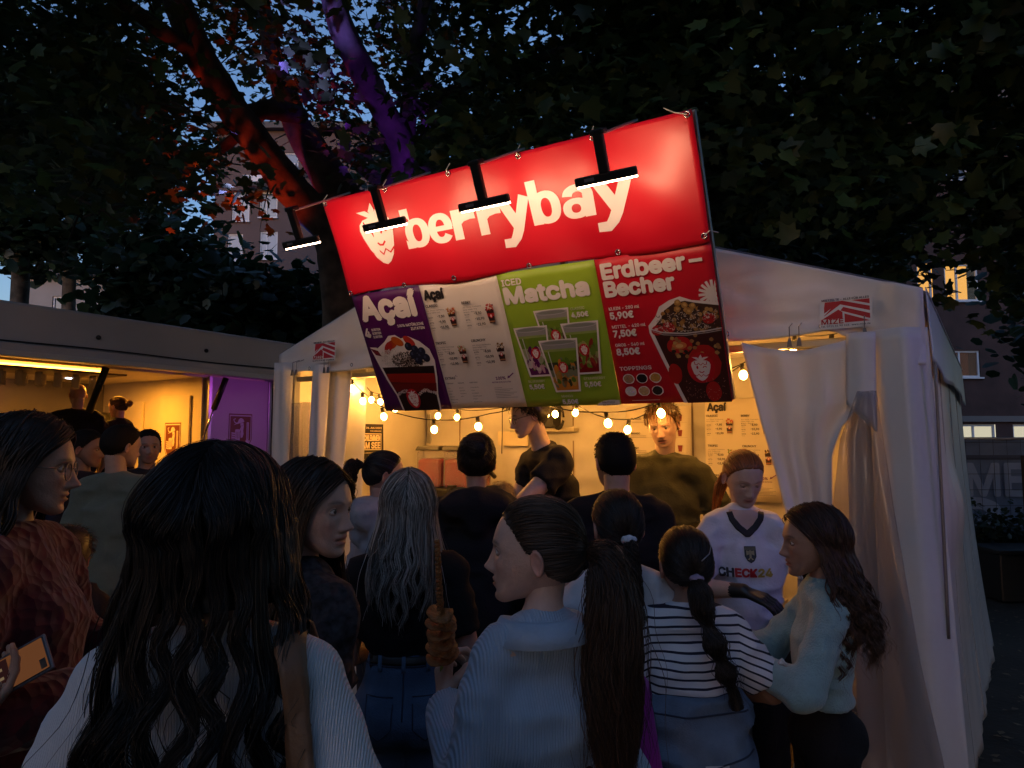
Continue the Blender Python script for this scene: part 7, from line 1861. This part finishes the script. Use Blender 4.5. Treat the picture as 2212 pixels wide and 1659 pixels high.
# 18 girl in white shirt, low ponytail with white scrunchie
T2 = (180, -22); t2 = tie_pos(T2, .006)
c = person('girl in a plain white shirt with a low braid and white scrunchie', P3(1332, 2.22), 2, 1.555, SK1, head=(10, 6, 0), hs=.97, wid=.94, kid=True, h=.010, hair=[hair_tight((.030, .018, .012), T2, n=800, off=.007, r=.0012), hair_tail((.030, .017, .011), [t2, t2 + [0, -.02, -.02], t2 + [.005, -.03, -.12], t2 + [.02, -.03, -.26]], [.013, .022, .020, .010], n=260, m=26, wave=.005, wlen=.05)],
           top=dict(mat=FABN, rgb=(.60, .62, .66), sleeve='short', infl=.016, hem=.52, slen=.8, loose=.004), bottom=dict(mat=FAB, rgb=(.06, .03, .05)), armR=((.19, .22, .98), (.9, -.7, -.2)), armL=((-.16, .22, .98), (-.9, -.7, -.2)))
elast(c, t2 + np.array([0, -.006, 0]), .021, (.75, .75, .8), 'scrunchie')
V, Q = sdf_mesh([cap((.03, 0, .10), (.04, 0, -.16), .045, .085, .6, .04), ell((.06, 0, -.20), (.09, .05, .10), .03)], .009, noise=[((9, 9, 6), .012, 2), ((22, 22, 14), .006, 5)])
pk_ = geo_obj('magenta_bag', (V, Q, np.array((.38, .03, .34))), SATIN, None); pk_.location = at_h(1345, 1585, 1.85); tag(pk_, 'shiny magenta drawstring bag hanging behind the long ponytail', 'bag')
# 19 striped shirt girl with bubble braid and denim jacket round the waist
T3 = (180, -16); t3 = tie_pos(T3, .006)
c = person('girl in a white and navy striped shirt with a bubble braid', P3(1476, 2.16), 4, 1.445, SK3, head=(0, 5, 0), hs=.98, wid=1.0, kid=True, h=.009, hair=[hair_tight((.022, .014, .010), T3, n=900, off=.007, r=.0012)],
           top=dict(mat=STRIPE, rgb=(.7, .7, .7), sleeve='short', infl=.014, hem=.652, slen=.72, flare=.008, loose=.006, wrinkle=1.0), bottom=dict(mat=FAB, rgb=(.03, .035, .05)), armR=((.19, .20, .90), (.7, -.9, -.3)), armL=((-.17, .20, .90), (-.7, -.9, -.3)))
T0 = np.array(c['hx'](t3)); pts = [T0, T0 + [0, -.03, -.03], T0 + [.003, -.045, -.085], T0 + [.014, -.055, -.125], T0 + [.03, -.065, -.175], T0 + [.045, -.07, -.215], T0 + [.060, -.07, -.255], T0 + [.072, -.07, -.285], T0 + [.09, -.07, -.35]]
geo_obj('bubble_braid', hair_tail((.022, .014, .010), pts, [.012, .036, .034, .012, .036, .012, .034, .010, .024], n=620, m=44, r=.0011, wave=.003, wlen=.06, frizz=.012), M_HAIR, c['o'])
elast(c, t3 + np.array([0, -.008, 0]), .018, (.42, .30, .42), 'scrunchie')
for i in (3, 5, 7): 
    V, Q = sdf_mesh([ell(pts[i], (.011, .011, .007), .004)], .003); geo_obj('hair_tie', (V, Q, np.array((.25, .15, .2))), FAB, c['o'])
m = MB(); hx = c['hx']; m.tube([onhead2 for onhead2 in [Vector(hx((adir(np.array([a_]), np.array([e_]))[0] * (head_r(adir(np.array([a_]), np.array([e_])))[0] + .011)))) for a_, e_ in ((172, 12), (155, 22), (140, 34), (128, 48), (118, 62))]], .0018, 5); m.build('hair_band', mat('silver_band', (.4, .4, .42), .3, .7), c['o'], True)
H = c['H']
pr_ = [cap((0, -.005, .67 * H), (0, -.01, .58 * H), .086 * H * 1.1, .104 * H * 1.1, .80, .03), cap((0, -.02, .60 * H), (0, -.035, .49 * H), .102 * H * 1.1, .112 * H * 1.1, .78, .03)]
V, Q = sdf_mesh(pr_, .010, infl=.012, noise=[((7, 7, 16), -.020, 4.4), ((14, 14, 30), .007, 1.2)], zmin=.475 * H, zmax=.672 * H)
dj = geo_obj('denim_jacket', (V, Q, np.array((.15, .21, .30))), DENIM, None); dj.location = c['o'].location; dj.rotation_euler = (0, 0, R(6)); tag(dj, 'blue denim jacket tied round the waist of the striped shirt', 'jacket')
bvj = BVHTree.FromPolygons([Vector(v) for v in V], [tuple(q) for q in Q])
MB().tube(drape(bvj, [(x,   .555 * H + .012 * math.sin(x * 18)) for x in np.linspace(-.17, .17, 30)], -1, .001), .003, 5).build('jacket_seam', SEAM, dj, True)
MB().tube(drape(bvj, [(x,   .645 * H - .12 * x * x) for x in np.linspace(-.14, .14, 30)], -1, .001), .003, 5).build('jacket_seam', SEAM, dj, True)
MB().grid([drape(bvj, [(x, .562 * H - .006 * abs(x) * 10 + z_) for x in np.linspace(-.02, .05, 6)], -1, .003) for z_ in (0, -.012, -.022)]).build('care_label', mat('label_white', (.6, .62, .66), .7), dj, True)
# 20 red haired girl in white football jersey
T4 = (180, 5); t4 = tie_pos(T4, .006)
c = person('red haired girl in a white football jersey and black glove looking down', P3(1600, 3.02), 172, 1.672, SK4, head=(12, 24, 0), hs=.99, wid=.98, hi=True, h=.009, kid=True, glove=mat('latex_black', attr=True, rough=.35), facep=dict(lid=.95, lip=(.48, .20, .17), brow=(.25, .11, .05), nose=.92),
           hair=[hair_tight((.34, .105, .025), T4, n=900, off=.006, r=.0012), hair_tail((.30, .09, .022), [t4, t4 + [0, -.03, -.03], t4 + [.045, -.02, -.12], t4 + [.06, -.0, -.26]], [.013, .024, .026, .012], n=200)],
           top=dict(mat=FABN, rgb=(.66, .65, .70), sleeve='short', infl=.016, hem=.53, slen=.86, flare=.012, loose=.006, wrinkle=1.0, name='jersey'), bottom=dict(mat=FAB, rgb=BLK),
           armR=((.065, .30, 1.13), (1, -.3, -.6)), handR=dict(d=(-.8, .35, -.25), n=(0, -.2, -1), side=1, curl=.35, fine=True), armL=((-.23, .22, 1.03), (-.9, -.6, -.3)))
bv = bvh_of(c['top']); H = c['H']; Zs = c['Z_sh']
VN = [(-.066, Zs + .056), (-.060, Zs + .03), (-.036, Zs - .004), (0, Zs - .034), (.036, Zs - .004), (.060, Zs + .03), (.066, Zs + .056)]
ribbon(bv, VN, .026, 1, .004, 30).build('collar', mat('collar_black', (.012, .012, .014), .7), c['o'], True, solid=.003)
tri_ = [(x_, z_) for x_, z_ in VN]
m = MB(); rws = []
for k in range(12):
    z_ = Zs + .066 - .106 * k / 11; hw_ = float(np.interp(z_, [p[1] for p in VN[:4]][::-1], [-p[0] for p in VN[:4]][::-1])); rws.append(drape(bv, [(hw_ * q, z_) for q in np.linspace(-1, 1, 9)], 1, .0025))
m.grid(rws); m.build('neckline_skin', mat('skin_plain', tuple(SK4), .5, sss=.1), c['o'], True)
pj = Print(3e-5)
def jersey_bend(p):
    q_ = drape(bv, [(-p[0], p[1])], 1, .0035 + p[2])[0]; return tuple(q_)
pj.text('CHECK', -.125, Zs - .200, .031, (.02, .02, .025), .09, .150); pj.text('24', .032, Zs - .200, .031, (.45, .33, .06), .08, .058)
vv = pj
# colour ramp of the word: black, red, gold
pj.c = [((.02, .02, .025) if v[0] < -.062 else (.45, .02, .03) if v[0] < .028 else (.45, .33, .06)) for v in pj.v]
cx_, cz_ = .004, Zs - .112
pj0 = pj; pj = Print(3e-5)
pj.poly([(cx_ - .024, cz_ + .032), (cx_ + .024, cz_ + .032), (cx_ + .024, cz_ - .008), (cx_ + .014, cz_ - .026), (cx_, cz_ - .034), (cx_ - .014, cz_ - .026), (cx_ - .024, cz_ - .008)], (.02, .02, .018))
for pts_ in ([(0, .012), (-.017, .016), (-.016, -.004), (-.006, .0)], [(0, .012), (.017, .016), (.016, -.004), (.006, .0)], [(-.005, .016), (.005, .016), (.004, -.016), (-.004, -.016)], [(-.003, -.012), (-.013, -.020), (-.004, -.022)], [(.003, -.012), (.013, -.020), (.004, -.022)]): pj.poly([(cx_ + a_, cz_ + b_) for a_, b_ in pts_], (.32, .26, .12))
for k in range(3): pj.rect(cx_ - .022, cz_ + .026 - .004 * k, cx_ + .022, cz_ + .0275 - .004 * k, (.3, .25, .12))
for pj, nm_ in ((pj0, 'jersey_lettering'), (pj, 'jersey_emblem')):
  me = bpy.data.meshes.new(nm_); me.from_pydata([jersey_bend(p_) for p_ in pj.v], [], pj.f); a_ = me.color_attributes.new('Col', 'FLOAT_COLOR', 'POINT'); a_.data.foreach_set('color', np.array([(*q_, 1) for q_ in pj.c], np.float32).ravel()); me.materials.append(PRINT); link(nm_, me, c['o'])
for Sh, E_, W_ in (c['arms']['R'], c['arms']['L']):
    k0 = Sh + (E_ - Sh) * .84; k1 = Sh + (E_ - Sh) * .88; MB().tube([k0, k1], .034 * H + .030, 20, cap=False).build('cuff', BLACK, c['o'], True, solid=.004)
# 21 girl in mint fleece with long curls
prof = [(-.01, .092, .110, -.002), (-.07, .100, .120, -.01), (-.13, .125, .135, -.015), (-.20, .145, .150, -.02), (-.32, .140, .160, -.02)]
c = person('girl in a pale mint fleece jacket with long brown curls beside the door cloth', P3(1758, 2.24), 82, 1.505, SK3, head=(2, 2, 0), hs=.97, wid=.78, hi=True, kid=True, h=.009, facep=dict(lip=(.36, .12, .10), brow=(.02, .012, .008), nose=.95),
           hair=hair_long((.040, .020, .013), prof, n=1100, m=40, r=.0013, wave=.004, wlen=.055, curl=.010, front=80, locks=44, off=.012, fly=.12, endvar=.07, tip=(.10, .05, .026), gap=.35),
           top=dict(mat=FLEECE, rgb=(.27, .43, .45), infl=.011, hem=.595, flare=.008, wrinkle=.65, loose=.010, name='fleece_jacket'), bottom=dict(mat=FAB, rgb=BLK, waist=.60),
           armL=((-.03, .25, 1.03), (-.9, -.7, -.3)), armR=((.04, .26, 1.04), (.9, -.7, -.3)), handL=dict(d=(.5, .7, -.05), n=(.6, -.3, .7), side=-1, curl=.9, fine=True), handR=dict(d=(-.4, .7, .1), n=(-.6, -.3, .7), side=1, curl=.8, fine=True))
neckring(c, .062, .062, .070, .018, 'collar', FLEECE, (.30, .46, .48), dip=.03)
bv = bvh_of(c['top'])
wr = empty('white_wrapper', at_h(1690, 1432, 2.0)); tag(wr, 'tiny crumpled white wrapper between the fingers of the girl in fleece', 'wrapper')
V, Q = sdf_mesh([ell((0, 0, 0), (.014, .010, .009), .01)], .003, noise=[((90, 90, 90), .006, 1)]); geo_obj('paper', (V, Q, np.array((.6, .6, .6))), FAB, wr)
# the phone in the raised hand at the left edge
pc = at_h(24, 1450, 1.45); fu = Vector((.62, .12, .36)).normalized(); fw = Vector((.45, -.1, -.9)).normalized(); fw = (fw - fu * fw.dot(fu)).normalized()
MP = frame_m(pc, fu, fw.cross(fu).cross(fu).normalized() if False else (Vector((-.42, .30, .80)) - fu * Vector((-.42, .30, .80)).dot(fu)).normalized())
if MP.col[2].xyz.y > 0: MP = MP @ Matrix.Rotation(math.pi, 4, 'Y')
ph = empty('phone', MP.translation); tag(ph, 'phone with an orange lit screen held up at the left edge', 'phone'); qq = lambda x, y, z: (MP @ Vector((x, y, z))) - MP.translation
MB().box(qq(0, 0, -.004), (.150, .073, .009), MP.to_3x3()).build('body', BLACK, ph, bevel=.006)
MB().box(qq(0, 0, -.0045), (.156, .079, .007), MP.to_3x3()).build('case', mat('phone_case', (.10, .10, .12), .3), ph, bevel=.006)
MB().box(qq(0.004, 0, .0008), (.134, .066, .0006), MP.to_3x3()).build('screen', emission('phone_screen', (.75, .27, .10), .15), ph)
MB().box(qq(-.028, 0, .0014), (.05, .060, .0004), MP.to_3x3()).build('screen_bar', emission('phone_dark', (.06, .02, .02), .3), ph)
for x_, y_ in ((-.03, .012), (-.03, -.006)): MB().box(qq(x_, y_, .0018), (.030, .006, .0003), MP.to_3x3()).build('screen_line', emission('phone_line', (.8, .55, .3), .2), ph)
MB().box(qq(.062, -.02, .0016), (.012, .020, .0006), MP.to_3x3()).build('camera_bump', BLACK, ph)
